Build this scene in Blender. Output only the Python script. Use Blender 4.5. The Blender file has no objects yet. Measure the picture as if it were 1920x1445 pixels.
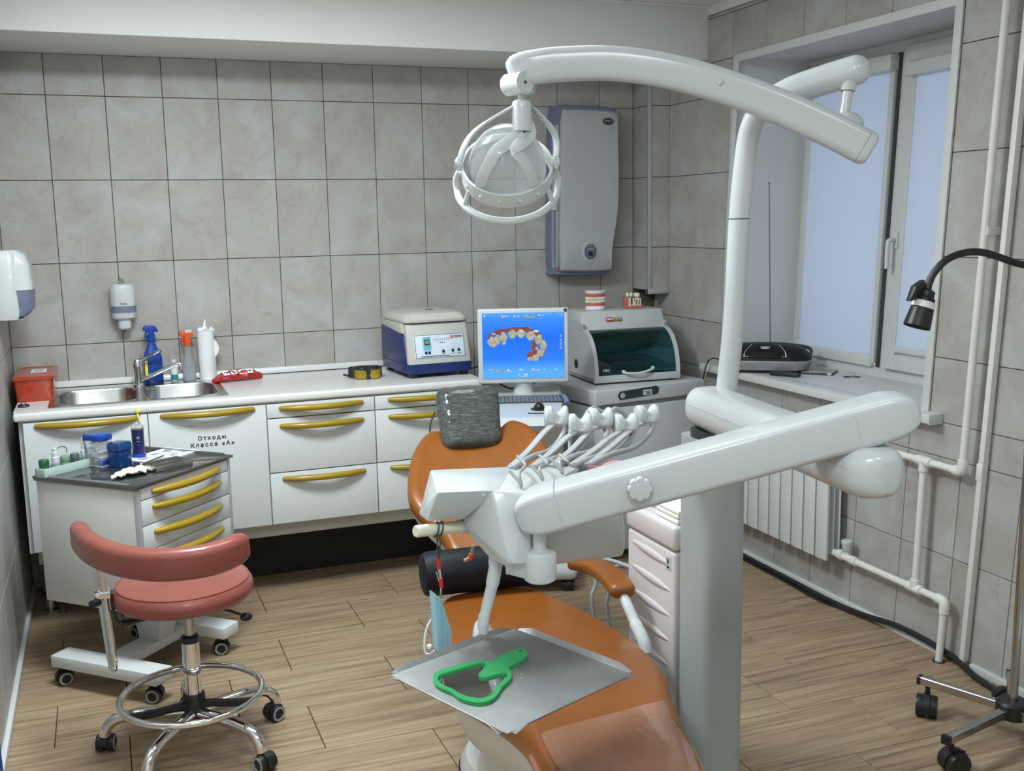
import bpy, bmesh, math, random
from mathutils import Vector, Matrix, Euler, noise
random.seed(7)
R = math.radians
SC = bpy.context.scene
COL = SC.collection

# ------------------------------------------------------------------ camera, sky, lamps, exposure
cam_d = bpy.data.cameras.new('camera'); cam = bpy.data.objects.new('camera', cam_d); COL.objects.link(cam)
cam_d.sensor_fit = 'HORIZONTAL'; cam_d.sensor_width = 36.0; cam_d.lens = 36.0*1967.42/1920.0
cam_d.clip_start = 0.05
cam.matrix_world = Matrix(((0.931492, 0.073165, -0.356328, 0.171000), (-0.363332, 0.139529, -0.921152, -5.048616), (-0.017678, 0.987511, 0.156553, 1.616520), (0.000000, 0.000000, 0.000000, 1.000000)))
SC.camera = cam
SC.view_settings.view_transform = 'Standard'; SC.view_settings.look = 'None'
SC.view_settings.gamma = 1.0; SC.view_settings.use_curve_mapping = False
SC.view_settings.exposure = 0.30
W = bpy.data.worlds.new('sky'); SC.world = W; W.use_nodes = True
bg = W.node_tree.nodes['Background']; bg.inputs[0].default_value = (0.62, 0.75, 1.0, 1); bg.inputs[1].default_value = 1.35
def area(name, loc, sx, sy, power, col=(0.88, 0.97, 1.0)):
    d = bpy.data.lights.new(name, 'AREA'); d.shape = 'RECTANGLE'; d.size = sx; d.size_y = sy
    d.energy = power; d.color = col
    o = bpy.data.objects.new(name, d); COL.objects.link(o); o.location = loc
    return o
for lx, ly, pw in ((0.40, -2.00, 50.0), (1.35, -1.85, 12.0), (0.40, -4.40, 16.0), (1.45, -4.40, 7.0)):
    area('ceiling_lamp', (lx, ly, 2.585), 0.58, 0.58, pw)

# ------------------------------------------------------------------ materials (all node based)
MATS = {}
def mat(name, col, rough=0.4, metal=0.0, var=0.06, scale=18.0, bump=0.0, bscale=60.0, coat=0.0, trans=0.0, emit=0.0, spec=0.5, ior=1.45, alpha=1.0, stretch=None):
    if name in MATS: return MATS[name]
    m = bpy.data.materials.new(name); m.use_nodes = True; nt = m.node_tree; N = nt.nodes; L = nt.links
    b = N['Principled BSDF']
    tc = N.new('ShaderNodeTexCoord'); mp = N.new('ShaderNodeMapping'); L.new(tc.outputs['Object'], mp.inputs['Vector'])
    if stretch: mp.inputs['Scale'].default_value = stretch
    nz = N.new('ShaderNodeTexNoise'); nz.inputs['Scale'].default_value = scale; nz.inputs['Detail'].default_value = 4
    L.new(mp.outputs[0], nz.inputs['Vector'])
    rp = N.new('ShaderNodeValToRGB'); L.new(nz.outputs[0], rp.inputs[0])
    rp.color_ramp.elements[0].position = 0.3; rp.color_ramp.elements[1].position = 0.7
    rp.color_ramp.elements[0].color = tuple(max(0, c*(1-var)) for c in col)+(1,)
    rp.color_ramp.elements[1].color = tuple(min(1, c*(1+var)) for c in col)+(1,)
    L.new(rp.outputs[0], b.inputs['Base Color'])
    b.inputs['Roughness'].default_value = rough; b.inputs['Metallic'].default_value = metal
    b.inputs['Specular IOR Level'].default_value = spec; b.inputs['IOR'].default_value = ior
    b.inputs['Coat Weight'].default_value = coat; b.inputs['Coat Roughness'].default_value = 0.08
    b.inputs['Transmission Weight'].default_value = trans; b.inputs['Alpha'].default_value = alpha
    if emit:
        L.new(rp.outputs[0], b.inputs['Emission Color']); b.inputs['Emission Strength'].default_value = emit
    if bump:
        n2 = N.new('ShaderNodeTexNoise'); n2.inputs['Scale'].default_value = bscale; n2.inputs['Detail'].default_value = 5
        L.new(mp.outputs[0], n2.inputs['Vector'])
        bp = N.new('ShaderNodeBump'); bp.inputs['Strength'].default_value = bump; bp.inputs['Distance'].default_value = 0.01
        L.new(n2.outputs[0], bp.inputs['Height']); L.new(bp.outputs[0], b.inputs['Normal'])
    MATS[name] = m
    return m

def tile_material():
    m = bpy.data.materials.new('stone_look_tile'); m.use_nodes = True; nt = m.node_tree; N = nt.nodes; L = nt.links
    b = N['Principled BSDF']
    tc = N.new('ShaderNodeTexCoord'); oi = N.new('ShaderNodeObjectInfo')
    ml = N.new('ShaderNodeMath'); ml.operation = 'MULTIPLY'; ml.inputs[1].default_value = 57.0; L.new(oi.outputs['Random'], ml.inputs[0])
    va = N.new('ShaderNodeVectorMath'); va.operation = 'ADD'; L.new(tc.outputs['Object'], va.inputs[0]); L.new(ml.outputs[0], va.inputs[1])
    n1 = N.new('ShaderNodeTexNoise'); n1.inputs['Scale'].default_value = 5.0; n1.inputs['Detail'].default_value = 6; n1.inputs['Roughness'].default_value = 0.6; n1.inputs['Distortion'].default_value = 0.6
    L.new(va.outputs[0], n1.inputs['Vector'])
    r1 = N.new('ShaderNodeValToRGB'); L.new(n1.outputs[0], r1.inputs[0])
    e = r1.color_ramp.elements; e[0].position = 0.32; e[0].color = (0.370, 0.342, 0.310, 1); e[1].position = 0.68; e[1].color = (0.455, 0.466, 0.464, 1)
    k = e.new(0.5); k.color = (0.415, 0.397, 0.372, 1)
    n2 = N.new('ShaderNodeTexNoise'); n2.inputs['Scale'].default_value = 22.0; n2.inputs['Detail'].default_value = 8; n2.inputs['Roughness'].default_value = 0.75; n2.inputs['Distortion'].default_value = 1.2
    L.new(va.outputs[0], n2.inputs['Vector'])
    r2 = N.new('ShaderNodeValToRGB'); L.new(n2.outputs[0], r2.inputs[0])
    e = r2.color_ramp.elements; e[0].position = 0.30; e[0].color = (0.74, 0.73, 0.72, 1); e[1].position = 0.46; e[1].color = (1, 1, 1, 1)
    k = e.new(0.68); k.color = (1, 1, 1, 1); k = e.new(0.78); k.color = (1.0, 0.99, 0.96, 1)
    mx = N.new('ShaderNodeMix'); mx.data_type = 'RGBA'; mx.blend_type = 'MULTIPLY'; mx.inputs['Factor'].default_value = 0.8
    L.new(r1.outputs[0], mx.inputs[6]); L.new(r2.outputs[0], mx.inputs[7])
    L.new(mx.outputs[2], b.inputs['Base Color'])
    b.inputs['Roughness'].default_value = 0.42; b.inputs['Specular IOR Level'].default_value = 0.35
    bp = N.new('ShaderNodeBump'); bp.inputs['Strength'].default_value = 0.12; bp.inputs['Distance'].default_value = 0.004
    L.new(n2.outputs[0], bp.inputs['Height']); L.new(bp.outputs[0], b.inputs['Normal'])
    return m
def plank_material():
    m = bpy.data.materials.new('wood_look_floor'); m.use_nodes = True; nt = m.node_tree; N = nt.nodes; L = nt.links
    b = N['Principled BSDF']
    tc = N.new('ShaderNodeTexCoord'); oi = N.new('ShaderNodeObjectInfo')
    ml = N.new('ShaderNodeMath'); ml.operation = 'MULTIPLY'; ml.inputs[1].default_value = 83.0; L.new(oi.outputs['Random'], ml.inputs[0])
    va = N.new('ShaderNodeVectorMath'); va.operation = 'ADD'; L.new(tc.outputs['Object'], va.inputs[0]); L.new(ml.outputs[0], va.inputs[1])
    mp = N.new('ShaderNodeMapping'); mp.inputs['Scale'].default_value = (1.9, 46.0, 1.0); mp.inputs['Rotation'].default_value = (0, 0, R(1.8)); L.new(va.outputs[0], mp.inputs['Vector'])
    n1 = N.new('ShaderNodeTexNoise'); n1.inputs['Scale'].default_value = 1.0; n1.inputs['Detail'].default_value = 7; n1.inputs['Roughness'].default_value = 0.62; n1.inputs['Distortion'].default_value = 0.35
    L.new(mp.outputs[0], n1.inputs['Vector'])
    r1 = N.new('ShaderNodeValToRGB'); L.new(n1.outputs[0], r1.inputs[0])
    e = r1.color_ramp.elements; e[0].position = 0.30; e[0].color = (0.195, 0.136, 0.083, 1); e[1].position = 0.64; e[1].color = (0.410, 0.312, 0.205, 1)
    k = e.new(0.47); k.color = (0.330, 0.236, 0.148, 1)
    mp2 = N.new('ShaderNodeMapping'); mp2.inputs['Scale'].default_value = (4.5, 150.0, 1.0); L.new(va.outputs[0], mp2.inputs['Vector'])
    n2 = N.new('ShaderNodeTexNoise'); n2.inputs['Scale'].default_value = 1.0; n2.inputs['Detail'].default_value = 4; L.new(mp2.outputs[0], n2.inputs['Vector'])
    r2 = N.new('ShaderNodeValToRGB'); L.new(n2.outputs[0], r2.inputs[0])
    e = r2.color_ramp.elements; e[0].position = 0.34; e[0].color = (0.70, 0.67, 0.64, 1); e[1].position = 0.5; e[1].color = (1, 1, 1, 1)
    mx = N.new('ShaderNodeMix'); mx.data_type = 'RGBA'; mx.blend_type = 'MULTIPLY'; mx.inputs['Factor'].default_value = 0.8
    L.new(r1.outputs[0], mx.inputs[6]); L.new(r2.outputs[0], mx.inputs[7]); L.new(mx.outputs[2], b.inputs['Base Color'])
    b.inputs['Roughness'].default_value = 0.40; b.inputs['Specular IOR Level'].default_value = 0.4
    bp = N.new('ShaderNodeBump'); bp.inputs['Strength'].default_value = 0.15; bp.inputs['Distance'].default_value = 0.003
    L.new(n1.outputs[0], bp.inputs['Height']); L.new(bp.outputs[0], b.inputs['Normal'])
    return m
def glass_material(name, col, rough=0.03, mixf=0.88, haze=None):
    # thin glazing: mostly see-through, tinted, with a clear reflection
    m = bpy.data.materials.new(name); m.use_nodes = True; nt = m.node_tree; N = nt.nodes; L = nt.links
    N.remove(N['Principled BSDF'])
    t = N.new('ShaderNodeBsdfTransparent'); t.inputs[0].default_value = col+(1,)
    g = N.new('ShaderNodeBsdfGlossy'); g.inputs['Roughness'].default_value = rough
    fr = N.new('ShaderNodeLayerWeight'); fr.inputs[0].default_value = 0.5
    pw = N.new('ShaderNodeMath'); pw.operation = 'POWER'; pw.inputs[1].default_value = 4.0; L.new(fr.outputs['Facing'], pw.inputs[0])
    nz = N.new('ShaderNodeTexNoise'); nz.inputs['Scale'].default_value = 3.0
    a0 = N.new('ShaderNodeMath'); a0.operation = 'MULTIPLY_ADD'; a0.inputs[1].default_value = 0.01; a0.inputs[2].default_value = 0.045; L.new(nz.outputs[0], a0.inputs[0])
    ad = N.new('ShaderNodeMath'); ad.operation = 'MULTIPLY_ADD'; ad.inputs[1].default_value = 0.6; L.new(pw.outputs[0], ad.inputs[0]); L.new(a0.outputs[0], ad.inputs[2])
    mx = N.new('ShaderNodeMixShader'); L.new(ad.outputs[0], mx.inputs[0]); L.new(t.outputs[0], mx.inputs[1]); L.new(g.outputs[0], mx.inputs[2])
    if haze:
        d = N.new('ShaderNodeBsdfDiffuse'); d.inputs[0].default_value = haze+(1,); tl = N.new('ShaderNodeBsdfTranslucent'); tl.inputs[0].default_value = haze+(1,)
        m1 = N.new('ShaderNodeMixShader'); m1.inputs[0].default_value = 0.5; L.new(d.outputs[0], m1.inputs[1]); L.new(tl.outputs[0], m1.inputs[2])
        m2 = N.new('ShaderNodeMixShader'); m2.inputs[0].default_value = 1-mixf; L.new(mx.outputs[0], m2.inputs[1]); L.new(m1.outputs[0], m2.inputs[2]); mx = m2
    L.new(mx.outputs[0], N['Material Output'].inputs[0]); MATS[name] = m
    return m
def blind_material():
    m = bpy.data.materials.new('blind_fabric'); m.use_nodes = True; nt = m.node_tree; N = nt.nodes; L = nt.links
    N.remove(N['Principled BSDF'])
    d = N.new('ShaderNodeBsdfDiffuse'); t = N.new('ShaderNodeBsdfTranslucent')
    tc = N.new('ShaderNodeTexCoord'); wv = N.new('ShaderNodeTexNoise'); wv.inputs['Scale'].default_value = 400
    L.new(tc.outputs['Object'], wv.inputs['Vector'])
    rp = N.new('ShaderNodeValToRGB'); L.new(wv.outputs[0], rp.inputs[0]); rp.color_ramp.elements[0].color = (0.72, 0.74, 0.78, 1); rp.color_ramp.elements[1].color = (0.82, 0.84, 0.88, 1)
    L.new(rp.outputs[0], d.inputs[0]); L.new(rp.outputs[0], t.inputs[0])
    mx = N.new('ShaderNodeMixShader'); mx.inputs[0].default_value = 0.6; L.new(d.outputs[0], mx.inputs[1]); L.new(t.outputs[0], mx.inputs[2])
    L.new(mx.outputs[0], N['Material Output'].inputs[0])
    return m
def screen_material():
    m = bpy.data.materials.new('lit_screen'); m.use_nodes = True; nt = m.node_tree; N = nt.nodes; L = nt.links
    N.remove(N['Principled BSDF'])
    tc = N.new('ShaderNodeTexCoord'); sp = N.new('ShaderNodeSeparateXYZ'); L.new(tc.outputs['Object'], sp.inputs[0])
    mr = N.new('ShaderNodeMapRange'); mr.inputs[1].default_value = -0.15; mr.inputs[2].default_value = 0.15; L.new(sp.outputs[2], mr.inputs[0])
    rp = N.new('ShaderNodeValToRGB'); L.new(mr.outputs[0], rp.inputs[0])
    e = rp.color_ramp.elements; e[0].position = 0.0; e[0].color = (0.10, 0.36, 0.95, 1); e[1].position = 1.0; e[1].color = (0.13, 0.42, 0.95, 1)
    for p_, c_ in ((0.10, (0.10, 0.40, 1.0, 1)), (0.3, (0.03, 0.20, 0.95, 1)), (0.62, (0.025, 0.16, 0.86, 1)), (0.92, (0.05, 0.26, 0.92, 1))):
        k = e.new(p_); k.color = c_
    em = N.new('ShaderNodeEmission'); em.inputs[1].default_value = 0.95; L.new(rp.outputs[0], em.inputs[0])
    L.new(em.outputs[0], N['Material Output'].inputs[0])
    return m

TILE = tile_material(); PLANK = plank_material()
WHITE = mat('white_plastic', (0.56, 0.59, 0.595), 0.24, coat=0.3, var=0.015, scale=6)
WHITE2 = mat('white_cabinet_laminate', (0.64, 0.665, 0.67), 0.35, var=0.012, scale=5)
WTOP = mat('white_worktop_laminate', (0.70, 0.70, 0.69), 0.25, var=0.015, scale=9)
IVORY = mat('ivory_plastic', (0.72, 0.70, 0.55), 0.4, var=0.03)
GREYW = mat('grey_white_enamel', (0.53, 0.545, 0.56), 0.35, var=0.02, scale=6)
CARTW = mat('cart_side_enamel', (0.60, 0.605, 0.575), 0.38, var=0.02, scale=5)
PVCW = mat('white_pvc', (0.62, 0.635, 0.63), 0.35, var=0.015, scale=6)
PIPEW = mat('white_pipe', (0.74, 0.73, 0.69), 0.4, var=0.03, scale=9)
PAINT = mat('white_wall_paint', (0.80, 0.81, 0.80), 0.7, var=0.02, scale=4, bump=0.03)
YELLOW = mat('mustard_plastic', (0.335, 0.225, 0.012), 0.28, var=0.05, coat=0.2, scale=9)
LIME = mat('yellow_strap', (0.80, 0.72, 0.06), 0.5)
ORANGE = mat('orange_leatherette', (0.225, 0.070, 0.0095), 0.33, var=0.09, scale=7, bump=0.10, bscale=140, coat=0.12)
ORANGE_F = mat('clear_sheet_over_orange', (0.32, 0.145, 0.080), 0.14, var=0.10, scale=5, bump=0.55, bscale=11, coat=0.9)
PINK = mat('salmon_vinyl', (0.265, 0.074, 0.057), 0.30, var=0.07, scale=8, bump=0.06, bscale=120, coat=0.15)
CHROME = mat('chrome', (0.78, 0.78, 0.78), 0.08, metal=1, var=0.02)
STEEL = mat('brushed_steel', (0.50, 0.50, 0.49), 0.24, metal=1, var=0.06, scale=30, bump=0.02)
DSTEEL = mat('dull_tray_steel', (0.36, 0.368, 0.37), 0.46, metal=0.9, var=0.10, scale=14, bump=0.03, bscale=30)
BLACKP = mat('black_plastic', (0.016, 0.016, 0.018), 0.38, var=0.2)
MATTEB = mat('matte_black_plastic', (0.010, 0.010, 0.011), 0.5, spec=0.25, var=0.2)
BLACKF = mat('black_leatherette', (0.008, 0.010, 0.015), 0.55, spec=0.25, var=0.25, bump=0.15, bscale=25)
DGREY = mat('dark_grey_plastic', (0.045, 0.049, 0.053), 0.4, var=0.1)
HOSE = mat('grey_hose', (0.34, 0.355, 0.365), 0.42, var=0.04)
COLUMN = mat('silver_grey_paint', (0.36, 0.395, 0.395), 0.30, var=0.02, scale=5)
SHELL = mat('light_grey_shell', (0.60, 0.60, 0.585), 0.35, var=0.02, scale=5)
PINKG = mat('pinkish_grey_plastic', (0.58, 0.535, 0.53), 0.38, var=0.02, scale=6)
NAVY = mat('navy_plastic', (0.012, 0.028, 0.125), 0.35, var=0.06)
CREAM = mat('warm_grey_plastic', (0.52, 0.515, 0.48), 0.38, var=0.02, scale=8)
GREEN = mat('green_plastic', (0.026, 0.31, 0.095), 0.35, var=0.05)
GREYBLUE = mat('grey_blue_plastic', (0.165, 0.185, 0.275), 0.4, var=0.03)
PURIF = mat('pale_grey_panel', (0.43, 0.445, 0.46), 0.36, var=0.02, scale=6)
RED = mat('red_film', (0.45, 0.010, 0.012), 0.22, var=0.15, bump=0.4, bscale=35, coat=0.3)
REDBOX = mat('red_clear_plastic', (0.52, 0.055, 0.020), 0.20, var=0.08, trans=0.25, coat=0.3)
PAPER = mat('white_paper', (0.80, 0.81, 0.82), 0.8, var=0.02, bump=0.15, bscale=30)
TEXTK = mat('black_print', (0.012, 0.012, 0.012), 0.6)
GREYPRT = mat('grey_print', (0.16, 0.18, 0.22), 0.6)
REDPRT = mat('red_print', (0.55, 0.02, 0.02), 0.5)
GROUT = mat('dark_grout', (0.115, 0.100, 0.085), 0.9, var=0.12, scale=40)
FGROUT = mat('brown_floor_joint', (0.075, 0.050, 0.033), 0.9, var=0.12, scale=40)
ALU = mat('satin_aluminium', (0.55, 0.57, 0.60), 0.4, metal=0.55, var=0.03)
BLIND = blind_material(); SCREEN = screen_material()
CLEAR = glass_material('window_glass', (0.95, 0.97, 0.97))
TEALGLASS = glass_material('smoked_teal_glass', (0.20, 0.56, 0.58), 0.04)
DOME = glass_material('clear_reflector_glass', (0.86, 0.88, 0.88), 0.08, 0.55, (0.55, 0.58, 0.585))
BLUEGL = mat('dark_blue_glass', (0.008, 0.055, 0.22), 0.12, trans=0.3, coat=0.4)
CLEARP = mat('clear_plastic', (0.80, 0.84, 0.88), 0.10, trans=0.8, ior=1.1, var=0.02)
BLUEP = mat('bright_blue_plastic', (0.012, 0.055, 0.34), 0.25, var=0.05)
TEALP = mat('teal_print', (0.05, 0.30, 0.33), 0.4)
GREENGL = mat('green_glass', (0.02, 0.14, 0.055), 0.15, trans=0.3, coat=0.3)
PALEGREEN = mat('pale_green_plastic', (0.22, 0.36, 0.20), 0.25, trans=0.3)
FROST = mat('frosted_glass', (0.58, 0.70, 0.66), 0.35, trans=0.35, ior=1.15)
ORANGEP = mat('orange_red_plastic', (0.70, 0.10, 0.02), 0.35)
GLOVE = mat('white_latex', (0.58, 0.57, 0.48), 0.55, var=0.05, bump=0.2, bscale=40)
AMBER = mat('amber_lens', (0.55, 0.40, 0.05), 0.08, trans=0.55, ior=1.1, coat=0.4)
MASKB = mat('pale_blue_fabric', (0.33, 0.56, 0.66), 0.75, var=0.04, bump=0.2, bscale=160)
GUM = mat('pink_gum_resin', (0.55, 0.13, 0.11), 0.30, var=0.12, scale=40, coat=0.3)
TOOTH = mat('ivory_tooth', (0.78, 0.73, 0.58), 0.25, var=0.08, scale=40, coat=0.2)
BROWNR = mat('brown_root', (0.14, 0.04, 0.02), 0.4)
CABLEB = mat('blue_cable', (0.02, 0.045, 0.22), 0.4)
MIRROR = mat('mirror_glass', (0.62, 0.62, 0.60), 0.03, metal=1, var=0.01)

# cling film over a black headrest: grey-green streaks, glossy and wrinkled
def film_material():
    m = bpy.data.materials.new('film_wrapped_black'); m.use_nodes = True; nt = m.node_tree; N = nt.nodes; L = nt.links
    b = N['Principled BSDF']; tc = N.new('ShaderNodeTexCoord'); mp = N.new('ShaderNodeMapping'); mp.inputs['Rotation'].default_value = (0, R(35), 0); mp.inputs['Scale'].default_value = (24, 30, 110)
    L.new(tc.outputs['Object'], mp.inputs[0])
    n1 = N.new('ShaderNodeTexNoise'); n1.inputs['Scale'].default_value = 1.4; n1.inputs['Detail'].default_value = 8; n1.inputs['Roughness'].default_value = 0.75; n1.inputs['Distortion'].default_value = 0.8; L.new(mp.outputs[0], n1.inputs['Vector'])
    r = N.new('ShaderNodeValToRGB'); L.new(n1.outputs[0], r.inputs[0]); e = r.color_ramp.elements
    e[0].position = 0.36; e[0].color = (0.022, 0.028, 0.027, 1); e[1].position = 0.74; e[1].color = (0.20, 0.225, 0.185, 1)
    k = e.new(0.5); k.color = (0.060, 0.072, 0.068, 1)
    L.new(r.outputs[0], b.inputs['Base Color']); b.inputs['Roughness'].default_value = 0.32; b.inputs['Coat Weight'].default_value = 0.3
    bp = N.new('ShaderNodeBump'); bp.inputs['Strength'].default_value = 0.9; bp.inputs['Distance'].default_value = 0.008; L.new(n1.outputs[0], bp.inputs['Height']); L.new(bp.outputs[0], b.inputs['Normal'])
    return m
FILM = film_material()
def glow(name, col, k):
    m = bpy.data.materials.new(name); m.use_nodes = True; nt = m.node_tree; N = nt.nodes; L = nt.links
    N.remove(N['Principled BSDF']); em = N.new('ShaderNodeEmission'); em.inputs[1].default_value = k
    tc = N.new('ShaderNodeTexCoord'); nz = N.new('ShaderNodeTexNoise'); nz.inputs['Scale'].default_value = 90; L.new(tc.outputs['Object'], nz.inputs['Vector'])
    rp = N.new('ShaderNodeValToRGB'); L.new(nz.outputs[0], rp.inputs[0]); rp.color_ramp.elements[0].position = 0.3; rp.color_ramp.elements[1].position = 0.7
    rp.color_ramp.elements[0].color = tuple(c*0.62 for c in col)+(1,); rp.color_ramp.elements[1].color = tuple(min(1, c*1.12) for c in col)+(1,)
    L.new(rp.outputs[0], em.inputs[0]); L.new(em.outputs[0], N['Material Output'].inputs[0]); return m

# ------------------------------------------------------------------ geometry helpers
def smooth(pts, n=6, closed=False):
    P_ = [Vector(p) for p in pts]; out = []; m = len(P_)
    rng = range(m if closed else m-1)
    for i in rng:
        if closed: a, b, c, d = P_[(i-1) % m], P_[i], P_[(i+1) % m], P_[(i+2) % m]
        else: a, b, c, d = P_[max(i-1, 0)], P_[i], P_[i+1], P_[min(i+2, m-1)]
        for k in range(n):
            t = k/n
            out.append(0.5*((2*b)+(c-a)*t+(2*a-5*b+4*c-d)*t*t+(3*b-a-3*c+d)*t*t*t))
    if not closed: out.append(P_[-1])
    return out
def rrect(w, h, r, n=4):
    r = min(r, w/2-1e-5, h/2-1e-5); pts = []
    for cx_, cy_, a0 in ((w/2-r, h/2-r, 0), (-w/2+r, h/2-r, 90), (-w/2+r, -h/2+r, 180), (w/2-r, -h/2+r, 270)):
        for k in range(n+1):
            a = R(a0+90*k/n); pts.append((cx_+r*math.cos(a), cy_+r*math.sin(a)))
    return pts
class G:
    def __init__(s): s.v = []; s.f = []
    def add(s, vs, fs, M=None):
        o = len(s.v); s.v += [tuple(M @ Vector(v)) if M else tuple(v) for v in vs]; s.f += [tuple(i+o for i in f) for f in fs]
        return s
    def bm(s, bm, M=None):
        bm.verts.index_update()
        s.add([v.co.copy() for v in bm.verts], [[v.index for v in f.verts] for f in bm.faces], M); bm.free(); return s
    def box(s, c, d, bev=0.0, rot=(0, 0, 0), seg=2, M=None):
        bm = bmesh.new(); bmesh.ops.create_cube(bm, size=1.0)
        for v in bm.verts: v.co = Vector((v.co.x*d[0], v.co.y*d[1], v.co.z*d[2]))
        if bev: bmesh.ops.bevel(bm, geom=list(bm.edges), offset=min(bev, min(d)*0.49), segments=seg, affect='EDGES', profile=0.5)
        T = Matrix.Translation(c) @ Euler(rot).to_matrix().to_4x4()
        return s.bm(bm, (M @ T) if M else T)
    def bb(s, a, b, bev=0.0, seg=2):
        return s.box([(p+q)/2 for p, q in zip(a, b)], [abs(q-p) for p, q in zip(a, b)], bev, seg=seg)
    def hull(s, vs, bev=0.0, seg=2, M=None):
        bm = bmesh.new()
        for v in vs: bm.verts.new(v)
        bmesh.ops.convex_hull(bm, input=list(bm.verts))
        bmesh.ops.dissolve_limit(bm, angle_limit=R(4), verts=list(bm.verts), edges=list(bm.edges))
        if bev: bmesh.ops.bevel(bm, geom=list(bm.edges), offset=bev, segments=seg, affect='EDGES', profile=0.5)
        return s.bm(bm, M)
    def loft(s, rings, cap0=True, cap1=True, closed=True):
        o = len(s.v); n = len(rings[0])
        for r in rings: s.v += [tuple(p) for p in r]
        for i in range(len(rings)-1):
            for j in range(n if closed else n-1):
                a = o+i*n+j; b = o+i*n+(j+1) % n
                s.f.append((a, b, b+n, a+n))
        if cap0: s.f.append(tuple(o+j for j in range(n-1, -1, -1)))
        if cap1: s.f.append(tuple(o+(len(rings)-1)*n+j for j in range(n)))
        return s
    def tube(s, pts, r, seg=10, closed=False, caps=True, flat=None):
        P_ = [Vector(p) for p in pts]; m = len(P_); rs = r if isinstance(r, (list, tuple)) else [r]*m
        rings = []; up = None
        for i in range(m):
            if closed: t = P_[(i+1) % m]-P_[(i-1) % m]
            else: t = P_[min(i+1, m-1)]-P_[max(i-1, 0)]
            t.normalize()
            if up is None: up = t.orthogonal().normalized() if flat is None else Vector(flat)
            if flat is not None: up = Vector(flat)
            up = (up-t*up.dot(t))
            if up.length < 1e-5: up = t.orthogonal()
            up.normalize(); sd = t.cross(up)
            rings.append([P_[i]+(up*math.cos(2*math.pi*k/seg)+sd*math.sin(2*math.pi*k/seg))*rs[i] for k in range(seg)])
        if closed: rings.append(rings[0]); return s.loft(rings, False, False)
        return s.loft(rings, caps, caps)
    def sweep(s, pts, sec, scl=None, up=(0, 0, 1), closed=False, caps=True):
        # sec: list of (side, up) points; scl: per-point (side scale, up scale)
        P_ = [Vector(p) for p in pts]; m = len(P_); rings = []
        for i in range(m):
            if closed: t = P_[(i+1) % m]-P_[(i-1) % m]
            else: t = P_[min(i+1, m-1)]-P_[max(i-1, 0)]
            t.normalize(); sd = t.cross(Vector(up)); sd.normalize(); u = sd.cross(t)
            a, b = scl[i] if scl else (1, 1)
            rings.append([P_[i]+sd*x*a+u*y*b for x, y in sec])
        if closed: rings.append(rings[0]); return s.loft(rings, False, False)
        return s.loft(rings, caps, caps)
    def lathe(s, prof, c=(0, 0, 0), seg=20, M=None, cap0=True, cap1=True):
        rings = []
        for r, z in prof:
            rings.append([(c[0]+r*math.cos(2*math.pi*k/seg), c[1]+r*math.sin(2*math.pi*k/seg), c[2]+z) for k in range(seg)])
        if M: rings = [[M @ Vector(p) for p in q] for q in rings]
        return s.loft(rings, cap0, cap1)
    def cyl(s, a, b, r, r2=None, seg=16):
        a = Vector(a); b = Vector(b)
        return s.tube([a, b], [r, r if r2 is None else r2], seg)
    def ball(s, c, r, seg=16, M=None):
        r = r if isinstance(r, (tuple, list)) else (r, r, r)
        bm = bmesh.new(); bmesh.ops.create_uvsphere(bm, u_segments=seg, v_segments=max(6, seg//2), radius=1.0)
        T = Matrix.Translation(c) @ Matrix.Diagonal((r[0], r[1], r[2], 1)); return s.bm(bm, (M @ T) if M else T)
    def prism(s, poly, z0, z1, M=None):
        n = len(poly); vs = [(p[0], p[1], z0) for p in poly]+[(p[0], p[1], z1) for p in poly]
        fs = [tuple(range(n-1, -1, -1)), tuple(range(n, 2*n))]+[(i, (i+1) % n, n+(i+1) % n, n+i) for i in range(n)]
        return s.add(vs, fs, M)
    def pad(s, outline, thick, edge=0.03, fn=None, M=None, rings=(1.0, 0.97, 0.9, 0.75, 0.55, 0.35, 0.15), bot=True):
        # soft pad: outline in local xy, top at z = fn(x, y), rounded rim
        c = Vector((sum(p[0] for p in outline)/len(outline), sum(p[1] for p in outline)/len(outline)))
        fn = fn or (lambda x, y: 0.0); L_ = []
        def ring(k, dz, inset=0.0):
            out = []
            for p in outline:
                q = Vector((p[0], p[1]))-c; d = max(q.length-inset, 0.0)*k; q = q.normalized()*d+c
                out.append((q.x, q.y, fn(q.x, q.y)+dz))
            return out
        if bot: L_.append(ring(0.5, -thick))
        for k in range(5):
            a = R(90*k/4); L_.append(ring(1.0, -thick+edge*0.8*(1-math.cos(a)), edge*0.8*(1-math.sin(a))))
        for k in range(6):
            a = R(90*k/5); L_.append(ring(1.0, -edge+edge*math.sin(a), edge*(1-math.cos(a))))
        for k in rings[1:]: L_.append(ring(k, 0.0, edge))
        if M: L_ = [[M @ Vector(p) for p in q] for q in L_]
        return s.loft(L_)

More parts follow.
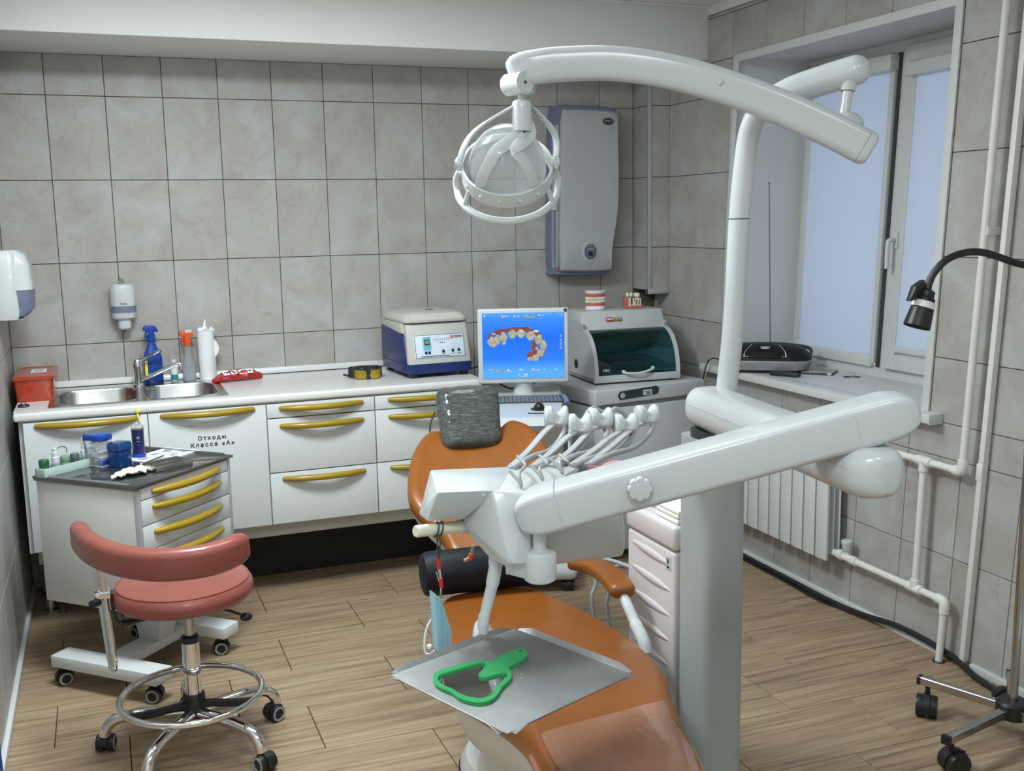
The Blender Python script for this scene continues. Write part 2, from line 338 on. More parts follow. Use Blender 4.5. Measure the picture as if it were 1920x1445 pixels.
WM = {}
def make_mesh(name, g, m, sharp=35):
    me = bpy.data.meshes.new(name); me.from_pydata([tuple(v) for v in g.v], [], g.f); me.validate()
    bm = bmesh.new(); bm.from_mesh(me); bmesh.ops.recalc_face_normals(bm, faces=list(bm.faces)); bm.to_mesh(me); bm.free()
    me.shade_smooth(); me.set_sharp_from_angle(angle=R(sharp))
    me.materials.append(m); return me
def tag(o, label=None, cat=None, group=None, kind=None):
    if label: o['label'] = label
    if cat: o['category'] = cat
    if group: o['group'] = group
    if kind: o['kind'] = kind
    return o
def thing(name, label, cat, loc=(0, 0, 0), rotz=0.0, group=None):
    o = bpy.data.objects.new(name, None); COL.objects.link(o); o.empty_display_size = 0.05
    o.location = loc; o.rotation_euler = (0, 0, rotz)
    WM[o] = Matrix.Translation(loc) @ Matrix.Rotation(rotz, 4, 'Z')
    return tag(o, label, cat, group)
def part(name, g, m, parent=None, world=False, label=None, sharp=35):
    if world and parent is not None:
        iv = WM[parent].inverted(); g.v = [tuple(iv @ Vector(v)) for v in g.v]
    o = bpy.data.objects.new(name, make_mesh(name, g, m, sharp)); COL.objects.link(o)
    if parent is not None: o.parent = parent; WM[o] = WM[parent]
    else: WM[o] = Matrix.Identity(4)
    if label: o['label'] = label
    return o
def solo(name, g, m, label, cat, loc=(0, 0, 0), group=None, sharp=35, rotz=0.0):
    o = part(name, g, m, sharp=sharp); o.location = loc; o.rotation_euler = (0, 0, rotz); WM[o] = Matrix.Translation(loc) @ Matrix.Rotation(rotz, 4, 'Z')
    return tag(o, label, cat, group)
def struct(name, g, m, sharp=35): return tag(part(name, g, m, sharp=sharp), kind='structure')
def twin(o, parent, loc):
    c = o.copy(); COL.objects.link(c); c.parent = parent; c.location = loc; WM[c] = WM.get(parent, Matrix.Identity(4)); return c
def lettering(name, body, size, M, m, parent, extrude=0.0004, spacing=1.0, bold=0.0):
    cu = bpy.data.curves.new(name, 'FONT'); cu.body = body; cu.size = size; cu.extrude = extrude; cu.align_x = 'CENTER'; cu.align_y = 'CENTER'; cu.space_character = spacing; cu.offset = bold
    t = bpy.data.objects.new(name, cu); COL.objects.link(t)
    me = bpy.data.meshes.new_from_object(t.evaluated_get(bpy.context.evaluated_depsgraph_get())); bpy.data.objects.remove(t)
    iv = WM[parent].inverted() if parent else Matrix.Identity(4)
    me.transform(iv @ M); me.materials.clear(); me.materials.append(m)
    o = bpy.data.objects.new(name, me); COL.objects.link(o)
    if parent: o.parent = parent; WM[o] = WM[parent]
    return o
FRONT = Matrix.Rotation(R(90), 4, 'X')          # local xy -> world xz, facing -y
def castor(parent, x, y, h, r, yaw, ring=True, w=0.022):
    # twin wheel castor, wheel axis along local x before yaw; top of the stem at height h
    M = Matrix.Translation((x, y, 0)) @ Matrix.Rotation(yaw, 4, 'Z')
    g = G()
    for sx in (-1, 1): g.lathe([(r*0.05, -w/2), (r*0.96, -w/2), (r, -w*0.3), (r, w*0.3), (r*0.96, w/2), (r*0.05, w/2)], seg=18, M=M @ Matrix.Translation((sx*w*0.72, 0.012, r)) @ Matrix.Rotation(R(90), 4, 'Y'))
    hood = []
    for k in range(9):
        a = R(-20+25*k); hood.append((0.012+(r+0.006)*math.cos(a), r+(r+0.006)*math.sin(a)))
    hood += [(0.012+r*0.5*math.cos(R(180)), r), (0.012, r*0.9)]
    g.prism(hood, -w*0.4, w*0.4, M=M @ Matrix(((0, 0, 1, 0), (1, 0, 0, 0), (0, 1, 0, 0), (0, 0, 0, 1))))
    g.cyl(M @ Vector((0, 0, r)), M @ Vector((0, 0, h)), 0.008, seg=8)
    c = part('castor', g, BLACKP, parent)
    if ring:
        for sx in (-1, 1):
            q = G().lathe([(r*0.64, -0.002), (r*0.88, -0.002), (r*0.88, 0.002), (r*0.64, 0.002), (r*0.64, -0.002)], seg=18, cap0=False, cap1=False, M=M @ Matrix.Translation((sx*(w*0.72+w/2), 0.012, r)) @ Matrix.Rotation(R(90), 4, 'Y'))
            part('wheel_ring', q, HOSE, c, label='grey ring on the wheel')
    return c

# ------------------------------------------------------------------ the setting
XL, XR, YF, ZC = -0.223, 2.956, -5.7, 2.60
# floor: brown joint slab with wood-look planks laid proud of the joints
floor = struct('floor', G().bb((XL-0.1, YF-0.1, -0.10), (XR+0.6, 0.1, -0.012)), FGROUT)
PL, PW, GAP = 0.567, 0.3125, 0.0028
def row_y(k, x): return -0.105-PW*k-0.030*(x-0.6)
pcache = {}
for k in range(-1, 18):
    ph = 1.057 if k % 2 == 0 else 0.713
    i0 = int(math.floor((XL-ph)/PL)); i1 = int(math.ceil((XR-ph)/PL))
    for i in range(i0, i1):
        a = max(ph+i*PL, XL); b = min(ph+(i+1)*PL, XR)
        if b-a < 0.02: continue
        t1 = 0.0 if k < 0 else None
        full = abs(b-a-PL) < 1e-4 and k >= 0
        cx_ = (a+b)/2; cy_ = (row_y(k, cx_)+row_y(k+1, cx_))/2
        if cy_ < YF+0.1: continue
        key = 'full' if full else (round(a, 3), round(b, 3), k)
        if key not in pcache:
            def yy(j, x):
                v = row_y(j, x)
                return min(v, 0.0)-cy_
            x0, x1 = a-cx_+GAP/2, b-cx_-GAP/2
            top = [(x0, yy(k+1, a)+GAP/2), (x1, yy(k+1, b)+GAP/2), (x1, yy(k, b)-GAP/2), (x0, yy(k, a)-GAP/2)]
            g = G(); e = 0.0012
            low = [(p[0], p[1], -0.012) for p in top]; mid = [(p[0], p[1], -e) for p in top]
            ins = [(top[0][0]+e, top[0][1]+e, 0), (top[1][0]-e, top[1][1]+e, 0), (top[2][0]-e, top[2][1]-e, 0), (top[3][0]+e, top[3][1]-e, 0)]
            g.loft([low, mid, ins])
            pcache[key] = make_mesh('plank', g, PLANK, 20)
        o = bpy.data.objects.new('plank', pcache[key]); COL.objects.link(o); o.parent = floor; o.location = (cx_, cy_, 0)

# walls: grout slab with separate tiles
TW, TH, ZA, TT = 0.24, 0.36, 2.178, 0.006
tcache = {}
def tile(parent, p0, udir, ndir, w, h, M0=None):
    # p0 = lower corner on the wall face, udir = along the wall, ndir = into the room
    key = (round(w, 3), round(h, 3), udir, ndir)
    if key not in tcache:
        e = 0.0010; g = G(); U = Vector(udir); Nn = Vector(ndir); Z = Vector((0, 0, 1)); q = 0.0015
        c = [(-w/2+q, -h/2+q), (w/2-q, -h/2+q), (w/2-q, h/2-q), (-w/2+q, h/2-q)]
        r0 = [U*a+Z*b for a, b in c]; r1 = [U*a+Z*b+Nn*(TT-e) for a, b in c]
        r2 = [U*(a-math.copysign(e, a))+Z*(b-math.copysign(e, b))+Nn*TT for a, b in c]
        g.loft([r0, r1, r2]); tcache[key] = make_mesh('tile', g, TILE, 20)
    o = bpy.data.objects.new('tile', tcache[key]); COL.objects.link(o); o.parent = parent
    o.location = Vector(p0)+Vector(udir)*w/2+Vector((0, 0, h/2)); return o
def rows(z0, z1):
    out = []; z = ZA-TH*7
    while z < z1:
        a, b = max(z, z0), min(z+TH, z1)
        if b-a > 0.012: out.append((a, b))
        z += TH
    return out
ZS = 2.352                                        # underside of the boxed beam
wb = struct('wall_back', G().bb((XL-0.1, 0.008, 0), (XR+0.5, 0.12, ZC)), GROUT)
x = 0.0-TW
while x < 2.834:
    a, b = max(x, XL), min(x+TW, 2.834)
    if b-a > 0.012:
        for z0, z1 in rows(0.0, ZS): tile(wb, (a, 0.006, z0), (1, 0, 0), (0, -1, 0), b-a, z1-z0)
    x += TW
wl = struct('wall_left', G().bb((XL-0.12, YF, 0), (XL-0.008, 0.1, ZC)), GROUT)
y = 0.0
while y > -2.6:
    for z0, z1 in rows(0.03, ZC if y-TW < -0.55 else ZS): tile(wl, (XL-0.006, y-TW, z0), (0, 1, 0), (1, 0, 0), TW, z1-z0)
    y -= TW
part('plaster', G().bb((XL-0.02, YF, 0), (XL, y, ZC)), PAINT, wl)
# window opening in the right wall (leans very slightly, as the reveal does)
def wy(y_, z_): return y_-0.055*(z_-0.88)
WY0, WY1, WZ0, WZ1 = -0.70, -2.075, 0.865, 2.335
wr = struct('wall_right', G().bb((XR+0.008, YF, 0), (XR+0.6, 0.1, WZ0)).bb((XR+0.008, YF, WZ1), (XR+0.6, 0.1, ZC))
            .hull([(XR+0.008, wy(WY0, z), z) for z in (WZ0, WZ1)]+[(XR+0.6, wy(WY0, z), z) for z in (WZ0, WZ1)]+[(X_, 0.1, z) for X_ in (XR+0.008, XR+0.6) for z in (WZ0, WZ1)])
            .hull([(XR+0.008, wy(WY1, z), z) for z in (WZ0, WZ1)]+[(XR+0.6, wy(WY1, z), z) for z in (WZ0, WZ1)]+[(X_, YF, z) for X_ in (XR+0.008, XR+0.6) for z in (WZ0, WZ1)]), GROUT)
def lean_tile(y0, y1, z0, z1):
    # one wall tile whose upright joints follow the slight lean of the window wall
    zc = (z0+z1)/2; yc = (y0+y1)/2; oy = wy(yc, zc); e = 0.001; q = 0.0015
    def cl(v): return min(v, -0.003)
    c = [(cl(wy(y0, z0))+q, z0+q), (cl(wy(y1, z0))-q, z0+q), (cl(wy(y1, z1))-q, z1-q), (cl(wy(y0, z1))+q, z1-q)]
    sg = [(1, 1), (-1, 1), (-1, -1), (1, -1)]
    g = G(); g.loft([[(0, y-oy, z-zc) for y, z in c], [(-(TT-e), y-oy, z-zc) for y, z in c], [(-TT, y-oy+a*e, z-zc+b*e) for (y, z), (a, b) in zip(c, sg)]])
    o = bpy.data.objects.new('tile', make_mesh('tile', g, TILE, 20)); COL.objects.link(o); o.parent = wr; o.location = (XR+0.006, oy, zc)
RT = 0.2655; yj = -1.722
ys = [0.0]; 
v = yj+RT*6
while v > -3.6:
    if v < -0.02: ys.append(v)
    v -= RT
for a, b in zip(ys[:-1], ys[1:]):
    for z0, z1 in rows(0.0, ZC-0.045):
        zm = (z0+z1)/2
        lo, hi = b, a                              # lo < hi in y
        segs = [(z0, z1, lo, hi)]
        if z1 > WZ0 and z0 < WZ1:
            segs = []
            if z0 < WZ0: segs.append((z0, WZ0, lo, hi))
            if z1 > WZ1: segs.append((WZ1, z1, lo, hi))
            c0, c1 = max(z0, WZ0), min(z1, WZ1); w0 = WY0+0.005; w1 = WY1-0.005
            if hi > w0: segs.append((c0, c1, max(lo, w0), hi))
            if lo < w1: segs.append((c0, c1, lo, min(hi, w1)))
        for s0, s1, l_, h_ in segs:
            if h_-l_ > 0.012 and s1-s0 > 0.012: lean_tile(l_, h_, s0, s1)
part('plaster', G().bb((XR, YF, 0), (XR+0.02, ys[-1], ZC)), PAINT, wr)
struct('wall_front', G().bb((XL-0.1, YF-0.12, 0), (XR+0.1, YF, ZC)), PAINT)
struct('ceiling', G().bb((XL-0.1, YF-0.1, ZC), (XR+0.6, 0.1, ZC+0.1)), PAINT)
struct('trim_1', G().bb((XL, -0.535, ZS), (XR, 0.006, ZC), 0.004), PAINT)                # boxed beam over the cabinets
struct('trim_2', G().bb((XR-0.012, YF, ZC-0.045), (XR+0.004, -0.535, ZC), 0.003).bb((XL, -0.548, ZC-0.012), (XR, -0.535, ZC), 0.003), PAINT)
# tiled pipe boxing in the corner, with metal edge strips
px0, py0, pz0 = 2.834, -0.172, 1.215
pb = struct('trim_3', G().bb((px0+0.006, py0+0.006, pz0+0.02), (XR, 0.004, ZS)), GROUT)
for z0, z1 in rows(pz0+0.02, ZS):
    tile(pb, (px0+0.006, py0, z0), (0, 1, 0), (-1, 0, 0), -py0, z1-z0)
    tile(pb, (px0, py0+0.006, z0), (1, 0, 0), (0, -1, 0), XR-px0, z1-z0)
part('edge_strip', G().bb((px0-0.006, py0-0.006, pz0), (px0+0.016, py0+0.012, ZS), 0.003).bb((px0-0.006, py0-0.008, pz0), (XR-0.002, py0+0.02, pz0+0.03), 0.003), ALU, pb)
# skirting
struct('baseboard_right', G().bb((XR-0.014, -3.6, 0), (XR+0.004, -2.34, 0.028), 0.004).bb((XR-0.014, -2.20, 0), (XR+0.004, -0.02, 0.028), 0.004), PVCW)
struct('baseboard_left', G().bb((XL-0.004, -2.6, 0), (XL+0.016, -0.02, 0.030), 0.004), PVCW)

# window: pvc lined reveal, frame, tilting sash, roller blinds, sill
WX = 3.35
def wq(y0, y1, z0, z1, x0, x1):                    # leaning box
    return [(x, wy(y, z), z) for x in (x0, x1) for y in (y0, y1) for z in (z0, z1)]
win = struct('window_1', G().hull(wq(WY0, WY0-0.012, WZ0, WZ1, XR-0.004, WX+0.05)).hull(wq(WY1, WY1+0.012, WZ0, WZ1, XR-0.004, WX+0.05)).hull(wq(WY0, WY1, WZ1-0.012, WZ1, XR-0.004, WX+0.05)), PVCW)
g = G()
for q in (wq(WY0+0.006, WY0-0.030, WZ0+0.03, WZ1+0.006, XR-0.012, XR-0.003), wq(WY1-0.008, WY1+0.026, WZ0+0.03, WZ1+0.006, XR-0.012, XR-0.003), wq(WY0+0.006, WY1-0.008, WZ1-0.028, WZ1+0.006, XR-0.0125, XR-0.003)): g.hull(q, 0.001)
part('reveal_trim', g, PVCW, win)
yl, yr, ym = WY0-0.012, WY1+0.012, -1.375
g = G()
for q in (wq(yl, yl-0.055, 0.90, WZ1-0.012, WX, WX+0.06), wq(yr, yr+0.03, 0.90, WZ1-0.012, WX, WX+0.06), wq(yl, yr, WZ1-0.07, WZ1-0.012, WX+0.001, WX+0.06), wq(yl, yr, 0.885, 0.945, WX+0.001, WX+0.06), wq(ym+0.035, ym-0.03, 0.90, WZ1-0.02, WX, WX+0.06)): g.hull(q, 0.002)
part('window_frame', g, PVCW, win)
g = G()
s0, s1 = ym-0.012, yr+0.008
for q in (wq(s0, s0-0.075, 0.945, WZ1-0.045, WX-0.03, WX+0.02), wq(s1, s1+0.05, 0.945, WZ1-0.045, WX-0.03, WX+0.02), wq(s0, s1, WZ1-0.13, WZ1-0.045, WX-0.029, WX+0.02), wq(s0, s1, 0.945, 1.03, WX-0.029, WX+0.02)): g.hull(q, 0.003)
sash = part('sash', g, PVCW, win)
hy, hz = wy(s0-0.035, 1.50), 1.50
g = G().bb((WX-0.038, hy-0.014, hz-0.035), (WX-0.029, hy+0.014, hz+0.035), 0.004)
g.tube(smooth([(WX-0.035, hy, hz), (WX-0.066, hy, hz), (WX-0.074, hy+0.002, hz-0.02), (WX-0.074, hy+0.004, hz-0.12)], 5), 0.0095, 10)
part('window_handle', g, PVCW, sash)
part('pane', G().hull(wq(yl-0.05, ym+0.03, 0.94, WZ1-0.06, WX+0.035, WX+0.041)), CLEAR, win)
part('pane', G().hull(wq(s0-0.07, s1+0.045, 1.02, WZ1-0.12, WX+0.005, WX+0.010)), CLEAR, win)
# left blind
b0, b1 = yl-0.045, ym+0.045
bl = part('roller_blind', G().hull(wq(b0-0.005, b1+0.02, 0.985, WZ1-0.13, WX-0.012, WX-0.010)), BLIND, win)
part('blind_cassette', G().hull(wq(b0+0.03, b1-0.005, WZ1-0.135, WZ1-0.065, WX-0.06, WX-0.002), 0.012, 3), PVCW, bl)
part('bottom_rail', G().hull(wq(b0-0.005, b1+0.02, 0.940, 0.99, WX-0.022, WX-0.003), 0.005), PVCW, bl)
part('side_guide', G().hull(wq(b0+0.004, b0-0.018, 0.955, WZ1-0.13, WX-0.016, WX-0.002), 0.002).hull(wq(b1+0.03, b1+0.004, 0.955, WZ1-0.13, WX-0.024, WX-0.002), 0.003), PVCW, bl)
# right blind on the sash
c0, c1 = s0-0.078, s1+0.045
br = part('roller_blind', G().hull(wq(c0-0.012, c1, 1.045, WZ1-0.16, WX-0.042, WX-0.040)), BLIND, win)
part('blind_cassette', G().hull(wq(c0+0.012, c1-0.01, WZ1-0.175, WZ1-0.115, WX-0.085, WX-0.030), 0.012, 3), PVCW, br)
part('bottom_rail', G().hull(wq(c0-0.012, c1, 1.025, 1.05, WX-0.050, WX-0.034), 0.005), PVCW, br)
part('side_guide', G().hull(wq(c0+0.006, c0-0.016, 1.02, WZ1-0.17, WX-0.046, WX-0.030), 0.002), PVCW, br)
part('gasket', G().hull(wq(ym+0.053, ym+0.030, 0.94, WZ1-0.06, WX-0.006, WX-0.001)), DGREY, win)
sill = part('sill', G().bb((2.892, -2.145, 0.862), (XR+0.02, -0.585, 0.897), 0.005).bb((XR+0.01, wy(WY1, 0.9)+0.012, 0.864), (WX+0.05, wy(WY0, 0.9)-0.012, 0.8965)), PVCW, win)
part('sill_end_cap', G().bb((2.890, -2.149, 0.860), (XR-0.001, -2.145, 0.898), 0.001), PVCW, sill)

# ------------------------------------------------------------------ cabinets and worktop along the back wall
CF, CB, CT, HT = -0.62, 0.345, 0.873, 0.908       # cabinet front, bottom, top, worktop height
def bow_handle(parent, xc, z, w, y=CF-0.018, M=None, sag=0.0, name='handle'):
    pts = []
    for k in range(13):
        t = -1+2*k/12; pts.append(Vector((xc+w/2*t, y-0.036*(1-t*t)-0.002, z-sag*(1-t*t))))
    rr = [0.0135*(1-0.25*abs(-1+2*k/12)**4) for k in range(13)]
    if M: pts = [M @ p for p in pts]
    g = G().tube(pts, rr, 12); g.ball(pts[0], rr[0], 10).ball(pts[-1], rr[-1], 10)
    up_ = (M.to_3x3() if M else Matrix.Identity(3)) @ Vector((0, 1, 0))
    for e in (1, -2): g.cyl(pts[e], pts[e]+up_*(0.02 if not M else 0.02), 0.008, seg=8)
    return part(name, g, YELLOW, parent, label='mustard yellow bow handle')
def front_panel(name, parent, x0, x1, z0, z1, y=CF, hz=None, hw=None):
    o = part(name, G().bb((x0+0.0022, y-0.018, z0+0.0022), (x1-0.0022, y, z1-0.0022), 0.002), WHITE2, parent)
    if hz: bow_handle(o, (x0+x1)/2, hz, hw or 0.37, y-0.018)
    return o
def cabinet(name, label, x0, x1, grp=None):
    t = thing(name, label, 'cabinet', ((x0+x1)/2, -0.33, CB), 0, grp)
    e = 0.0005
    g = G().bb((x0+e, CF+0.001, CB), (x0+0.016, -0.03, CT-0.001)).bb((x1-0.016, CF+0.001, CB), (x1-e, -0.03, CT-0.001)).bb((x0+0.016, CF+0.001, CB), (x1-0.016, -0.03, CB+0.016)).bb((x0+0.016, -0.04, CB+0.016), (x1-0.016, -0.03, CT-0.001)).bb((x0+0.016, CF+0.001, CT-0.02), (x1-0.016, CF+0.03, CT-0.001))
    part('body', g, WHITE2, t, world=True); return t
_bh, _fp = bow_handle, front_panel
def cab_front(t, kind, x0, x1, z0, z1, hz, hw):
    c = WM[t].translation
    o = part(kind, G().bb((x0+0.0022, CF-0.018, z0+0.0022), (x1-0.0022, CF, z1-0.0022), 0.002), WHITE2, t, world=True)
    bow_handle(o, (x0+x1)/2-c.x, hz-c.z, hw, CF-0.018-c.y); return o
ck = cabinet('sink_cabinet', 'white base cabinet with one yellow bow handle, under the sink beside the left wall', -0.160, 0.301)
cab_front(ck, 'door', -0.160, 0.301, CB, CT-0.004, 0.853, 0.36)
part('side_panel', G().bb((-0.176, -0.60, CB-0.01), (-0.1615, -0.03, CT)), WHITE2, ck, world=True)
cw = cabinet('waste_cabinet', 'white base cabinet with black Cyrillic words on its door', 0.301, 0.772)
dw = cab_front(cw, 'door', 0.301, 0.772, CB, CT-0.004, 0.853, 0.36)
for body, px_, pz_ in (('Отходы', 0.545, 0.748), ('Класса «А»', 0.546, 0.7205)):
    lettering('lettering', body, 0.0235, Matrix.Translation((px_, CF-0.0187, pz_)) @ FRONT, TEXTK, dw, spacing=1.45, bold=0.0006)
g = G()
for x0, x1, z0, z1 in ((0.405, 0.425, 0.797, 0.800), (0.445, 0.475, 0.804, 0.8025), (0.500, 0.540, 0.812, 0.816), (0.470, 0.486, 0.800, 0.801)): g.tube([(x0, CF-0.0184, z0), (x1, CF-0.0184, z1)], 0.0007, 5)
part('scuff_marks', g, GREYPRT, dw, world=True)
cm = cabinet('drawer_cabinet', 'white three-drawer base cabinet next to the door with Cyrillic words', 0.772, 1.236)
cr = cabinet('drawer_cabinet', 'white three-drawer base cabinet at the right end of the worktop, partly behind the headrest', 1.236, 1.715)
for t, x0, x1 in ((cm, 0.772, 1.236), (cr, 1.236, 1.715)):
    for z0, z1, hz in ((0.805, CT-0.004, 0.847), (0.570, 0.805, 0.771), (CB, 0.570, 0.543)): cab_front(t, 'drawer', x0, x1, z0, z1, hz, 0.345)
# plinth rails under the cabinets: set back light panel and dark pipe behind
g = G().bb((-0.15, -0.545, 0.27), (1.715, -0.515, 0.345))
rl_ = solo('cabinet_rail', g, CREAM, 'pale grey rail running under the row of white base cabinets', 'rail')
part('shade_board', G().bb((-0.05, -0.26, 0.0), (1.715, -0.245, 0.30)), mat('black_brown_shade', (0.012, 0.010, 0.009), 0.6, var=0.2), rl_)  # added board, coloured near black to stand in for shade under the cabinets
g = G()
for ly in (-0.47, -0.10):
    g.bb((-0.15, ly-0.012, 0.315), (1.715, ly+0.012, 0.345))
solo('cabinet_crossbar', g, ALU, 'thin metal bars beneath the base cabinets, behind the pale rail', 'rail')
def cab_leg(parent, x, y):
    lg = part('leg', G().cyl((x, y, 0.085), (x, y, 0.315 if y > -0.5 else 0.345), 0.024, seg=20), CHROME, parent, world=True, label='chrome adjustable leg')
    part('leg_collar', G().lathe([(0.0255, 0.078), (0.0255, 0.088)], c=(x, y, 0), seg=20), BLACKP, lg, world=True)
    part('leg_foot', G().lathe([(0.034, 0.0), (0.034, 0.006), (0.019, 0.012), (0.017, 0.078)], c=(x, y, 0), seg=20), CHROME, lg, world=True)
cab_leg(ck, -0.135, -0.33); cab_leg(cr, 1.66, -0.30)
# worktop with a cut-out for the sink
SX0, SX1, SY0, SY1 = -0.045, 0.605, -0.545, -0.125
g = G().box((0.7725, -0.6175, (CT+HT)/2), (1.925, 0.055, HT-CT), 0.012, seg=4)
for a, b in (((-0.19, -0.592, CT), (SX0, 0.0, HT)), ((SX1, -0.592, CT), (1.735, 0.0, HT)), ((SX0, -0.592, CT), (SX1, SY0, HT)), ((SX0, SY1, CT), (SX1, 0.0, HT))): g.bb(a, b)
wt = solo('worktop', g, WTOP, 'long white worktop over the row of base cabinets at the back wall', 'worktop')
part('upstand', G().hull([(-0.19, -0.016, HT), (-0.19, 0, HT), (-0.19, -0.004, HT+0.03), (-0.19, 0, HT+0.03), (1.735, -0.016, HT), (1.735, 0, HT), (1.735, -0.004, HT+0.03), (1.735, 0, HT+0.03)], 0.002), WTOP, wt)
part('upstand_seal', G().bb((-0.19, -0.0195, HT), (1.735, -0.0155, HT+0.004)), DGREY, wt)

# double bowl sink
st = thing('double_sink', 'stainless steel double bowl sink set in the white worktop', 'sink', (0.28, -0.335, HT))
def bowl(x0, x1, y0, y1, r):
    cx_, cy_ = (x0+x1)/2, (y0+y1)/2; w, h = x1-x0, y1-y0
    rr = lambda k, z: [(cx_+p[0], cy_+p[1], z) for p in rrect(w*k, h*k, r*k, 6)]
    g = G(); g.loft([rr(1.0, HT+0.003), rr(0.985, HT-0.004), rr(0.95, HT-0.11), rr(0.88, HT-0.135), rr(0.3, HT-0.140)], False, True); return g
B1, B2 = (-0.035, 0.272, -0.535, -0.155), (0.305, 0.612-0.015, -0.535, -0.155)
g = G()
# rim plate with two openings
def plate(g, X, Y, holes):
    zt, zb = HT+0.0035, HT+0.0005
    for (a, b, c, d) in ((X[0], holes[0][0], Y[0], Y[1]), (holes[0][1], holes[1][0], Y[0], Y[1]), (holes[1][1], X[1], Y[0], Y[1]), (holes[0][0], holes[0][1], Y[0], holes[0][2]), (holes[0][0], holes[0][1], holes[0][3], Y[1]), (holes[1][0], holes[1][1], Y[0], holes[1][2]), (holes[1][0], holes[1][1], holes[1][3], Y[1])):
        g.bb((a, c, zb), (b, d, zt))
    # corner fillets of the openings
    for (x0, x1, y0, y1) in holes:
        r = 0.075
        for sx, sy, cx_, cy_ in ((1, 1, x0, y0), (-1, 1, x1, y0), (1, -1, x0, y1), (-1, -1, x1, y1)):
            poly = [(cx_, cy_)]
            for k in range(7):
                a = R(90*k/6); poly.append((cx_+sx*(r-r*math.sin(a)), cy_+sy*(r-r*math.cos(a))))
            g.prism(poly, zb, zt)
plate(g, (-0.068, 0.630), (-0.575, -0.095), (B1, B2))
part('rim', g, STEEL, st, world=True)
for b in (B1, B2):
    o = part('bowl', bowl(*b, 0.075), STEEL, st, world=True)
    part('drain', G().lathe([(0.035, HT-0.1395), (0.033, HT-0.136), (0.02, HT-0.138), (0.005, HT-0.138)], c=((b[0]+b[1])/2, (b[2]+b[3])/2, 0), seg=20), CHROME, o, world=True)
# faucet
fx, fy = 0.290, -0.125
ft = thing('mixer_tap', 'chrome mixer tap with lever and swivel spout behind the sink', 'tap', (fx, fy, HT+0.003))
part('body', G().lathe([(0.027, 0), (0.027, 0.008), (0.021, 0.012), (0.021, 0.085), (0.023, 0.10), (0.014, 0.118), (0.004, 0.122)], seg=20), CHROME, ft)
part('spout', G().tube(smooth([(0, 0, 0.03), (0.03, -0.015, 0.035), (0.12, -0.04, 0.075), (0.165, -0.05, 0.092), (0.178, -0.053, 0.088), (0.180, -0.054, 0.068)], 5), 0.0105, 12), CHROME, ft)
part('lever', G().tube(smooth([(0, 0, 0.115), (0.02, -0.012, 0.118), (0.06, -0.03, 0.138), (0.10, -0.045, 0.158)], 4), [0.009]*4+[0.007]*5+[0.0085]*4, 10), CHROME, ft)

# ------------------------------------------------------------------ things on the worktop
Z0 = HT
t = thing('storage_box', 'red translucent plastic box with lid on the worktop beside the left wall', 'box', (-0.122, -0.20, Z0))
g = G(); w0, w1, d0, d1, h = 0.069, 0.0755, 0.155, 0.168, 0.098
rr = lambda w, d, z: [(p[0], p[1], z) for p in rrect(2*w, 2*d, 0.012, 3)]
g.loft([rr(w0, d0, 0.0), rr(w1, d1, h), rr(w1-0.003, d1-0.003, h), rr(w0-0.003, d0-0.003, 0.004)], False, True); g.f.append(tuple(reversed(range(0, 16))))
part('tub', g, REDBOX, t)
g = G(); g.loft([rr(w1+0.006, d1+0.006, h-0.006), rr(w1+0.006, d1+0.006, h+0.004), rr(w1+0.002, d1+0.002, h+0.008), rr(w1-0.010, d1-0.010, h+0.008), rr(w1-0.012, d1-0.012, h+0.006)])
lid = part('lid', g, REDBOX, t)
part('label_sticker', G().box((0.012, 0.03, h+0.0066), (0.060, 0.10, 0.001)), PAPER, lid, label='white paper sticker on the lid')
part('sticker_print', G().box((0.012, 0.05, h+0.0073), (0.04, 0.012, 0.0006)).box((0.012, 0.02, h+0.0073), (0.046, 0.010, 0.0006)).box((0.012, 0.0, h+0.0073), (0.03, 0.008, 0.0006)), GREYPRT, lid)
t = thing('sink_plug', 'small round black sink plug on the worktop in front of the red box', 'plug', (-0.160, -0.475, Z0))
part('disc', G().lathe([(0.021, 0), (0.0225, 0.004), (0.020, 0.009), (0.008, 0.010)], seg=20), BLACKP, t)
part('ring_pull', G().tube([(0.009*math.cos(2*math.pi*k/12), 0.002*math.sin(4*math.pi*k/12), 0.014+0.007*math.sin(2*math.pi*k/12)) for k in range(12)], 0.0018, 6, closed=True), BLACKP, t)
# soap dispenser on the wall
t = thing('soap_dispenser', 'white and grey wall soap dispenser above the sink', 'dispenser', (0.250, 0, 1.20))
M = Matrix.Translation((0, -0.054, 0))
def oval(w, d, z, n=20, y=0.0, p=0.75):
    out = []
    for k in range(n):
        a = 2*math.pi*k/n; c_, s_ = math.cos(a), math.sin(a)
        out.append((w*math.copysign(abs(c_)**p, c_), y+d*math.copysign(abs(s_)**p, s_), z))
    return out
g = G().loft([oval(0.053, 0.048, 0.066, y=-0.054), oval(0.054, 0.049, 0.10, y=-0.054), oval(0.053, 0.049, 0.140, y=-0.054), oval(0.047, 0.044, 0.158, y=-0.054), oval(0.036, 0.034, 0.163, y=-0.054)]); sd = part('cover', g, WHITE, t)
part('window_band', G().loft([oval(0.0535, 0.0485, 0.036, y=-0.054), oval(0.0535, 0.0485, 0.066, y=-0.054)]), GREYBLUE, t, label='grey window band')
part('lower_shell', G().loft([oval(0.036, 0.036, 0.004, y=-0.054), oval(0.049, 0.045, 0.013, y=-0.054), oval(0.0535, 0.0485, 0.036, y=-0.054)]), GREYW, t)
part('push_lever', G().loft([oval(0.018, 0.020, -0.041, y=-0.056), oval(0.027, 0.028, -0.033, y=-0.056), oval(0.028, 0.030, 0.0, y=-0.056), oval(0.026, 0.03, 0.006, y=-0.056)]), WHITE, t)
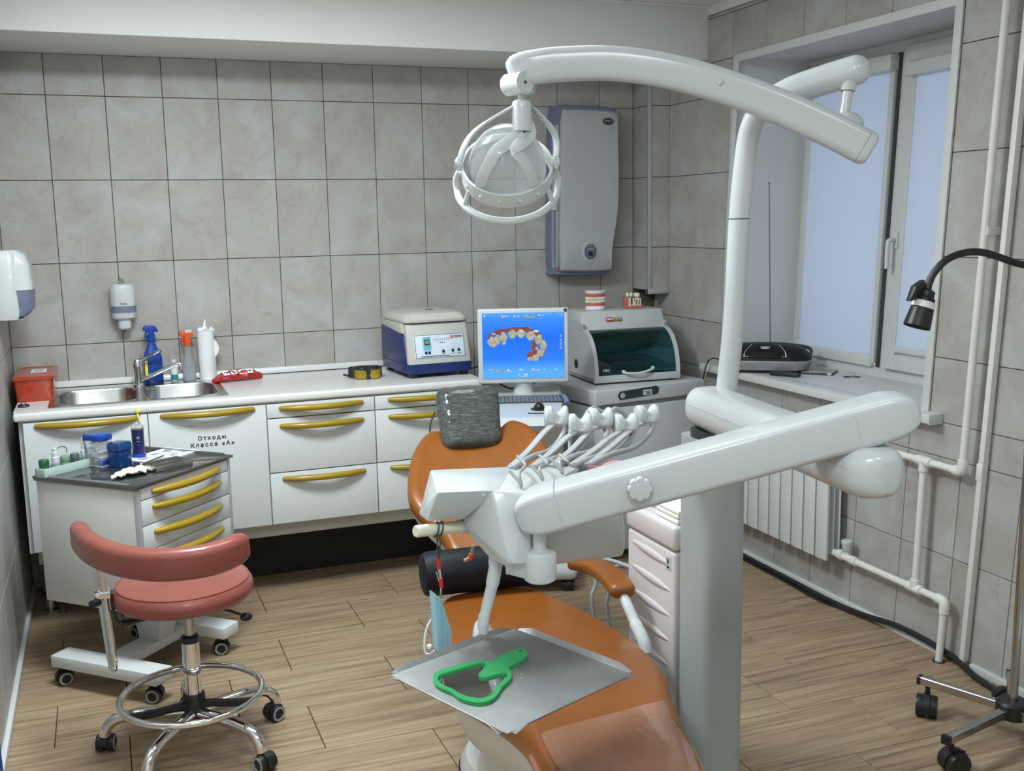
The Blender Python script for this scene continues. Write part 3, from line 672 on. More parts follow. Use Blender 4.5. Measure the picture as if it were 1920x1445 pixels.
part('nozzle', G().cyl((0, -0.060, -0.048), (0, -0.060, -0.038), 0.004, seg=8), BLACKP, t)
part('wall_hook', G().tube(smooth([(0.002, -0.02, 0.162), (-0.010, -0.02, 0.172), (0.012, -0.02, 0.180), (-0.008, -0.015, 0.186), (0.010, -0.01, 0.180)], 4), 0.0022, 6), CHROME, t)
lettering('lettering', 'TORK', 0.012, WM[t] @ Matrix.Translation((0, -0.1035, 0.076)) @ FRONT, GREYPRT, sd, bold=0.0002)
# paper towel dispenser on the left wall
t = thing('towel_dispenser', 'white paper towel dispenser with grey window on the left wall', 'dispenser', (XL, -0.40, 1.26))
def tsec(z, x1, y0, y1, r):
    w, d = x1, y1-y0
    return [(x1/2+p[0], (y0+y1)/2+p[1], z) for p in rrect(w, d, r, 4)]
part('back_shell', G().loft([tsec(0.0, 0.075, -0.115, 0.12, 0.012), tsec(0.03, 0.085, -0.122, 0.125, 0.02), tsec(0.25, 0.085, -0.122, 0.125, 0.02), tsec(0.268, 0.07, -0.11, 0.11, 0.02)]), WHITE, t)
part('front_cover', G().loft([tsec(0.115, 0.136, -0.12, 0.122, 0.035), tsec(0.21, 0.130, -0.118, 0.120, 0.035), tsec(0.25, 0.118, -0.112, 0.115, 0.035), tsec(0.27, 0.09, -0.10, 0.10, 0.03)]), WHITE, t)
part('window_panel', G().loft([tsec(0.012, 0.108, -0.105, 0.105, 0.03), tsec(0.035, 0.130, -0.112, 0.115, 0.035), tsec(0.115, 0.134, -0.118, 0.12, 0.035)]), GREYBLUE, t, label='grey see-through window panel')
part('paper_edge', G().box((0.06, -0.01, 0.0), (0.06, 0.16, 0.002)), PAPER, t)
# bottles
def trigger_bottle(name, label, loc, rz, bodyprof, headz, mb, mh, flat=1.0, n=20):
    t = thing(name, label, 'bottle', loc, rz)
    g = G(); rings = []
    for r, z in bodyprof: rings.append([(p[0]*r*1.0, p[1]*r*flat, z) for p in [(math.copysign(abs(math.cos(2*math.pi*k/n))**0.7, math.cos(2*math.pi*k/n)), math.copysign(abs(math.sin(2*math.pi*k/n))**0.7, math.sin(2*math.pi*k/n))) for k in range(n)]])
    g.loft(rings); b = part('bottle_body', g, mb, t)
    z = headz; g = G().cyl((0, 0, z-0.02), (0, 0, z+0.008), 0.0165, seg=16)
    g.hull([(x_, y_, z_) for x_, z_ in ((-0.034, z+0.040), (-0.034, z+0.027), (0.030, z+0.028), (0.030, z+0.018), (0.018, z+0.048), (-0.022, z+0.052)) for y_ in (-0.010, 0.010)], 0.003)
    g.hull([(x_, y_, z_) for x_, z_ in ((-0.012, z), (0.012, z), (0.014, z+0.032), (-0.012, z+0.032)) for y_ in (-0.009, 0.009)], 0.002)
    hd = part('spray_head', g, mh, t)
    part('trigger', G().tube(smooth([(-0.014, 0, z+0.030), (-0.024, 0, z+0.010), (-0.018, 0, z-0.012)], 4), 0.0050, 8), mh, t)
    return t
t = trigger_bottle('spray_bottle', 'tall blue spray bottle with blue trigger behind the tap', (0.357, -0.075, Z0+0.001), 0.15, [(0.038, 0), (0.0405, 0.006), (0.0405, 0.115), (0.037, 0.135), (0.020, 0.170), (0.0155, 0.185), (0.0155, 0.20)], 0.215, BLUEP, BLUEP, 0.72)
part('label_sticker', G().box((-0.035, -0.0275, 0.075), (0.012, 0.004, 0.07)), LIME, t, label='pale yellow and white label edge')
t = trigger_bottle('spray_bottle', 'clear spray bottle with orange and white trigger beside the paper roll', (0.512, -0.065, Z0), 0.1, [(0.027, 0), (0.029, 0.006), (0.029, 0.075), (0.026, 0.09), (0.017, 0.105), (0.018, 0.12), (0.0145, 0.135), (0.0165, 0.15), (0.0145, 0.165)], 0.184, CLEARP, ORANGEP, 0.8)
part('liquid', G().loft([[(0.0255*p[0], 0.02*p[1], z) for p in [(math.cos(2*math.pi*k/16), math.sin(2*math.pi*k/16)) for k in range(16)]] for z in (0.004, 0.058)]), CLEARP, t)
part('head_cap', G().box((0.006, 0, 0.229), (0.030, 0.022, 0.014), 0.003), WHITE, t, label='white top of the spray head')
t = thing('small_bottle', 'small white and teal pump bottle between the blue and clear spray bottles', 'bottle', (0.447, -0.060, Z0))
part('bottle_body', G().lathe([(0.014, 0), (0.0155, 0.003), (0.0155, 0.068), (0.012, 0.078)], seg=16), PAPER, t)
part('teal_band', G().lathe([(0.0159, 0.012), (0.0159, 0.036)], seg=16), TEALP, t)
part('cap', G().lathe([(0.012, 0.077), (0.012, 0.10), (0.010, 0.104)], seg=16), WHITE, t)
# kitchen roll
t = thing('paper_towel_roll', 'tall white paper towel roll standing by the wall on the worktop', 'paper roll', (0.592, -0.066, Z0))
g = G(); rings = []
for i, z in enumerate((0, 0.004, 0.06, 0.12, 0.19, 0.222)):
    rings.append([((0.036+0.0015*math.sin(3*a+i)+(0.004 if k == 0 else 0))*math.cos(a), (0.036+0.0015*math.sin(3*a+i))*math.sin(a), z) for k, a in enumerate(2*math.pi*k/24 for k in range(24))])
g.loft(rings); rl = part('roll', g, PAPER, t)
g = G(); o0 = []
for k in range(9):
    a = R(-150+42*k); o0.append((a, 0.038+0.006*math.sin(5.1*k)))
g.loft([[(r*math.cos(a)*0.9, r*math.sin(a)*0.9, 0.219) for a, r in o0], [(r*1.08*math.cos(a), r*1.08*math.sin(a), 0.232+0.010*math.sin(3.3*i)) for i, (a, r) in enumerate(o0)], [(r*0.75*math.cos(a), r*0.75*math.sin(a), 0.236+0.014*math.sin(2.1*i+1)) for i, (a, r) in enumerate(o0)], [(r*0.25*math.cos(a), r*0.25*math.sin(a), 0.230) for a, r in o0]], False, True)
g.loft([[(-0.012, -0.02, 0.235), (0.004, -0.02, 0.235), (0.012, -0.01, 0.236)], [(-0.006, -0.018, 0.262), (0.002, -0.017, 0.268), (0.006, -0.012, 0.258)], [(0.0, -0.012, 0.28), (0.003, -0.012, 0.283), (0.005, -0.011, 0.278)]])
part('loose_sheet', g, PAPER, rl)
g = G().loft([[(0.036, -0.008, 0.19), (0.036, -0.006, 0.10)], [(0.048, -0.016, 0.175), (0.050, -0.014, 0.12)], [(0.058, -0.018, 0.150), (0.056, -0.018, 0.138)]], False, False, closed=False); part('loose_flap', g, PAPER, rl)
# red wet wipe pack
t = thing('wipes_pack', 'crumpled red and white wet wipes pack at the right edge of the sink', 'pack', (0.713, -0.165, Z0), R(14))
g = G(); rings = []
for i in range(15):
    s = -1+2*i/14; e = max(0.0, 1-abs(s)**3.2); w = 0.042*(0.55+0.45*e)+0.006*math.sin(i*2.3); hh = 0.006+0.044*e+0.003*math.sin(i*1.7)
    if abs(s) > 0.93: hh = 0.010 if i == 0 else 0.016
    rings.append([(0.112*s, w*math.cos(a)*(1 if math.sin(a) > -0.3 else 0.8), 0.001+hh*(0.5+0.5*math.sin(a))+(0.004*math.sin(5*a+i) if math.sin(a) > 0 else 0)+(0.022*max(0, s-0.55) if math.sin(a) > -.2 else 0)) for a in (2*math.pi*k/18 for k in range(18))])
g.loft(rings); pk = part('film_bag', g, RED, t)
g = G()
for i, xx in enumerate((-0.060, -0.023, 0.014, 0.050)):
    g.hull([(xx+dx, y_, z_) for dx in (-0.015, 0.015) for y_, z_ in ((-0.036, 0.038), (-0.012, 0.053), (-0.038, 0.036), (-0.012, 0.049))])
part('white_panel', g, PAPER, pk, label='white picture squares printed on the bag')
g = G()
for i, xx in enumerate((-0.060, -0.023, 0.014, 0.050)):
    M = Matrix.Translation((xx, -0.0245, 0.0462)) @ Matrix.Rotation(R(28), 4, 'X') @ Matrix.Rotation(R((20, -40, 55, 0)[i]), 4, 'Z')
    g.box((0, 0.002, 0), (0.016, 0.004, 0.0012), M=M).box((0.003, -0.003, 0), (0.004, 0.012, 0.0012), M=M)
part('picture_print', g, TEXTK, pk)
# safety goggles with amber lenses
t = thing('safety_goggles', 'black strapped safety goggles with amber lenses left of the centrifuge', 'goggles', (1.27, -0.375, Z0), R(-6))
g = G()
g.tube(smooth([(-0.062, 0.03, 0.045), (-0.058, -0.01, 0.050), (-0.030, -0.036, 0.050), (0.0, -0.034, 0.042), (0.030, -0.036, 0.050), (0.060, -0.008, 0.050), (0.066, 0.03, 0.045)], 5), 0.0055, 8)
part('frame', g, BLACKP, t)
part('headband', G().sweep(smooth([(-0.062, 0.02, 0.024), (-0.078, 0.05, 0.022), (-0.070, 0.085, 0.024), (-0.01, 0.105, 0.026), (0.05, 0.090, 0.026), (0.066, 0.05, 0.028), (0.062, 0.01, 0.030)], 5), rrect(0.004, 0.042, 0.0018, 2)), BLACKP, t)
for sx in (-1, 1):
    part('lens', G().sweep(smooth([(sx*0.060, -0.008, 0.026), (sx*0.050, -0.030, 0.024), (sx*0.028, -0.040, 0.023), (sx*0.010, -0.036, 0.024)], 4), rrect(0.0025, 0.040, 0.001, 2)), AMBER, t)
part('nose_bridge', G().hull([(-0.010, -0.040, 0.002), (0.010, -0.040, 0.002), (-0.005, -0.036, 0.045), (0.005, -0.036, 0.045), (-0.01, -0.03, 0.002), (0.01, -0.03, 0.002)], 0.002), BLACKP, t)
part('side_shield', G().bb((-0.066, -0.01, 0.006), (-0.058, 0.04, 0.044), 0.002).bb((0.058, -0.01, 0.006), (0.066, 0.03, 0.044), 0.002), BLACKP, t)
part('strap_buckle', G().box((-0.09, 0.05, 0.012), (0.035, 0.006, 0.010), 0.002, rot=(0, 0.3, 0.4)), DGREY, t)
# centrifuge
ce = thing('centrifuge', 'grey and navy bench centrifuge at the right end of the worktop', 'centrifuge', (1.575, -0.30, Z0), R(3))
def csec(y0, y1, x0, x1, z, r=0.02): return [((x0+x1)/2+p[0], (y0+y1)/2+p[1], z) for p in rrect(x1-x0, y1-y0, r, 4)]
part('base', G().loft([csec(-0.185, 0.19, -0.150, 0.150, 0.018), csec(-0.19, 0.195, -0.158, 0.158, 0.022), csec(-0.19, 0.195, -0.160, 0.160, 0.060), csec(-0.185, 0.19, -0.155, 0.155, 0.064)]), NAVY, ce)
part('foot', G().bb((-0.14, -0.18, 0), (-0.11, -0.15, 0.02)).bb((0.11, -0.18, 0), (0.14, -0.15, 0.02)).bb((-0.14, 0.15, 0), (-0.11, 0.18, 0.02)).bb((0.11, 0.15, 0), (0.14, 0.18, 0.02)), BLACKP, ce)
part('side_shell', G().hull([(sx, y_, z_) for sx in (-0.158, 0.158) for y_, z_ in ((-0.172, 0.060), (0.193, 0.060), (0.193, 0.222), (0.12, 0.222), (-0.10, 0.200), (-0.135, 0.19))], 0.006), NAVY, ce)
fc = part('front_shell', G().hull([(sx*(0.153 if z_ < 0.1 else 0.146), y_, z_) for sx in (-1, 1) for y_, z_ in ((-0.190, 0.062), (-0.150, 0.062), (-0.085, 0.245), (-0.148, 0.245))], 0.008).hull([(sx*0.1595, y_, z_) for sx in (-1, 1) for y_, z_ in ((-0.05, 0.205), (0.19, 0.222), (0.19, 0.248), (-0.12, 0.248), (-0.12, 0.20))], 0.004), CREAM, ce)
part('lid', G().loft([csec(-0.160, 0.19, -0.155, 0.152, 0.251, 0.03), csec(-0.162, 0.19, -0.156, 0.153, 0.262, 0.03), csec(-0.140, 0.17, -0.138, 0.138, 0.288, 0.04), csec(-0.10, 0.13, -0.10, 0.10, 0.295, 0.05)]), CREAM, ce)
part('lid_latch', G().box((0.02, 0.0, 0.296), (0.035, 0.02, 0.003), 0.001), DGREY, ce)
sl = math.atan2(0.042, 0.183)
MP = Matrix.Translation((0.006, -0.1735, 0.142)) @ Matrix.Rotation(-sl, 4, 'X') @ FRONT
def pbox(g, x, y, w, h, d=0.0008, z=0.0005): return g.box((x, y, z), (w, h, d), M=MP)
pn = part('control_panel', G().box((0, 0, -0.0005), (0.246, 0.110, 0.003), 0.001, M=MP), mat('panel_print_white', (0.66, 0.74, 0.82), 0.3), fc)
g = G(); 
for x, y, w, h in ((0, 0.052, 0.240, 0.002), (0, -0.052, 0.240, 0.002), (-0.119, 0, 0.002, 0.104), (0.119, 0, 0.002, 0.104)): pbox(g, x, y, w, h, z=0.0014)
part('panel_border', g, NAVY, pn)
part('display_module', pbox(G(), -0.062, 0.012, 0.038, 0.060, 0.0016, 0.0015), mat('cyan_print', (0.16, 0.48, 0.60), 0.3), pn)
part('lcd_window', pbox(G(), -0.062, 0.018, 0.026, 0.026, 0.0016, 0.0022), DGREY, pn)
g = G()
for x, y in ((-0.070, -0.030), (-0.054, -0.030), (0.014, -0.027), (0.060, -0.025), (0.090, -0.024)): pbox(g, x, y, 0.012, 0.013, 0.002, 0.0018)
part('push_button', g, NAVY, pn)
g = G()
for k in range(8): pbox(g, -0.026+0.0105*k, 0.030+0.0005*k, 0.0035, 0.0035, z=0.0014); pbox(g, -0.026+0.0105*k, 0.023+0.0005*k, 0.002, 0.004, z=0.0014)
pbox(g, 0.012, 0.014, 0.026, 0.003, z=0.0014); pbox(g, -0.025, -0.046, 0.14, 0.003, z=0.0014)
for x in (0.014, 0.060, 0.090): pbox(g, x, -0.039, 0.018, 0.0022, z=0.0014)
part('panel_print', g, TEXTK, pn)
lettering('display_digits', '08', 0.020, WM[ce] @ MP @ Matrix.Translation((-0.062, 0.018, 0.0032)), CREAM, pn)
g = G()
for k in range(6): g.box((0, 0.006, 0.0018), (0.003, 0.008, 0.0008), M=MP @ Matrix.Translation((0.062, 0.038, 0)) @ Matrix.Rotation(R(60*k), 4, 'Z'))
pbox(g, 0.092, 0.034, 0.034, 0.002, z=0.0016)
part('logo', g, REDPRT, pn); part('logo_print', pbox(G(), 0.092, 0.040, 0.040, 0.006, z=0.0016), GREYPRT, pn)
solo('power_cable', G().tube(smooth([(1.738, -0.20, Z0+0.03), (1.80, -0.22, Z0-0.01), (1.90, -0.18, Z0+0.0), (2.02, -0.05, Z0+0.04)], 8), 0.004, 8), BLACKP, 'black power cable running from the centrifuge to behind the monitor', 'cable')
# yellow strap with a clip hanging from the worktop edge
t = thing('key_strap', 'thin yellow strap hanging down the joint below the sink worktop', 'strap', (0.268, -0.652, 0.885))
part('strap', G().sweep(smooth([(-0.004, 0.006, 0.0), (-0.002, 0.003, -0.03), (0.006, 0.002, -0.06), (0.010, 0.0, -0.12), (0.014, 0.0, -0.17), (0.012, -0.004, -0.215)], 4), rrect(0.011, 0.0025, 0.001, 2)), LIME, t)
part('clip', G().box((-0.002, 0.001, 0.0), (0.018, 0.008, 0.014), 0.003), LIME, t)
part('end_tab', G().ball((0.012, -0.008, -0.225), (0.016, 0.006, 0.012), 10), LIME, t)

# ------------------------------------------------------------------ right-hand corner: scanner cart, chest, steriliser, purifier
ic = thing('imaging_cart', 'white scanner cart with lit screen and keyboard between the worktop and the grey chest', 'computer', (1.88, -0.78, 0), R(-19))
def P3(o, x, y, z): return WM[o] @ Vector((x, y, z))
part('monitor_housing', G().box((0, 0.030, 1.062), (0.402, 0.042, 0.332), 0.008, seg=3).box((0, 0.065, 1.05), (0.24, 0.05, 0.22), 0.02), WHITE, ic)
scr = part('screen', G().box((0, 0, 0), (0.362, 0.004, 0.292)), SCREEN, ic); scr.location = (0.0, 0.0085, 1.064)
SX, SZ = 0.362/630.0, 0.292/496.0                # picture on the screen, drawn flat in its own plane
def sp(px, py): return Vector(((px-413)*SX, 0, -(py-447)*SZ))
def disc(g, px, py, rx, rz, y, n=14, rot=0.0):
    c = sp(px, py); vs = []
    for k in range(n):
        a = 2*math.pi*k/n; q = 1+0.10*math.cos(4*a); u, w = rx*SX*math.cos(a)*q, rz*SZ*math.sin(a)*q
        vs.append((c.x+u*math.cos(rot)-w*math.sin(rot), y, c.z+u*math.sin(rot)+w*math.cos(rot)))
    g.add(vs, [tuple(range(n))])
def strip(g, pts, w, y):
    q = smooth([sp(*p) for p in pts], 5); L_ = []
    for i in range(len(q)):
        t = (q[min(i+1, len(q)-1)]-q[max(i-1, 0)]).normalized(); n_ = Vector((-t.z, 0, t.x))*w*SX*(0.8+0.2*math.sin(i*0.9))
        L_.append([(q[i]+n_+Vector((0, y, 0))), (q[i]-n_+Vector((0, y, 0)))])
    g.loft(L_, False, False, closed=False)

E_GUM = glow('screen_gum', (0.34, 0.105, 0.08), 0.75); E_TEETH = glow('screen_teeth', (0.60, 0.58, 0.42), 0.72); E_HI = glow('screen_white', (0.65, 0.74, 0.92), 0.8); E_PALE = glow('screen_pale_blue', (0.16, 0.42, 0.95), 0.8); E_YEL = glow('screen_yellow', (0.40, 0.52, 0.30), 0.75)
g = G(); strip(g, [(150, 395), (185, 352), (250, 335), (330, 325), (400, 322), (470, 335), (530, 372), (562, 420)], 20, -0.0022); strip(g, [(505, 420), (495, 455), (500, 490), (470, 520), (440, 530)], 30, -0.0022); strip(g, [(560, 420), (570, 470), (540, 520), (500, 545)], 24, -0.0022)
im = part('scan_picture', g, E_GUM, scr); im.location = (0, 0, 0)
g = G()
for px_, py_, rx, rz, ro in ((172, 412, 34, 36, 0.1), (215, 398, 26, 36, 0), (262, 380, 26, 38, 0.2), (328, 358, 31, 34, 0), (396, 355, 34, 32, 0), (470, 374, 36, 34, -.2), (530, 402, 26, 40, -.3), (566, 448, 24, 40, 0), (545, 505, 28, 26, .3), (505, 540, 30, 24, .4), (462, 548, 20, 16, 0), (262, 425, 16, 14, 0), (180, 440, 26, 14, 0), (515, 470, 12, 10, 0), (530, 490, 14, 10, 0)): disc(g, px_, py_, rx, rz, -0.0026, rot=ro)
part('scan_teeth', g, E_TEETH, scr)
g = G()
for px_, py_, w in ((185, 355, 16), (320, 345, 9), (400, 340, 12), (480, 352, 14), (510, 340, 22), (560, 430, 8), (160, 400, 9), (520, 520, 10)): disc(g, px_, py_, w, w*0.4, -0.0029)
part('scan_highlights', g, E_HI, scr)
def srect(g, x0, y0, x1, y1, y): a, b = sp(x0, y0), sp(x1, y1); g.add([(a.x, y, a.z), (b.x, y, a.z), (b.x, y, b.z), (a.x, y, b.z)], [(0, 1, 2, 3)])
g = G()
for b in ((105, 203, 722, 212), (108, 240, 720, 243), (105, 655, 722, 659), (110, 614, 716, 617)): srect(g, *b, -0.0022)
tag(part('menu_bars', g, E_PALE, scr), kind='stuff')
g = G()
for b in ((248, 218, 262, 232), (268, 222, 300, 228), (340, 218, 352, 232), (358, 222, 388, 228), (530, 212, 546, 228), (552, 222, 575, 228), (706, 218, 716, 228), (112, 210, 122, 228), (140, 622, 176, 627), (285, 624, 302, 638), (305, 630, 316, 638), (380, 622, 398, 636), (402, 630, 426, 634), (476, 620, 494, 636), (500, 630, 540, 634), (565, 624, 576, 632), (650, 628, 672, 634), (412, 658, 440, 674), (370, 662, 384, 670), (392, 678, 444, 683)): srect(g, *b, -0.0024)
for k in range(4):
    yy_ = 372+k*29
    for b in ((695, yy_, 709, yy_+3), (695, yy_+13, 709, yy_+16), (695, yy_, 698, yy_+16), (706, yy_, 709, yy_+16)): srect(g, *b, -0.0024)
tag(part('menu_icons', g, E_HI, scr), kind='stuff')
g = G(); srect(g, 412, 226, 505, 238, -0.0023); srect(g, 185, 628, 270, 640, -0.0023); srect(g, 430, 216, 440, 230, -0.0024); srect(g, 205, 620, 214, 632, -0.0024)
tag(part('menu_highlight', g, E_YEL, scr), kind='stuff')
part('monitor_badge', G().cyl((0.187, 0.0095, 1.218), (0.187, 0.0065, 1.218), 0.0075, seg=16), DGREY, ic)
part('monitor_neck', G().tube([(0, 0.07, 0.84), (0, 0.07, 0.86), (0, 0.065, 0.88), (0, 0.06, 0.92)], [0.048, 0.046, 0.042, 0.048], 18), WHITE, ic)
# console: sloping top with keyboard and trackball
prof = [(-0.38, 0.755), (-0.395, 0.775), (-0.36, 0.805), (-0.04, 0.835), (0.16, 0.848), (0.19, 0.83), (0.19, 0.55), (-0.20, 0.55)]
def cwid(y): return 0.17-0.045*max(0, min(1, (-y-0.12)/0.28))**1.6
g = G().loft([[(-cwid(y)*1.0, y, z) for y, z in prof], [(-cwid(y)*0.96, y, z+0.006) for y, z in prof], [(cwid(y)*0.96, y, z+0.006) for y, z in prof], [(cwid(y), y, z) for y, z in prof]])
part('console', g, WHITE, ic)
def ctop(y): return 0.811+(y+0.36)*(0.030/0.32)
MK = Matrix.Translation((0.015, -0.085, ctop(-0.085)+0.0025)) @ Matrix.Rotation(math.atan(0.030/0.32), 4, 'X')
kb = part('keyboard_bed', G().box((0, 0, 0), (0.290, 0.110, 0.004), 0.001, M=MK), DGREY, ic)
g = G()
for r_ in range(6):
    for c_ in range(16): g.box((-0.132+0.0176*c_, -0.044+0.0176*r_, 0.0035), (0.0145, 0.0145, 0.003), M=MK)
tag(part('keys', g, mat('key_grey', (0.17, 0.19, 0.20), 0.5), kb), kind='stuff')
part('trackball', G().ball((0.05, -0.235, ctop(-0.235)+0.006), 0.022, 16), BLACKP, ic)
part('trackball_ring', G().lathe([(0.036, 0), (0.036, 0.003), (0.028, 0.005)], c=(0.05, -0.235, ctop(-0.235)-0.001), seg=20), BLACKP, ic)
part('front_slot', G().sweep(smooth([(0.0, -0.300, ctop(-0.30)+0.001), (0.05, -0.310, ctop(-0.31)+0.001), (0.10, -0.297, ctop(-0.297)+0.001)], 5), rrect(0.010, 0.004, 0.0015, 2)), BLACKP, ic)
part('scanner_camera', G().tube(smooth([(0.155, -0.05, 0.852), (0.168, -0.10, 0.852), (0.175, -0.14, 0.843), (0.175, -0.17, 0.830)], 4), [0.006]*4+[0.010]*4+[0.012]*5, 10), GREYBLUE, ic)
part('body', G().box((0, 0.02, 0.34), (0.30, 0.34, 0.44), 0.03, seg=3), WHITE, ic)
part('base', G().box((0, 0.0, 0.09), (0.42, 0.46, 0.07), 0.03, seg=3), WHITE, ic)
for x, y in ((-0.17, -0.19), (0.17, -0.19), (-0.17, 0.19), (0.17, 0.19)): castor(ic, x, y, 0.06, 0.026, 0, ring=False)
part('monitor_cable', G().tube(smooth([(-0.06, 0.07, 0.93), (-0.12, 0.09, 0.90), (-0.05, 0.09, 0.86), (0.06, 0.09, 0.89), (0.10, 0.085, 0.93)], 6), 0.004, 8), BLACKP, ic)

# grey-white chest with drawer fronts
cz = 0.832
ch = thing('appliance_chest', 'grey white chest with dark oval display standing under the steriliser', 'chest', (2.515, -0.455, 0), R(8))
part('body', G().box((0, 0.01, 0.40), (0.640, 0.48, 0.70), 0.006), GREYW, ch)
part('door', G().box((0, -0.250, 0.395), (0.638, 0.036, 0.690), 0.006), GREYW, ch)
part('top_fascia', G().box((0, -0.006, 0.795), (0.645, 0.525, 0.073), 0.008, seg=3), GREYW, ch)
part('plinth', G().box((0, 0.02, 0.025), (0.60, 0.42, 0.05)), DGREY, ch)
dp = [(-0.195+0.0, 0.0)]
oc = [(p[0], p[1]) for p in rrect(0.225, 0.040, 0.0199, 6)]
oc = [(x-0.01*(1 if x < 0 else 0), y+(0.010*(x/0.11) if x > 0 else 0)) for x, y in oc]
MD = Matrix.Translation((-0.070, -0.2685, 0.797)) @ FRONT
ds = part('display_panel', G().prism(oc, -0.001, 0.002, M=MD), mat('dark_green_panel', (0.01, 0.035, 0.035), 0.25), ch)
part('lcd_window', G().box((0.045, 0.003, 0.002), (0.052, 0.026, 0.0016), M=MD), mat('lcd_grey', (0.50, 0.56, 0.54), 0.3), ds)
part('lock_button', G().lathe([(0.0135, 0.001), (0.0135, 0.004), (0.009, 0.005)], c=(-0.098, 0, 0), seg=18, M=MD), ALU, ds)
tag(part('panel_print', G().box((0.047, 0.006, 0.0031), (0.030, 0.003, 0.0006), M=MD).box((0.050, -0.002, 0.0031), (0.024, 0.006, 0.0006), M=MD).box((-0.02, 0.0, 0.0024), (0.008, 0.008, 0.0006), M=MD).box((0.094, 0.010, 0.0024), (0.020, 0.006, 0.0006), M=MD), DGREY, ds), kind='stuff')

# ultraviolet steriliser on the chest
us = thing('steriliser_cabinet', 'grey steriliser cabinet with curved dark teal glass door on top of the grey chest', 'steriliser', (2.540, -0.43, cz), R(-3))
hw = 0.2225; yb = 0.19
side = [(yb, 0.012), (-0.175, 0.012), (-0.20, 0.03), (-0.195, 0.06)]
# glass arc from the fascia down to the base
arc = []
for k in range(13):
    a = R(90-102*k/12); arc.append((-0.035-0.160*math.cos(a)*0.96, 0.055+0.190*max(-0.03, math.sin(a))))
arc = [(-0.035, 0.245), (-0.062, 0.242), (-0.092, 0.231), (-0.122, 0.211), (-0.149, 0.181), (-0.170, 0.145), (-0.184, 0.105), (-0.191, 0.070), (-0.193, 0.040)]
def hoop(x0, x1, w0, m, nm, par):
    q = smooth([(0, y, z) for y, z in arc], 3); n_ = len(q); L_ = []
    for i in range(n_):
        t = (q[min(i+1, n_-1)]-q[max(i-1, 0)]).normalized(); nn = Vector((0, t.z, -t.y))
        o_ = q[i]; L_.append([Vector((x0, 0, 0))+o_, Vector((x1, 0, 0))+o_, Vector((x1, 0, 0))+o_-nn*w0, Vector((x0, 0, 0))+o_-nn*w0])
    return part(nm, G().loft(L_), m, par)
bk = G()
bk.bb((-hw, yb-0.012, 0.012), (hw, yb, 0.330)).bb((-hw, -0.19, 0.012), (hw, yb, 0.030), 0.002)
for s in (-1, 1):
    pl_ = [(yb, 0.012)]+[(-0.19, 0.012)]+[(y, z) for y, z in reversed(arc)]+[(-0.06, 0.275), (yb, 0.30)]
    M_ = Matrix(((0, 0, 1, 0), (1, 0, 0, 0), (0, 1, 0, 0), (0, 0, 0, 1)))
    bk.prism(pl_, s*hw-(0.010 if s > 0 else 0), s*hw+(0.010 if s < 0 else 0), M=M_)
part('housing', bk, GREYW, us)
part('hood', G().hull([(sx*(hw+0.0 if z_ < 0.3 else hw-0.006), y_, z_) for sx in (-1, 1) for y_, z_ in ((yb, 0.243), (-0.040, 0.243), (-0.036, 0.255), (-0.005, 0.332), (yb, 0.335))], 0.003), GREYW, us)
part('base_lip', G().bb((-hw-0.003, -0.200, 0.008), (hw+0.003, -0.186, 0.042), 0.003), GREYW, us)
part('foot', G().bb((-0.20, -0.17, 0), (-0.17, -0.14, 0.013)).bb((0.17, -0.17, 0), (0.20, -0.14, 0.013)).bb((-0.20, 0.13, 0), (-0.17, 0.16, 0.013)).bb((0.17, 0.13, 0), (0.20, 0.16, 0.013)), BLACKP, us)
gd = hoop(-hw+0.012, hw-0.012, 0.003, TEALGLASS, 'glass_door', us)
hoop(-hw-0.001, -hw+0.018, -0.008, GREYW, 'door_hoop', gd); hoop(hw-0.018, hw+0.001, -0.008, GREYW, 'door_hoop', gd)
g = G().tube(smooth([(-0.075, -0.196, 0.056), (-0.060, -0.212, 0.050), (0.0, -0.222, 0.050), (0.060, -0.212, 0.060), (0.078, -0.196, 0.066)], 5), 0.0062, 10).ball((-0.075, -0.198, 0.056), 0.010, 10).ball((0.078, -0.198, 0.066), 0.010, 10)
part('door_handle', g, WHITE, gd)
part('vent_disc', G().cyl((-hw+0.001, 0.04, 0.075), (-hw-0.002, 0.04, 0.075), 0.023, seg=20), BLACKP, us)
part('uv_tube', G().cyl((-0.16, 0.06, 0.225), (0.16, 0.06, 0.225), 0.010, seg=12), WHITE, us)
sw = G(); MS = Matrix.Translation((-0.072, -0.0265, 0.292)) @ Matrix.Rotation(R(-22), 4, 'X') @ FRONT
rs = part('switch_block', sw.box((0, 0, 0), (0.036, 0.020, 0.004), 0.001, M=MS), REDPRT, us, label='red printed rocker switch')
part('gold_switch', G().box((0.038, 0, 0), (0.052, 0.018, 0.004), 0.001, M=MS), mat('olive_gold_plastic', (0.25, 0.20, 0.03), 0.35), us)
g = G()
for k, w in enumerate((0.003, 0.005, 0.002, 0.004, 0.003)): g.box((-0.012+0.006*k, 0, 0.0023), (w, 0.009, 0.001), M=MS)
for k in range(3): g.box((0.023+0.015*k, 0.003, 0.0023), (0.008, 0.004, 0.001), M=MS)
part('switch_print', g, PAPER, us)
lettering('lettering', 'УФК', 0.017, WM[us] @ Matrix.Translation((-0.165, -0.1975, 0.066)) @ FRONT, PAPER, us)
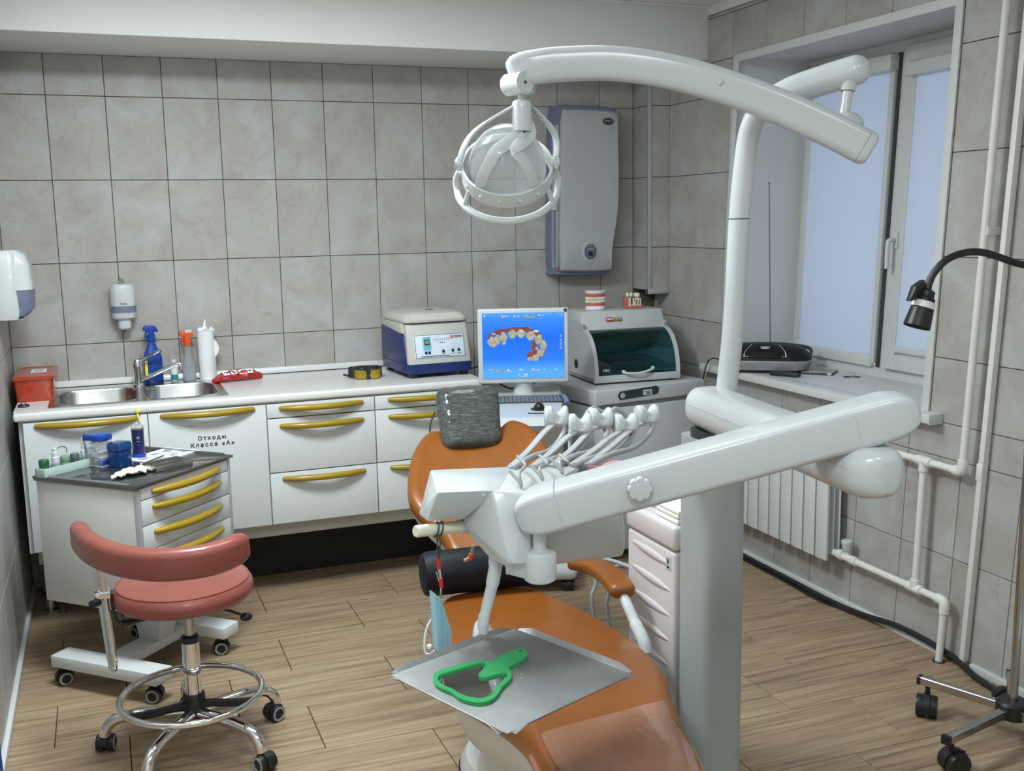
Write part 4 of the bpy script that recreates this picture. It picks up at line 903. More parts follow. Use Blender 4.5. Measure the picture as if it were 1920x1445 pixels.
# instruments inside it
t = thing('instrument_tray', 'steel instrument tray with tools inside the teal glass steriliser', 'tray', (2.53, -0.42, cz+0.030), R(-3))
part('tray_body', G().bb((-0.06, -0.05, 0.0), (0.12, 0.08, 0.004)).bb((-0.06, -0.05, 0), (-0.056, 0.08, 0.055)).bb((0.116, -0.05, 0), (0.12, 0.08, 0.055)).bb((-0.06, 0.076, 0), (0.12, 0.08, 0.055)).bb((-0.06, -0.05, 0), (0.12, -0.046, 0.055)), STEEL, t)
g = G()
for k in range(9): g.tube([(-0.07+0.021*k, -0.05+0.012*(k % 3), 0.058+0.004*(k % 4)), (-0.03+0.02*k, 0.09, 0.060+0.006*(k % 3))], 0.0028, 6)
tag(part('tools', g, CHROME, t), kind='stuff')
t = thing('instrument_pile', 'loose steel tools lying at the front inside the teal glass steriliser', 'tools', (2.58, -0.535, cz+0.030), R(-3))
g = G()
for k in range(12): g.tube([(-0.16+0.026*k, 0.02*math.sin(k*2.2), 0.006), (-0.10+0.022*k, 0.03*math.cos(k*1.7), 0.010+0.004*(k % 3))], 0.003, 6)
part('tools', g, STEEL, t)
solo('folded_napkin', G().box((0, 0, 0.004), (0.13, 0.05, 0.008), 0.002), PAPER, 'pale folded napkin lying inside the teal glass steriliser', 'napkin', (2.445, -0.55, cz+0.030), rotz=R(-6))

# jaw model
zt = cz+0.335
jm = thing('jaw_model', 'dental jaw model with white bases and pink gums at the left on the steriliser', 'model', (2.445, -0.335, zt), R(-12))
def ushape(w, d, n=13, y0=0.0):
    out = []
    for k in range(n):
        a = math.pi*k/(n-1); out.append((w*math.cos(a), y0-d*math.sin(a)))
    return out
def uwall(zs, ws): return [[(x, y, z) for x, y in ushape(w, w*0.9)]+[(x, y, z) for x, y in reversed(ushape(w*0.55, w*0.5))] for z, w in zip(zs, ws)]
part('lower_base', G().loft(uwall((0, 0.018), (0.050, 0.047))), PAPER, jm)
part('lower_gum', G().loft(uwall((0.018, 0.026, 0.036), (0.047, 0.049, 0.045))), GUM, jm)
part('upper_gum', G().loft(uwall((0.060, 0.072, 0.080), (0.045, 0.050, 0.048))), GUM, jm)
part('upper_base', G().loft(uwall((0.080, 0.094), (0.048, 0.053))), PAPER, jm)
for nm, z0 in (('lower_teeth', 0.040), ('upper_teeth', 0.055)):
    g = G()
    for k in range(14):
        a = math.pi*(k+0.5)/14; g.ball((0.0455*math.cos(a), -0.0415*math.sin(a), z0), (0.0052, 0.0048, 0.0085), 8)
    tag(part(nm, g, TOOTH, jm), kind='stuff')
part('hinge', G().cyl((-0.04, 0.006, 0.01), (-0.04, 0.006, 0.088), 0.003, seg=8).cyl((0.04, 0.006, 0.01), (0.04, 0.006, 0.088), 0.003, seg=8), CHROME, jm)
# implant model
im_ = thing('implant_model', 'tooth implant model on a pink gum block at the right on the steriliser', 'model', (2.640, -0.36, zt), R(-14))
part('gum_block', G().hull([(x, y, z) for x, y, z in ((-0.044, -0.022, 0), (0.044, -0.022, 0), (0.044, 0.022, 0), (-0.044, 0.022, 0), (-0.043, -0.02, 0.012), (0.043, -0.02, 0.012), (0.043, 0.02, 0.012), (-0.043, 0.02, 0.012))], 0.002).hull([(x, y, z) for x in (-0.044, -0.026) for y in (-0.02, 0.022) for z in (0.008, 0.052)], 0.004), GUM, im_)
part('bone_section', G().bb((-0.027, -0.017, 0.011), (0.042, 0.018, 0.050), 0.003), TOOTH, im_)
for x, w in ((-0.027, 0.0085), (-0.008, 0.0095)): part('crown', G().ball((x, -0.008, 0.066), (w, w, 0.012), 12), TOOTH, im_)
part('crown', G().hull([(x, y, z) for x in (0.006, 0.034) for y in (-0.018, 0.012) for z in (0.054, 0.074)], 0.005, 3), TOOTH, im_)
part('implant_screw', G().lathe([(0.006, 0.050), (0.0045, 0.044), (0.0045, 0.022), (0.003, 0.016)], c=(-0.008, -0.0175, 0), seg=12), BROWNR, im_)
part('root_outline', G().tube(smooth([(-0.024, -0.018, 0.050), (-0.021, -0.018, 0.036), (-0.024, -0.018, 0.020)], 4), 0.0012, 6).tube(smooth([(0.006, -0.018, 0.052), (0.008, -0.018, 0.036), (0.017, -0.018, 0.016), (0.016, -0.018, 0.038), (0.021, -0.018, 0.040), (0.029, -0.018, 0.016), (0.034, -0.018, 0.034), (0.034, -0.018, 0.052)], 4), 0.0014, 6), BROWNR, im_)

# wall air purifier
ap = thing('air_purifier', 'tall grey wall air purifier with grey blue edges beside the corner', 'air purifier', (2.50, 0, 1.745))
def purif(w0, w1, y0, y1):
    # outline bulges in the middle and is narrow at the foot
    return None
pts_o = [(-0.150, 0.415), (-0.165, 0.30), (-0.172, 0.0), (-0.178, -0.28), (-0.172, -0.39), (-0.158, -0.418), (0.115, -0.424), (0.143, -0.40), (0.150, -0.30), (0.186, -0.10), (0.192, 0.10), (0.188, 0.30), (0.186, 0.395), (0.168, 0.424), (0.0, 0.432), (-0.130, 0.430)]
out = [(p.x, p.y) for p in smooth([(a, b, 0) for a, b in pts_o], 4, closed=True)]
def prg(k, y, dx=0, kx=None): return [(x*(kx or k)+dx, y, z*k) for x, z in out]
part('back_shell', G().loft([prg(1.0, -0.002), prg(1.0, -0.09), prg(0.985, -0.105)]), GREYBLUE, ap)
pf = part('front_panel', G().loft([prg(0.955, -0.10, 0.012, 0.90), prg(0.945, -0.128, 0.012, 0.885), prg(0.92, -0.138, 0.012, 0.86), prg(0.6, -0.1405, 0.012, 0.55)]), PURIF, ap, sharp=50)
lw = part('side_band', G().hull([(x, y, z) for x, y, z in ((-0.172, -0.10, 0.33), (-0.182, -0.098, -0.38), (-0.140, -0.112, 0.34), (-0.150, -0.112, -0.38), (-0.172, -0.085, 0.33), (-0.182, -0.085, -0.38))], 0.004), mat('silver_blue_band', (0.30, 0.32, 0.38), 0.35, var=0.03), ap)
MB = Matrix.Translation((0.118, -0.1395, 0.352)) @ FRONT
bd = part('badge', G().lathe([(0.021, -0.002), (0.021, 0.0018), (0.019, 0.003)], seg=24, M=MB @ Matrix.Diagonal((1.45, 0.85, 1, 1))), DGREY, ap)
lettering('badge_print', 'M·Ф·А', 0.014, WM[ap] @ MB @ Matrix.Translation((0, 0, 0.0032)), ALU, bd)
MC = Matrix.Translation((0.012, -0.139, -0.300)) @ FRONT
kn = part('control_ring', G().lathe([(0.050, -0.004), (0.049, 0.003), (0.043, 0.005)], seg=28, M=MC @ Matrix.Diagonal((0.95, 1.15, 1, 1))), PURIF, ap)
kd = part('control_face', G().lathe([(0.036, 0.003), (0.036, 0.007), (0.034, 0.008)], seg=28, M=MC @ Matrix.Diagonal((0.95, 1.12, 1, 1))), mat('slate_face', (0.10, 0.135, 0.17), 0.3), kn)
part('control_display', G().box((0.0, -0.008, 0.0085), (0.020, 0.018, 0.002), M=MC).box((0.0, -0.020, 0.0085), (0.028, 0.003, 0.001), M=MC), BLACKP, kn)
g = G()
for k in range(9):
    a = R(40+12.5*k); g.box((0.029*math.cos(a), 0.032*math.sin(a), 0.0085), (0.004, 0.002, 0.0008), M=MC)
g.box((0, 0.013, 0.0085), (0.030, 0.004, 0.0008), M=MC)
part('control_print', g, ALU, kn)
part('side_latch', G().bb((-0.182, -0.118, -0.09), (-0.160, -0.095, 0.0), 0.003), GREYW, ap)
part('corner_logo', G().box((-0.150, -0.1125, -0.386), (0.018, 0.003, 0.008), rot=(0, -0.7, 0)), REDPRT, ap)

# ------------------------------------------------------------------ window sill things
ZW = 0.8972
bx = thing('cd_radio', 'black and silver CD radio on the window sill behind the white pole', 'radio', (3.03, -0.945, ZW), R(-36))
def bsec(z, w, d, r, dx=0): return [(p[0]+dx, p[1], z) for p in rrect(w, d, r, 6)]
part('base_shell', G().loft([bsec(0.006, 0.33, 0.17, 0.07), bsec(0.016, 0.40, 0.215, 0.09), bsec(0.05, 0.425, 0.225, 0.095), bsec(0.058, 0.42, 0.222, 0.095)]), mat('silver_plastic', (0.30, 0.31, 0.32), 0.3, metal=0.4), bx)
part('black_foot', G().loft([bsec(0.0, 0.34, 0.18, 0.07), bsec(0.016, 0.37, 0.20, 0.08)]), BLACKP, bx)
part('top_shell', G().loft([bsec(0.058, 0.418, 0.22, 0.095), bsec(0.080, 0.405, 0.205, 0.09), bsec(0.108, 0.35, 0.16, 0.075), bsec(0.122, 0.24, 0.10, 0.05), bsec(0.125, 0.1, 0.04, 0.02)]), MATTEB, bx)
lid = part('cd_lid', G().loft([[(p.x, p.y, p.z) for p in q] for q in [[Vector((x*0.55, y*1.0-0.012, z+0.003)) for x, y, z in bsec(zz, ww, dd, rr_)] for zz, ww, dd, rr_ in ((0.075, 0.33, 0.206, 0.05), (0.100, 0.30, 0.175, 0.06), (0.122, 0.22, 0.11, 0.05), (0.126, 0.1, 0.05, 0.02))]]), MATTEB, bx)
g = G()
for sx in (-1, 1): g.tube(smooth([(sx*0.094, -0.108, 0.078), (sx*0.088, -0.095, 0.100), (sx*0.062, -0.055, 0.127)], 5), 0.0018, 6)
g.tube([(-0.094, -0.108, 0.078), (0.094, -0.108, 0.078)], 0.0018, 6)
part('silver_trim', g, ALU, bx)
part('round_knob', G().lathe([(0.022, 0), (0.022, 0.007), (0.018, 0.009)], c=(0.0, -0.075, 0.112), seg=20), ALU, bx)
part('handle_bar', G().tube(smooth([(-0.20, 0.06, 0.06), (-0.19, 0.085, 0.10), (0.0, 0.095, 0.115), (0.19, 0.085, 0.10), (0.20, 0.06, 0.06)], 5), 0.008, 8), DGREY, bx)
g = G().cyl((0.02, 0.075, 0.10), (0.000, 0.078, 0.86), 0.0020, seg=6).ball((0.000, 0.078, 0.862), 0.0045, 8)
part('antenna', g, DGREY, bx)
solo('radio_cable', G().tube(smooth([(2.89, -0.80, 0.935), (2.870, -0.74, 0.94), (2.862, -0.70, 0.90), (2.865, -0.665, 0.80), (2.875, -0.64, 0.66), (2.88, -0.62, 0.45)], 7), 0.0032, 8), BLACKP, 'thin black cable from the radio hanging over the sill edge', 'cable')
t = thing('remote_control', 'black remote control lying in front of the radio on the sill', 'remote', (3.005, -1.135, ZW), R(-62))
part('body', G().box((0, 0, 0.009), (0.135, 0.042, 0.016), 0.004), BLACKP, t)
g = G()
for k in range(6):
    for j in range(3): g.cyl((-0.045+0.016*k, -0.011+0.011*j, 0.016), (-0.045+0.016*k, -0.011+0.011*j, 0.0185), 0.0032, seg=8)
part('buttons', g, DGREY, t)
t = thing('cd_case', 'flat clear CD case lying on the sill next to the remote control', 'case', (3.195, -1.130, ZW), R(-50))
part('tray', G().box((0, 0, 0.004), (0.140, 0.125, 0.007), 0.001), DGREY, t); part('cover', G().box((0, 0, 0.0095), (0.140, 0.125, 0.003), 0.001), mat('smoky_clear_plastic', (0.36, 0.37, 0.38), 0.08, trans=0.4, coat=0.5), t); part('corner_tab', G().box((0.058, -0.064, 0.006), (0.018, 0.004, 0.010)).box((0.058, 0.064, 0.006), (0.018, 0.004, 0.010)), ALU, t)
t = thing('keyring', 'small dark keyring lying on the sill right of the CD case', 'keys', (3.235, -1.300, ZW), R(-30))
part('ring', G().tube([(0.006+0.011*math.cos(2*math.pi*k/14), 0, 0.013+0.011*math.sin(2*math.pi*k/14)) for k in range(14)], 0.0013, 6, closed=True), STEEL, t)
part('key', G().box((-0.018, -0.003, 0.003), (0.036, 0.012, 0.004), 0.001, rot=(0, 0.1, 0.5)), DGREY, t); part('key', G().box((0.022, 0.0, 0.003), (0.034, 0.012, 0.004), 0.001, rot=(0, 0.1, -0.4)), DGREY, t)

# ------------------------------------------------------------------ radiator and pipes on the right wall
rd = thing('radiator', 'white sectional radiator under the window sill', 'radiator', (2.90, -1.25, 0.21))
RN, RP = 10, 0.0815
for k in range(RN):
    y = 0.405-RP*k-RP/2
    part('section', G().bb((-0.052, y-RP/2+0.0048, 0.0), (-0.040, y+RP/2-0.0048, 0.555), 0.002).bb((-0.042, y-0.005, 0.03), (0.03, y+0.005, 0.54)).bb((0.012, y-RP/2+0.006, 0.03), (0.018, y+RP/2-0.006, 0.54), 0.002).bb((-0.015, y-RP/2+0.008, 0.04), (-0.011, y+RP/2-0.008, 0.53), 0.002).hull([(a, y+s*(RP/2-0.004), z) for s in (-1, 1) for a, z in ((-0.044, 0.545), (-0.044, 0.56), (0.03, 0.56), (0.03, 0.53))], 0.003), PIPEW if k < 0 else WHITE2, rd)
part('lower_header', G().cyl((-0.005, 0.40, 0.03), (-0.005, -0.425, 0.03), 0.016, seg=12), WHITE2, rd)
part('upper_header', G().cyl((-0.005, 0.40, 0.515), (-0.005, -0.425, 0.515), 0.016, seg=12), WHITE2, rd)
XP_ = 2.905
t = thing('radiator_valve', 'white radiator valve with round cap at the lower right corner of the radiator', 'valve', (XP_, -1.70, 0.235))
part('union_nut', G().lathe([(0.016, 0), (0.022, 0.003), (0.022, 0.02), (0.016, 0.024)], seg=12, M=Matrix.Translation((-0.005, 0.026, 0.005)) @ Matrix.Rotation(R(90), 4, 'X')), PIPEW, t)
part('body', G().cyl((0, 0.03, 0), (0, -0.045, 0), 0.0155, seg=14).cyl((0, -0.012, 0), (0, -0.012, 0.03), 0.012, seg=12), PIPEW, t)
part('cap', G().lathe([(0.014, 0.026), (0.017, 0.03), (0.021, 0.058), (0.023, 0.060), (0.023, 0.070), (0.018, 0.074)], c=(0, -0.012, 0), seg=18), WHITE, t)
rp = thing('heating_pipes', 'white plastic heating pipes with elbows and tees right of the radiator', 'pipes', (XP_, -2.1, 0))
pr_ = 0.0135
def pp(name, a, b, r=pr_): return part(name, G().cyl(a, b, r, seg=14), PIPEW, rp, world=True)
def fit(a, b, r=0.0185): return part('fitting', G().cyl(a, b, r, seg=14), PIPEW, rp, world=True)
pp('pipe', (XP_, -1.74, 0.234), (XP_, -2.25, 0.234)); pp('pipe', (XP_, -2.250, 0.234), (XP_, -2.235, 0.0))
pp('pipe', (XP_, -2.100, 0.234), (XP_, -2.118, 0.716)); pp('pipe', (XP_, -1.68, 0.722), (XP_, -2.305, 0.722)); pp('pipe', (XP_, -2.300, 0.722), (XP_, -2.405, ZC))
pp('pipe', (XP_, -1.65, 0.724), (XP_, -1.70, 0.724))
fit((XP_, -1.745, 0.234), (XP_, -1.775, 0.234)); fit((XP_, -2.065, 0.234), (XP_, -2.135, 0.234)); fit((XP_, -2.1, 0.234), (XP_, -2.101, 0.268))
fit((XP_, -2.085, 0.722), (XP_, -2.155, 0.722)); fit((XP_, -2.1168, 0.685), (XP_, -2.1178, 0.722))
o = part('elbow', G().tube(smooth([(XP_, -2.212, 0.234), (XP_, -2.235, 0.234), (XP_, -2.249, 0.222), (XP_, -2.2488, 0.19)], 5), 0.0185, 14), PIPEW, rp, world=True)
part('elbow', G().tube(smooth([(XP_, -2.265, 0.722), (XP_, -2.288, 0.722), (XP_, -2.301, 0.735), (XP_, -2.303, 0.765)], 5), 0.0185, 14), PIPEW, rp, world=True)
part('floor_collar', G().lathe([(0.024, 0), (0.022, 0.003), (0.014, 0.004)], c=(XP_, -2.235, 0), seg=16), DGREY, rp, world=True)
part('pipe_clip', G().box((2.93, -2.352, 1.55), (0.06, 0.022, 0.03), 0.003), PIPEW, rp, world=True)
tr = thing('cable_trunking', 'white flat cable trunking beside the upright heating pipe on the right wall', 'trunking', (2.94, -2.35, 0))
part('duct', G().hull([(x, y+dy, z) for y, z in ((-2.318, 0.03), (-2.465, ZC)) for dy in (-0.011, 0.011) for x in (2.926, 2.951)], 0.002), PIPEW, tr, world=True)
part('joint_sleeve', G().hull([(x, y+dy, z) for y, z in ((-2.353, 0.70), (-2.3565, 0.76)) for dy in (-0.0125, 0.0125) for x in (2.924, 2.951)], 0.002), PIPEW, tr, world=True)
pts = [(2.925, -0.5, 0.012), (2.922, -0.9, 0.013), (2.918, -1.3, 0.013), (2.912, -1.6, 0.014), (2.918, -1.80, 0.022), (2.930, -1.98, 0.040), (2.932, -2.13, 0.040), (2.930, -2.28, 0.028), (2.900, -2.42, 0.014), (2.885, -2.56, 0.012), (2.87, -2.72, 0.012), (2.84, -2.9, 0.012)]
cb = solo('floor_cable', G().tube(smooth(pts, 8), 0.0115, 10), BLACKP, 'thick black cable lying along the foot of the right wall', 'cable')
solo('floor_cable', G().tube(smooth([(x-0.018, y, 0.006) for x, y, z in pts[:4]]+[(2.9757, -1.8713, 0.0060), (2.9629, -1.9615, 0.0060), (2.9672, -2.0720, 0.0060), (2.9676, -2.1597, 0.0060), (2.9519, -2.2005, 0.0060)], 6), 0.0055, 8), BLACKP, 'thin black cable running on the floor below the thick one, round the pipe foot', 'cable')

# ------------------------------------------------------------------ floor lamp with gooseneck at the right edge
fl = thing('floor_lamp', 'black gooseneck lamp on a steel pole with castors at the right wall', 'lamp', (2.672, -2.784, 0))
part('hub', G().lathe([(0.045, 0.085), (0.050, 0.092), (0.050, 0.130), (0.042, 0.137)], seg=20), BLACKP, fl)
part('pole', G().cyl((0, 0, 0.13), (0, 0, 1.36), 0.0125, seg=16), STEEL, fl)
for a, L_, lock in ((113, 0.285, 0), (193, 0.335, 1), (262, 0.30, 0), (340, 0.25, 0), (45, 0.25, 0)):
    d = Vector((math.cos(R(a)), math.sin(R(a)), 0)); n_ = Vector((-d.y, d.x, 0))
    lg = part('leg', G().sweep([d*0.04+Vector((0, 0, 0.110)), d*L_+Vector((0, 0, 0.113))], rrect(0.026, 0.026, 0.002, 1)), STEEL, fl)
    part('end_cap', G().sweep([d*L_+Vector((0, 0, 0.113)), d*(L_+0.012)+Vector((0, 0, 0.113))], rrect(0.0275, 0.0275, 0.002, 1)), BLACKP, lg)
    c_ = castor(fl, d.x*(L_-0.02), d.y*(L_-0.02), 0.10, 0.036, R(a+70 if lock else a+20), ring=False, w=0.026)
    if lock: part('brake_lever', G().box((d.x*(L_-0.02)+0.045, d.y*(L_-0.02)+0.015, 0.052), (0.05, 0.022, 0.006), 0.002, rot=(0.0, 0.25, 0.4)), BLACKP, c_)
gn = smooth([(2.672, -2.784, 1.36), (2.684, -2.782, 1.42), (2.660, -2.77, 1.452), (2.60, -2.755, 1.470), (2.520, -2.735, 1.497), (2.460, -2.72, 1.500), (2.400, -2.71, 1.480), (2.362, -2.70, 1.438), (2.345, -2.70, 1.395)], 7)
part('gooseneck', G().tube(gn, 0.0105, 10), BLACKP, fl, world=True)
ax = Vector((-0.34, 0.0, -1)).normalized(); hp = Vector((2.346, -2.70, 1.390))
hm = Matrix.Translation(hp) @ ax.to_track_quat('Z', 'Y').to_matrix().to_4x4()
lh = part('lamp_head', G().lathe([(0.012, -0.01), (0.022, -0.004), (0.022, 0.012), (0.027, 0.016), (0.032, 0.045), (0.038, 0.100), (0.036, 0.102), (0.030, 0.050)], seg=24, M=hm), BLACKP, fl, world=True)
part('label_band', G().lathe([(0.0300, 0.026), (0.0330, 0.045)], seg=24, M=hm, cap0=False, cap1=False), PAPER, lh, world=True, label='white paper label round the shade')
part('knuckle', G().hull([hp+Vector(v) for v in ((-0.05, -0.012, 0.020), (-0.05, 0.012, 0.020), (-0.018, -0.012, 0.038), (-0.018, 0.012, 0.038), (-0.068, -0.010, -0.022), (-0.068, 0.010, -0.022), (-0.01, 0.0, -0.012), (-0.008, 0.01, 0.0))], 0.003), BLACKP, fl, world=True)
# low white cabinet at the right edge
t = thing('low_cabinet', 'low white cabinet cut off by the right edge of the picture', 'cabinet', (2.78, -3.10, 0))
part('body', G().box((0.005, 0, 0.17), (0.33, 0.40, 0.26), 0.006), WHITE2, t); part('plinth', G().box((0.01, 0, 0.02), (0.30, 0.36, 0.04)), DGREY, t); part('door', G().box((0.005, -0.21, 0.17), (0.325, 0.016, 0.25), 0.003), WHITE2, t)
# blue cable at the left wall
solo('blue_cable', G().tube(smooth([(XL+0.012, -1.78, 0.47), (XL+0.014, -1.80, 0.36), (XL+0.015, -1.83, 0.24), (XL+0.018, -1.87, 0.12), (XL+0.03, -1.93, 0.01), (XL+0.05, -2.05, 0.006)], 8), 0.0042, 8), CABLEB, 'dark blue cable hanging down the left wall to the floor', 'cable')

# ------------------------------------------------------------------ mobile drawer cart with things on top
mc = thing('mobile_cart', 'white mobile drawer cart with dark steel top in front of the sink cabinet', 'cart', (0.236, -1.072, 0), R(46))
HW, HD, CTZ, CBZ = 0.246, 0.228, 0.748, 0.300
part('body', G().bb((-HW, -HD+0.020, CBZ), (HW, HD, CTZ), 0.004), CARTW, mc)
part('front_edge', G().bb((-HW, -HD+0.002, CBZ), (-HW+0.014, -HD+0.022, CTZ), 0.002), ALU, mc); part('front_edge', G().bb((HW-0.014, -HD+0.002, CBZ), (HW, -HD+0.022, CTZ), 0.002), ALU, mc)
zs = [CTZ-0.004, 0.700, 0.610, 0.520, 0.430, CBZ+0.004]
for k in range(5):
    dr = part('drawer', G().bb((-HW+0.016, -HD+0.002, zs[k+1]+0.0015), (HW-0.016, -HD+0.021, zs[k]-0.0015), 0.002), WHITE2, mc)
    zh = (0.722, 0.668, 0.580, 0.492, 0.40)[k]
    pts_ = []
    for j in range(13):
        q = -1+2*j/12; pts_.append(Vector((0.172*q, -HD-0.002-0.036*(1-q*q), zh)))
    rr_ = [0.0135*(1-0.25*abs(-1+2*j/12)**4) for j in range(13)]
    gg = G().tube(pts_, rr_, 12).ball(pts_[0], rr_[0], 10).ball(pts_[-1], rr_[-1], 10)
    for e in (1, -2): gg.cyl(pts_[e], pts_[e]+Vector((0, 0.012, 0)), 0.008, seg=8)
    part('handle', gg, YELLOW, dr, label='mustard yellow bow handle')
TT_ = 0.760
tp = part('top_tray', G().bb((-HW-0.008, -HD-0.008, CTZ), (HW+0.008, HD+0.006, CTZ+0.009), 0.001).bb((-HW-0.009, -HD-0.008, CTZ-0.007), (-HW-0.003, HD, CTZ+0.009), 0.001), mat('dark_mirror_steel', (0.20, 0.205, 0.205), 0.09, metal=0.9, var=0.1), mc)
g = G()
for a, b in (((-HW+0.01, HD+0.006), (HW-0.03, HD+0.006)),): g.sweep([(a[0], a[1]-0.004, CTZ+0.010), (b[0], b[1]-0.004, CTZ+0.010)], [(-0.004, 0), (0.012, 0), (0.012, 0.002), (-0.001, 0.015), (-0.004, 0.015)])
g.sweep([(-HW-0.004, HD-0.02, CTZ+0.009), (-HW-0.004, -HD+0.03, CTZ+0.009)], [(-0.004, 0), (0.004, 0), (0.004, 0.002), (-0.002, 0.006), (-0.004, 0.006)])
g.sweep([(HW+0.004, -HD+0.03, CTZ+0.009), (HW+0.004, HD-0.02, CTZ+0.009)], [(-0.004, 0), (0.004, 0), (0.004, 0.002), (-0.002, 0.006), (-0.004, 0.006)])
part('tray_rim', g, DSTEEL, tp)
# base: two bars, cross beam and leaning post
bar = lambda x0, x1, y0, y1: G().bb((x0, y0, 0.072), (x1, y1, 0.115), 0.003)
part('base_bar', bar(-0.29, -0.205, -0.285, 0.185), WHITE2, mc); part('base_bar', bar(0.125, 0.215, -0.245, 0.225), WHITE2, mc)
part('cross_beam', G().bb((-0.21, -0.075, 0.070), (0.13, 0.02, 0.105), 0.003), WHITE2, mc)
part('post', G().hull([(-0.03, -0.075, 0.10), (0.05, -0.075, 0.10), (-0.03, 0.02, 0.10), (0.05, 0.02, 0.10), (-0.06, -0.12, CBZ+0.002), (0.06, -0.12, CBZ+0.002), (-0.06, 0.03, CBZ+0.002), (0.06, 0.03, CBZ+0.002)], 0.004), WHITE2, mc)
for x, y, a in ((-0.248, -0.255, 20), (-0.248, 0.155, 60), (0.170, -0.21, 35), (0.170, 0.195, -10)): castor(mc, x, y, 0.073, 0.026, R(a))
ZT = CTZ+0.0092
# frosted glass strip block holding small bottles
t = thing('bottle_rack', 'long frosted glass block rack at the left corner of the cart top', 'rack', (0.001, -1.060, ZT), R(40))
part('rack_body', G().bb((-0.108, -0.024, 0.0), (0.108, 0.024, 0.006)).bb((-0.108, -0.026, 0), (0.108, -0.020, 0.030), 0.001).bb((-0.108, 0.018, 0), (0.108, 0.024, 0.030), 0.001).bb((-0.108, -0.024, 0), (-0.102, 0.024, 0.030), 0.001).bb((0.102, -0.024, 0), (0.108, 0.024, 0.030), 0.001), FROST, t)
def jar(label, x, y, m, capm, h=0.03, r=0.015):
    t = thing('small_jar', label, 'jar', (x, y, ZT+0.0062)); part('jar_body', G().lathe([(r*0.95, 0), (r, 0.002), (r, h*0.62), (r*0.85, h*0.7)], seg=16), m, t)
    part('lid', G().lathe([(r*1.05, h*0.66), (r*1.08, h*0.70), (r*1.05, h*0.98), (r*0.9, h*1.05), (r*0.4, h*1.08)], seg=16), capm, t); return t
def pump(label, x, y, m):
    t = thing('pump_bottle', label, 'bottle', (x, y, ZT+0.0062)); part('bottle_body', G().lathe([(0.0125, 0), (0.0135, 0.002), (0.0135, 0.034), (0.010, 0.040)], seg=16), m, t)
    part('pump_collar', G().lathe([(0.0135, 0.036), (0.0135, 0.052), (0.0105, 0.055), (0.0105, 0.070), (0.0085, 0.072), (0.0085, 0.084), (0.006, 0.086)], seg=16), WHITE, t); return t
jar('dark green glass jar with green lid in the glass rack on the cart', -0.066, -1.112, GREENGL, GREENGL, 0.050, 0.0165)
t = pump('white pump bottle with thin bent nozzle in the glass rack on the cart', -0.030, -1.085, CLEARP)
part('nozzle', G().tube(smooth([(0.004, 0.004, 0.078), (0.018, 0.016, 0.084), (0.034, 0.026, 0.080), (0.038, 0.030, 0.066), (0.038, 0.030, 0.058)], 5), 0.0016, 6), DGREY, t)
jar('pale green plastic jar standing in the glass rack on the cart', 0.000, -1.058, PALEGREEN, PALEGREEN, 0.046, 0.0155)
jar('grey glass jar behind the pale green jar in the rack on the cart', 0.032, -1.028, mat('grey_glass', (0.10, 0.13, 0.14), 0.15, trans=0.4), mat('grey_glass_lid', (0.12, 0.16, 0.17), 0.2, trans=0.3), 0.046, 0.0155)
t = pump('white pump bottle at the right end of the rack beside the blue lidded box', 0.064, -1.000, CLEARP)
part('nozzle', G().tube(smooth([(0.0, 0.0, 0.082), (-0.006, 0.003, 0.094), (0.006, 0.006, 0.102)], 4), 0.0022, 6), WHITE, t)
# cotton roll dispenser
t = thing('cotton_dispenser', 'clear cotton roll dispenser with bright blue lid on the cart', 'dispenser', (0.112, -1.020, ZT), R(46))
part('clear_case', G().hull([(x, y, z) for x in (-0.028, 0.028) for y, z in ((-0.040, 0.004), (0.040, 0.004), (-0.040, 0.098), (0.040, 0.098))], 0.002), CLEARP, t)
g = G()
for k in range(7): g.cyl((-0.024, -0.022+0.004*(k % 3), 0.018+0.012*k), (0.024, -0.022+0.004*(k % 3), 0.018+0.012*k), 0.0055, seg=8)
for k in range(5): g.cyl((-0.024, 0.0+0.012*(k % 3), 0.045+0.010*k), (0.024, 0.0+0.012*(k % 3), 0.045+0.010*k), 0.0058, seg=8)
tag(part('cotton_rolls', g, PAPER, t), kind='stuff')
part('lid', G().box((0, 0, 0.106), (0.060, 0.086, 0.022), 0.004), BLUEP, t); part('front_slot', G().box((0, -0.028, 0.014), (0.052, 0.026, 0.020), 0.002), BLUEP, t); part('base', G().box((0, 0, 0.003), (0.064, 0.090, 0.006), 0.001), CLEARP, t)
part('inner_curve', G().tube(smooth([(-0.0285, 0.034, 0.095), (-0.0285, 0.022, 0.060), (-0.0285, -0.012, 0.036), (-0.0285, -0.036, 0.034)], 5), 0.0014, 6), GREYBLUE, t)
# dark blue glass jar
t = thing('blue_jar', 'square dark blue jar with lid beside the cotton roll dispenser', 'jar', (0.184, -1.070, ZT), R(46))
def sqr(w, z): return [(p[0], p[1], z) for p in rrect(w, w, 0.010, 4)]
part('jar_body', G().loft([sqr(0.060, 0), sqr(0.062, 0.003), sqr(0.062, 0.058), sqr(0.058, 0.060)]), BLUEGL, t); part('lid', G().loft([sqr(0.065, 0.061), sqr(0.066, 0.064), sqr(0.066, 0.082), sqr(0.060, 0.090), sqr(0.03, 0.091)]), BLUEGL, t)
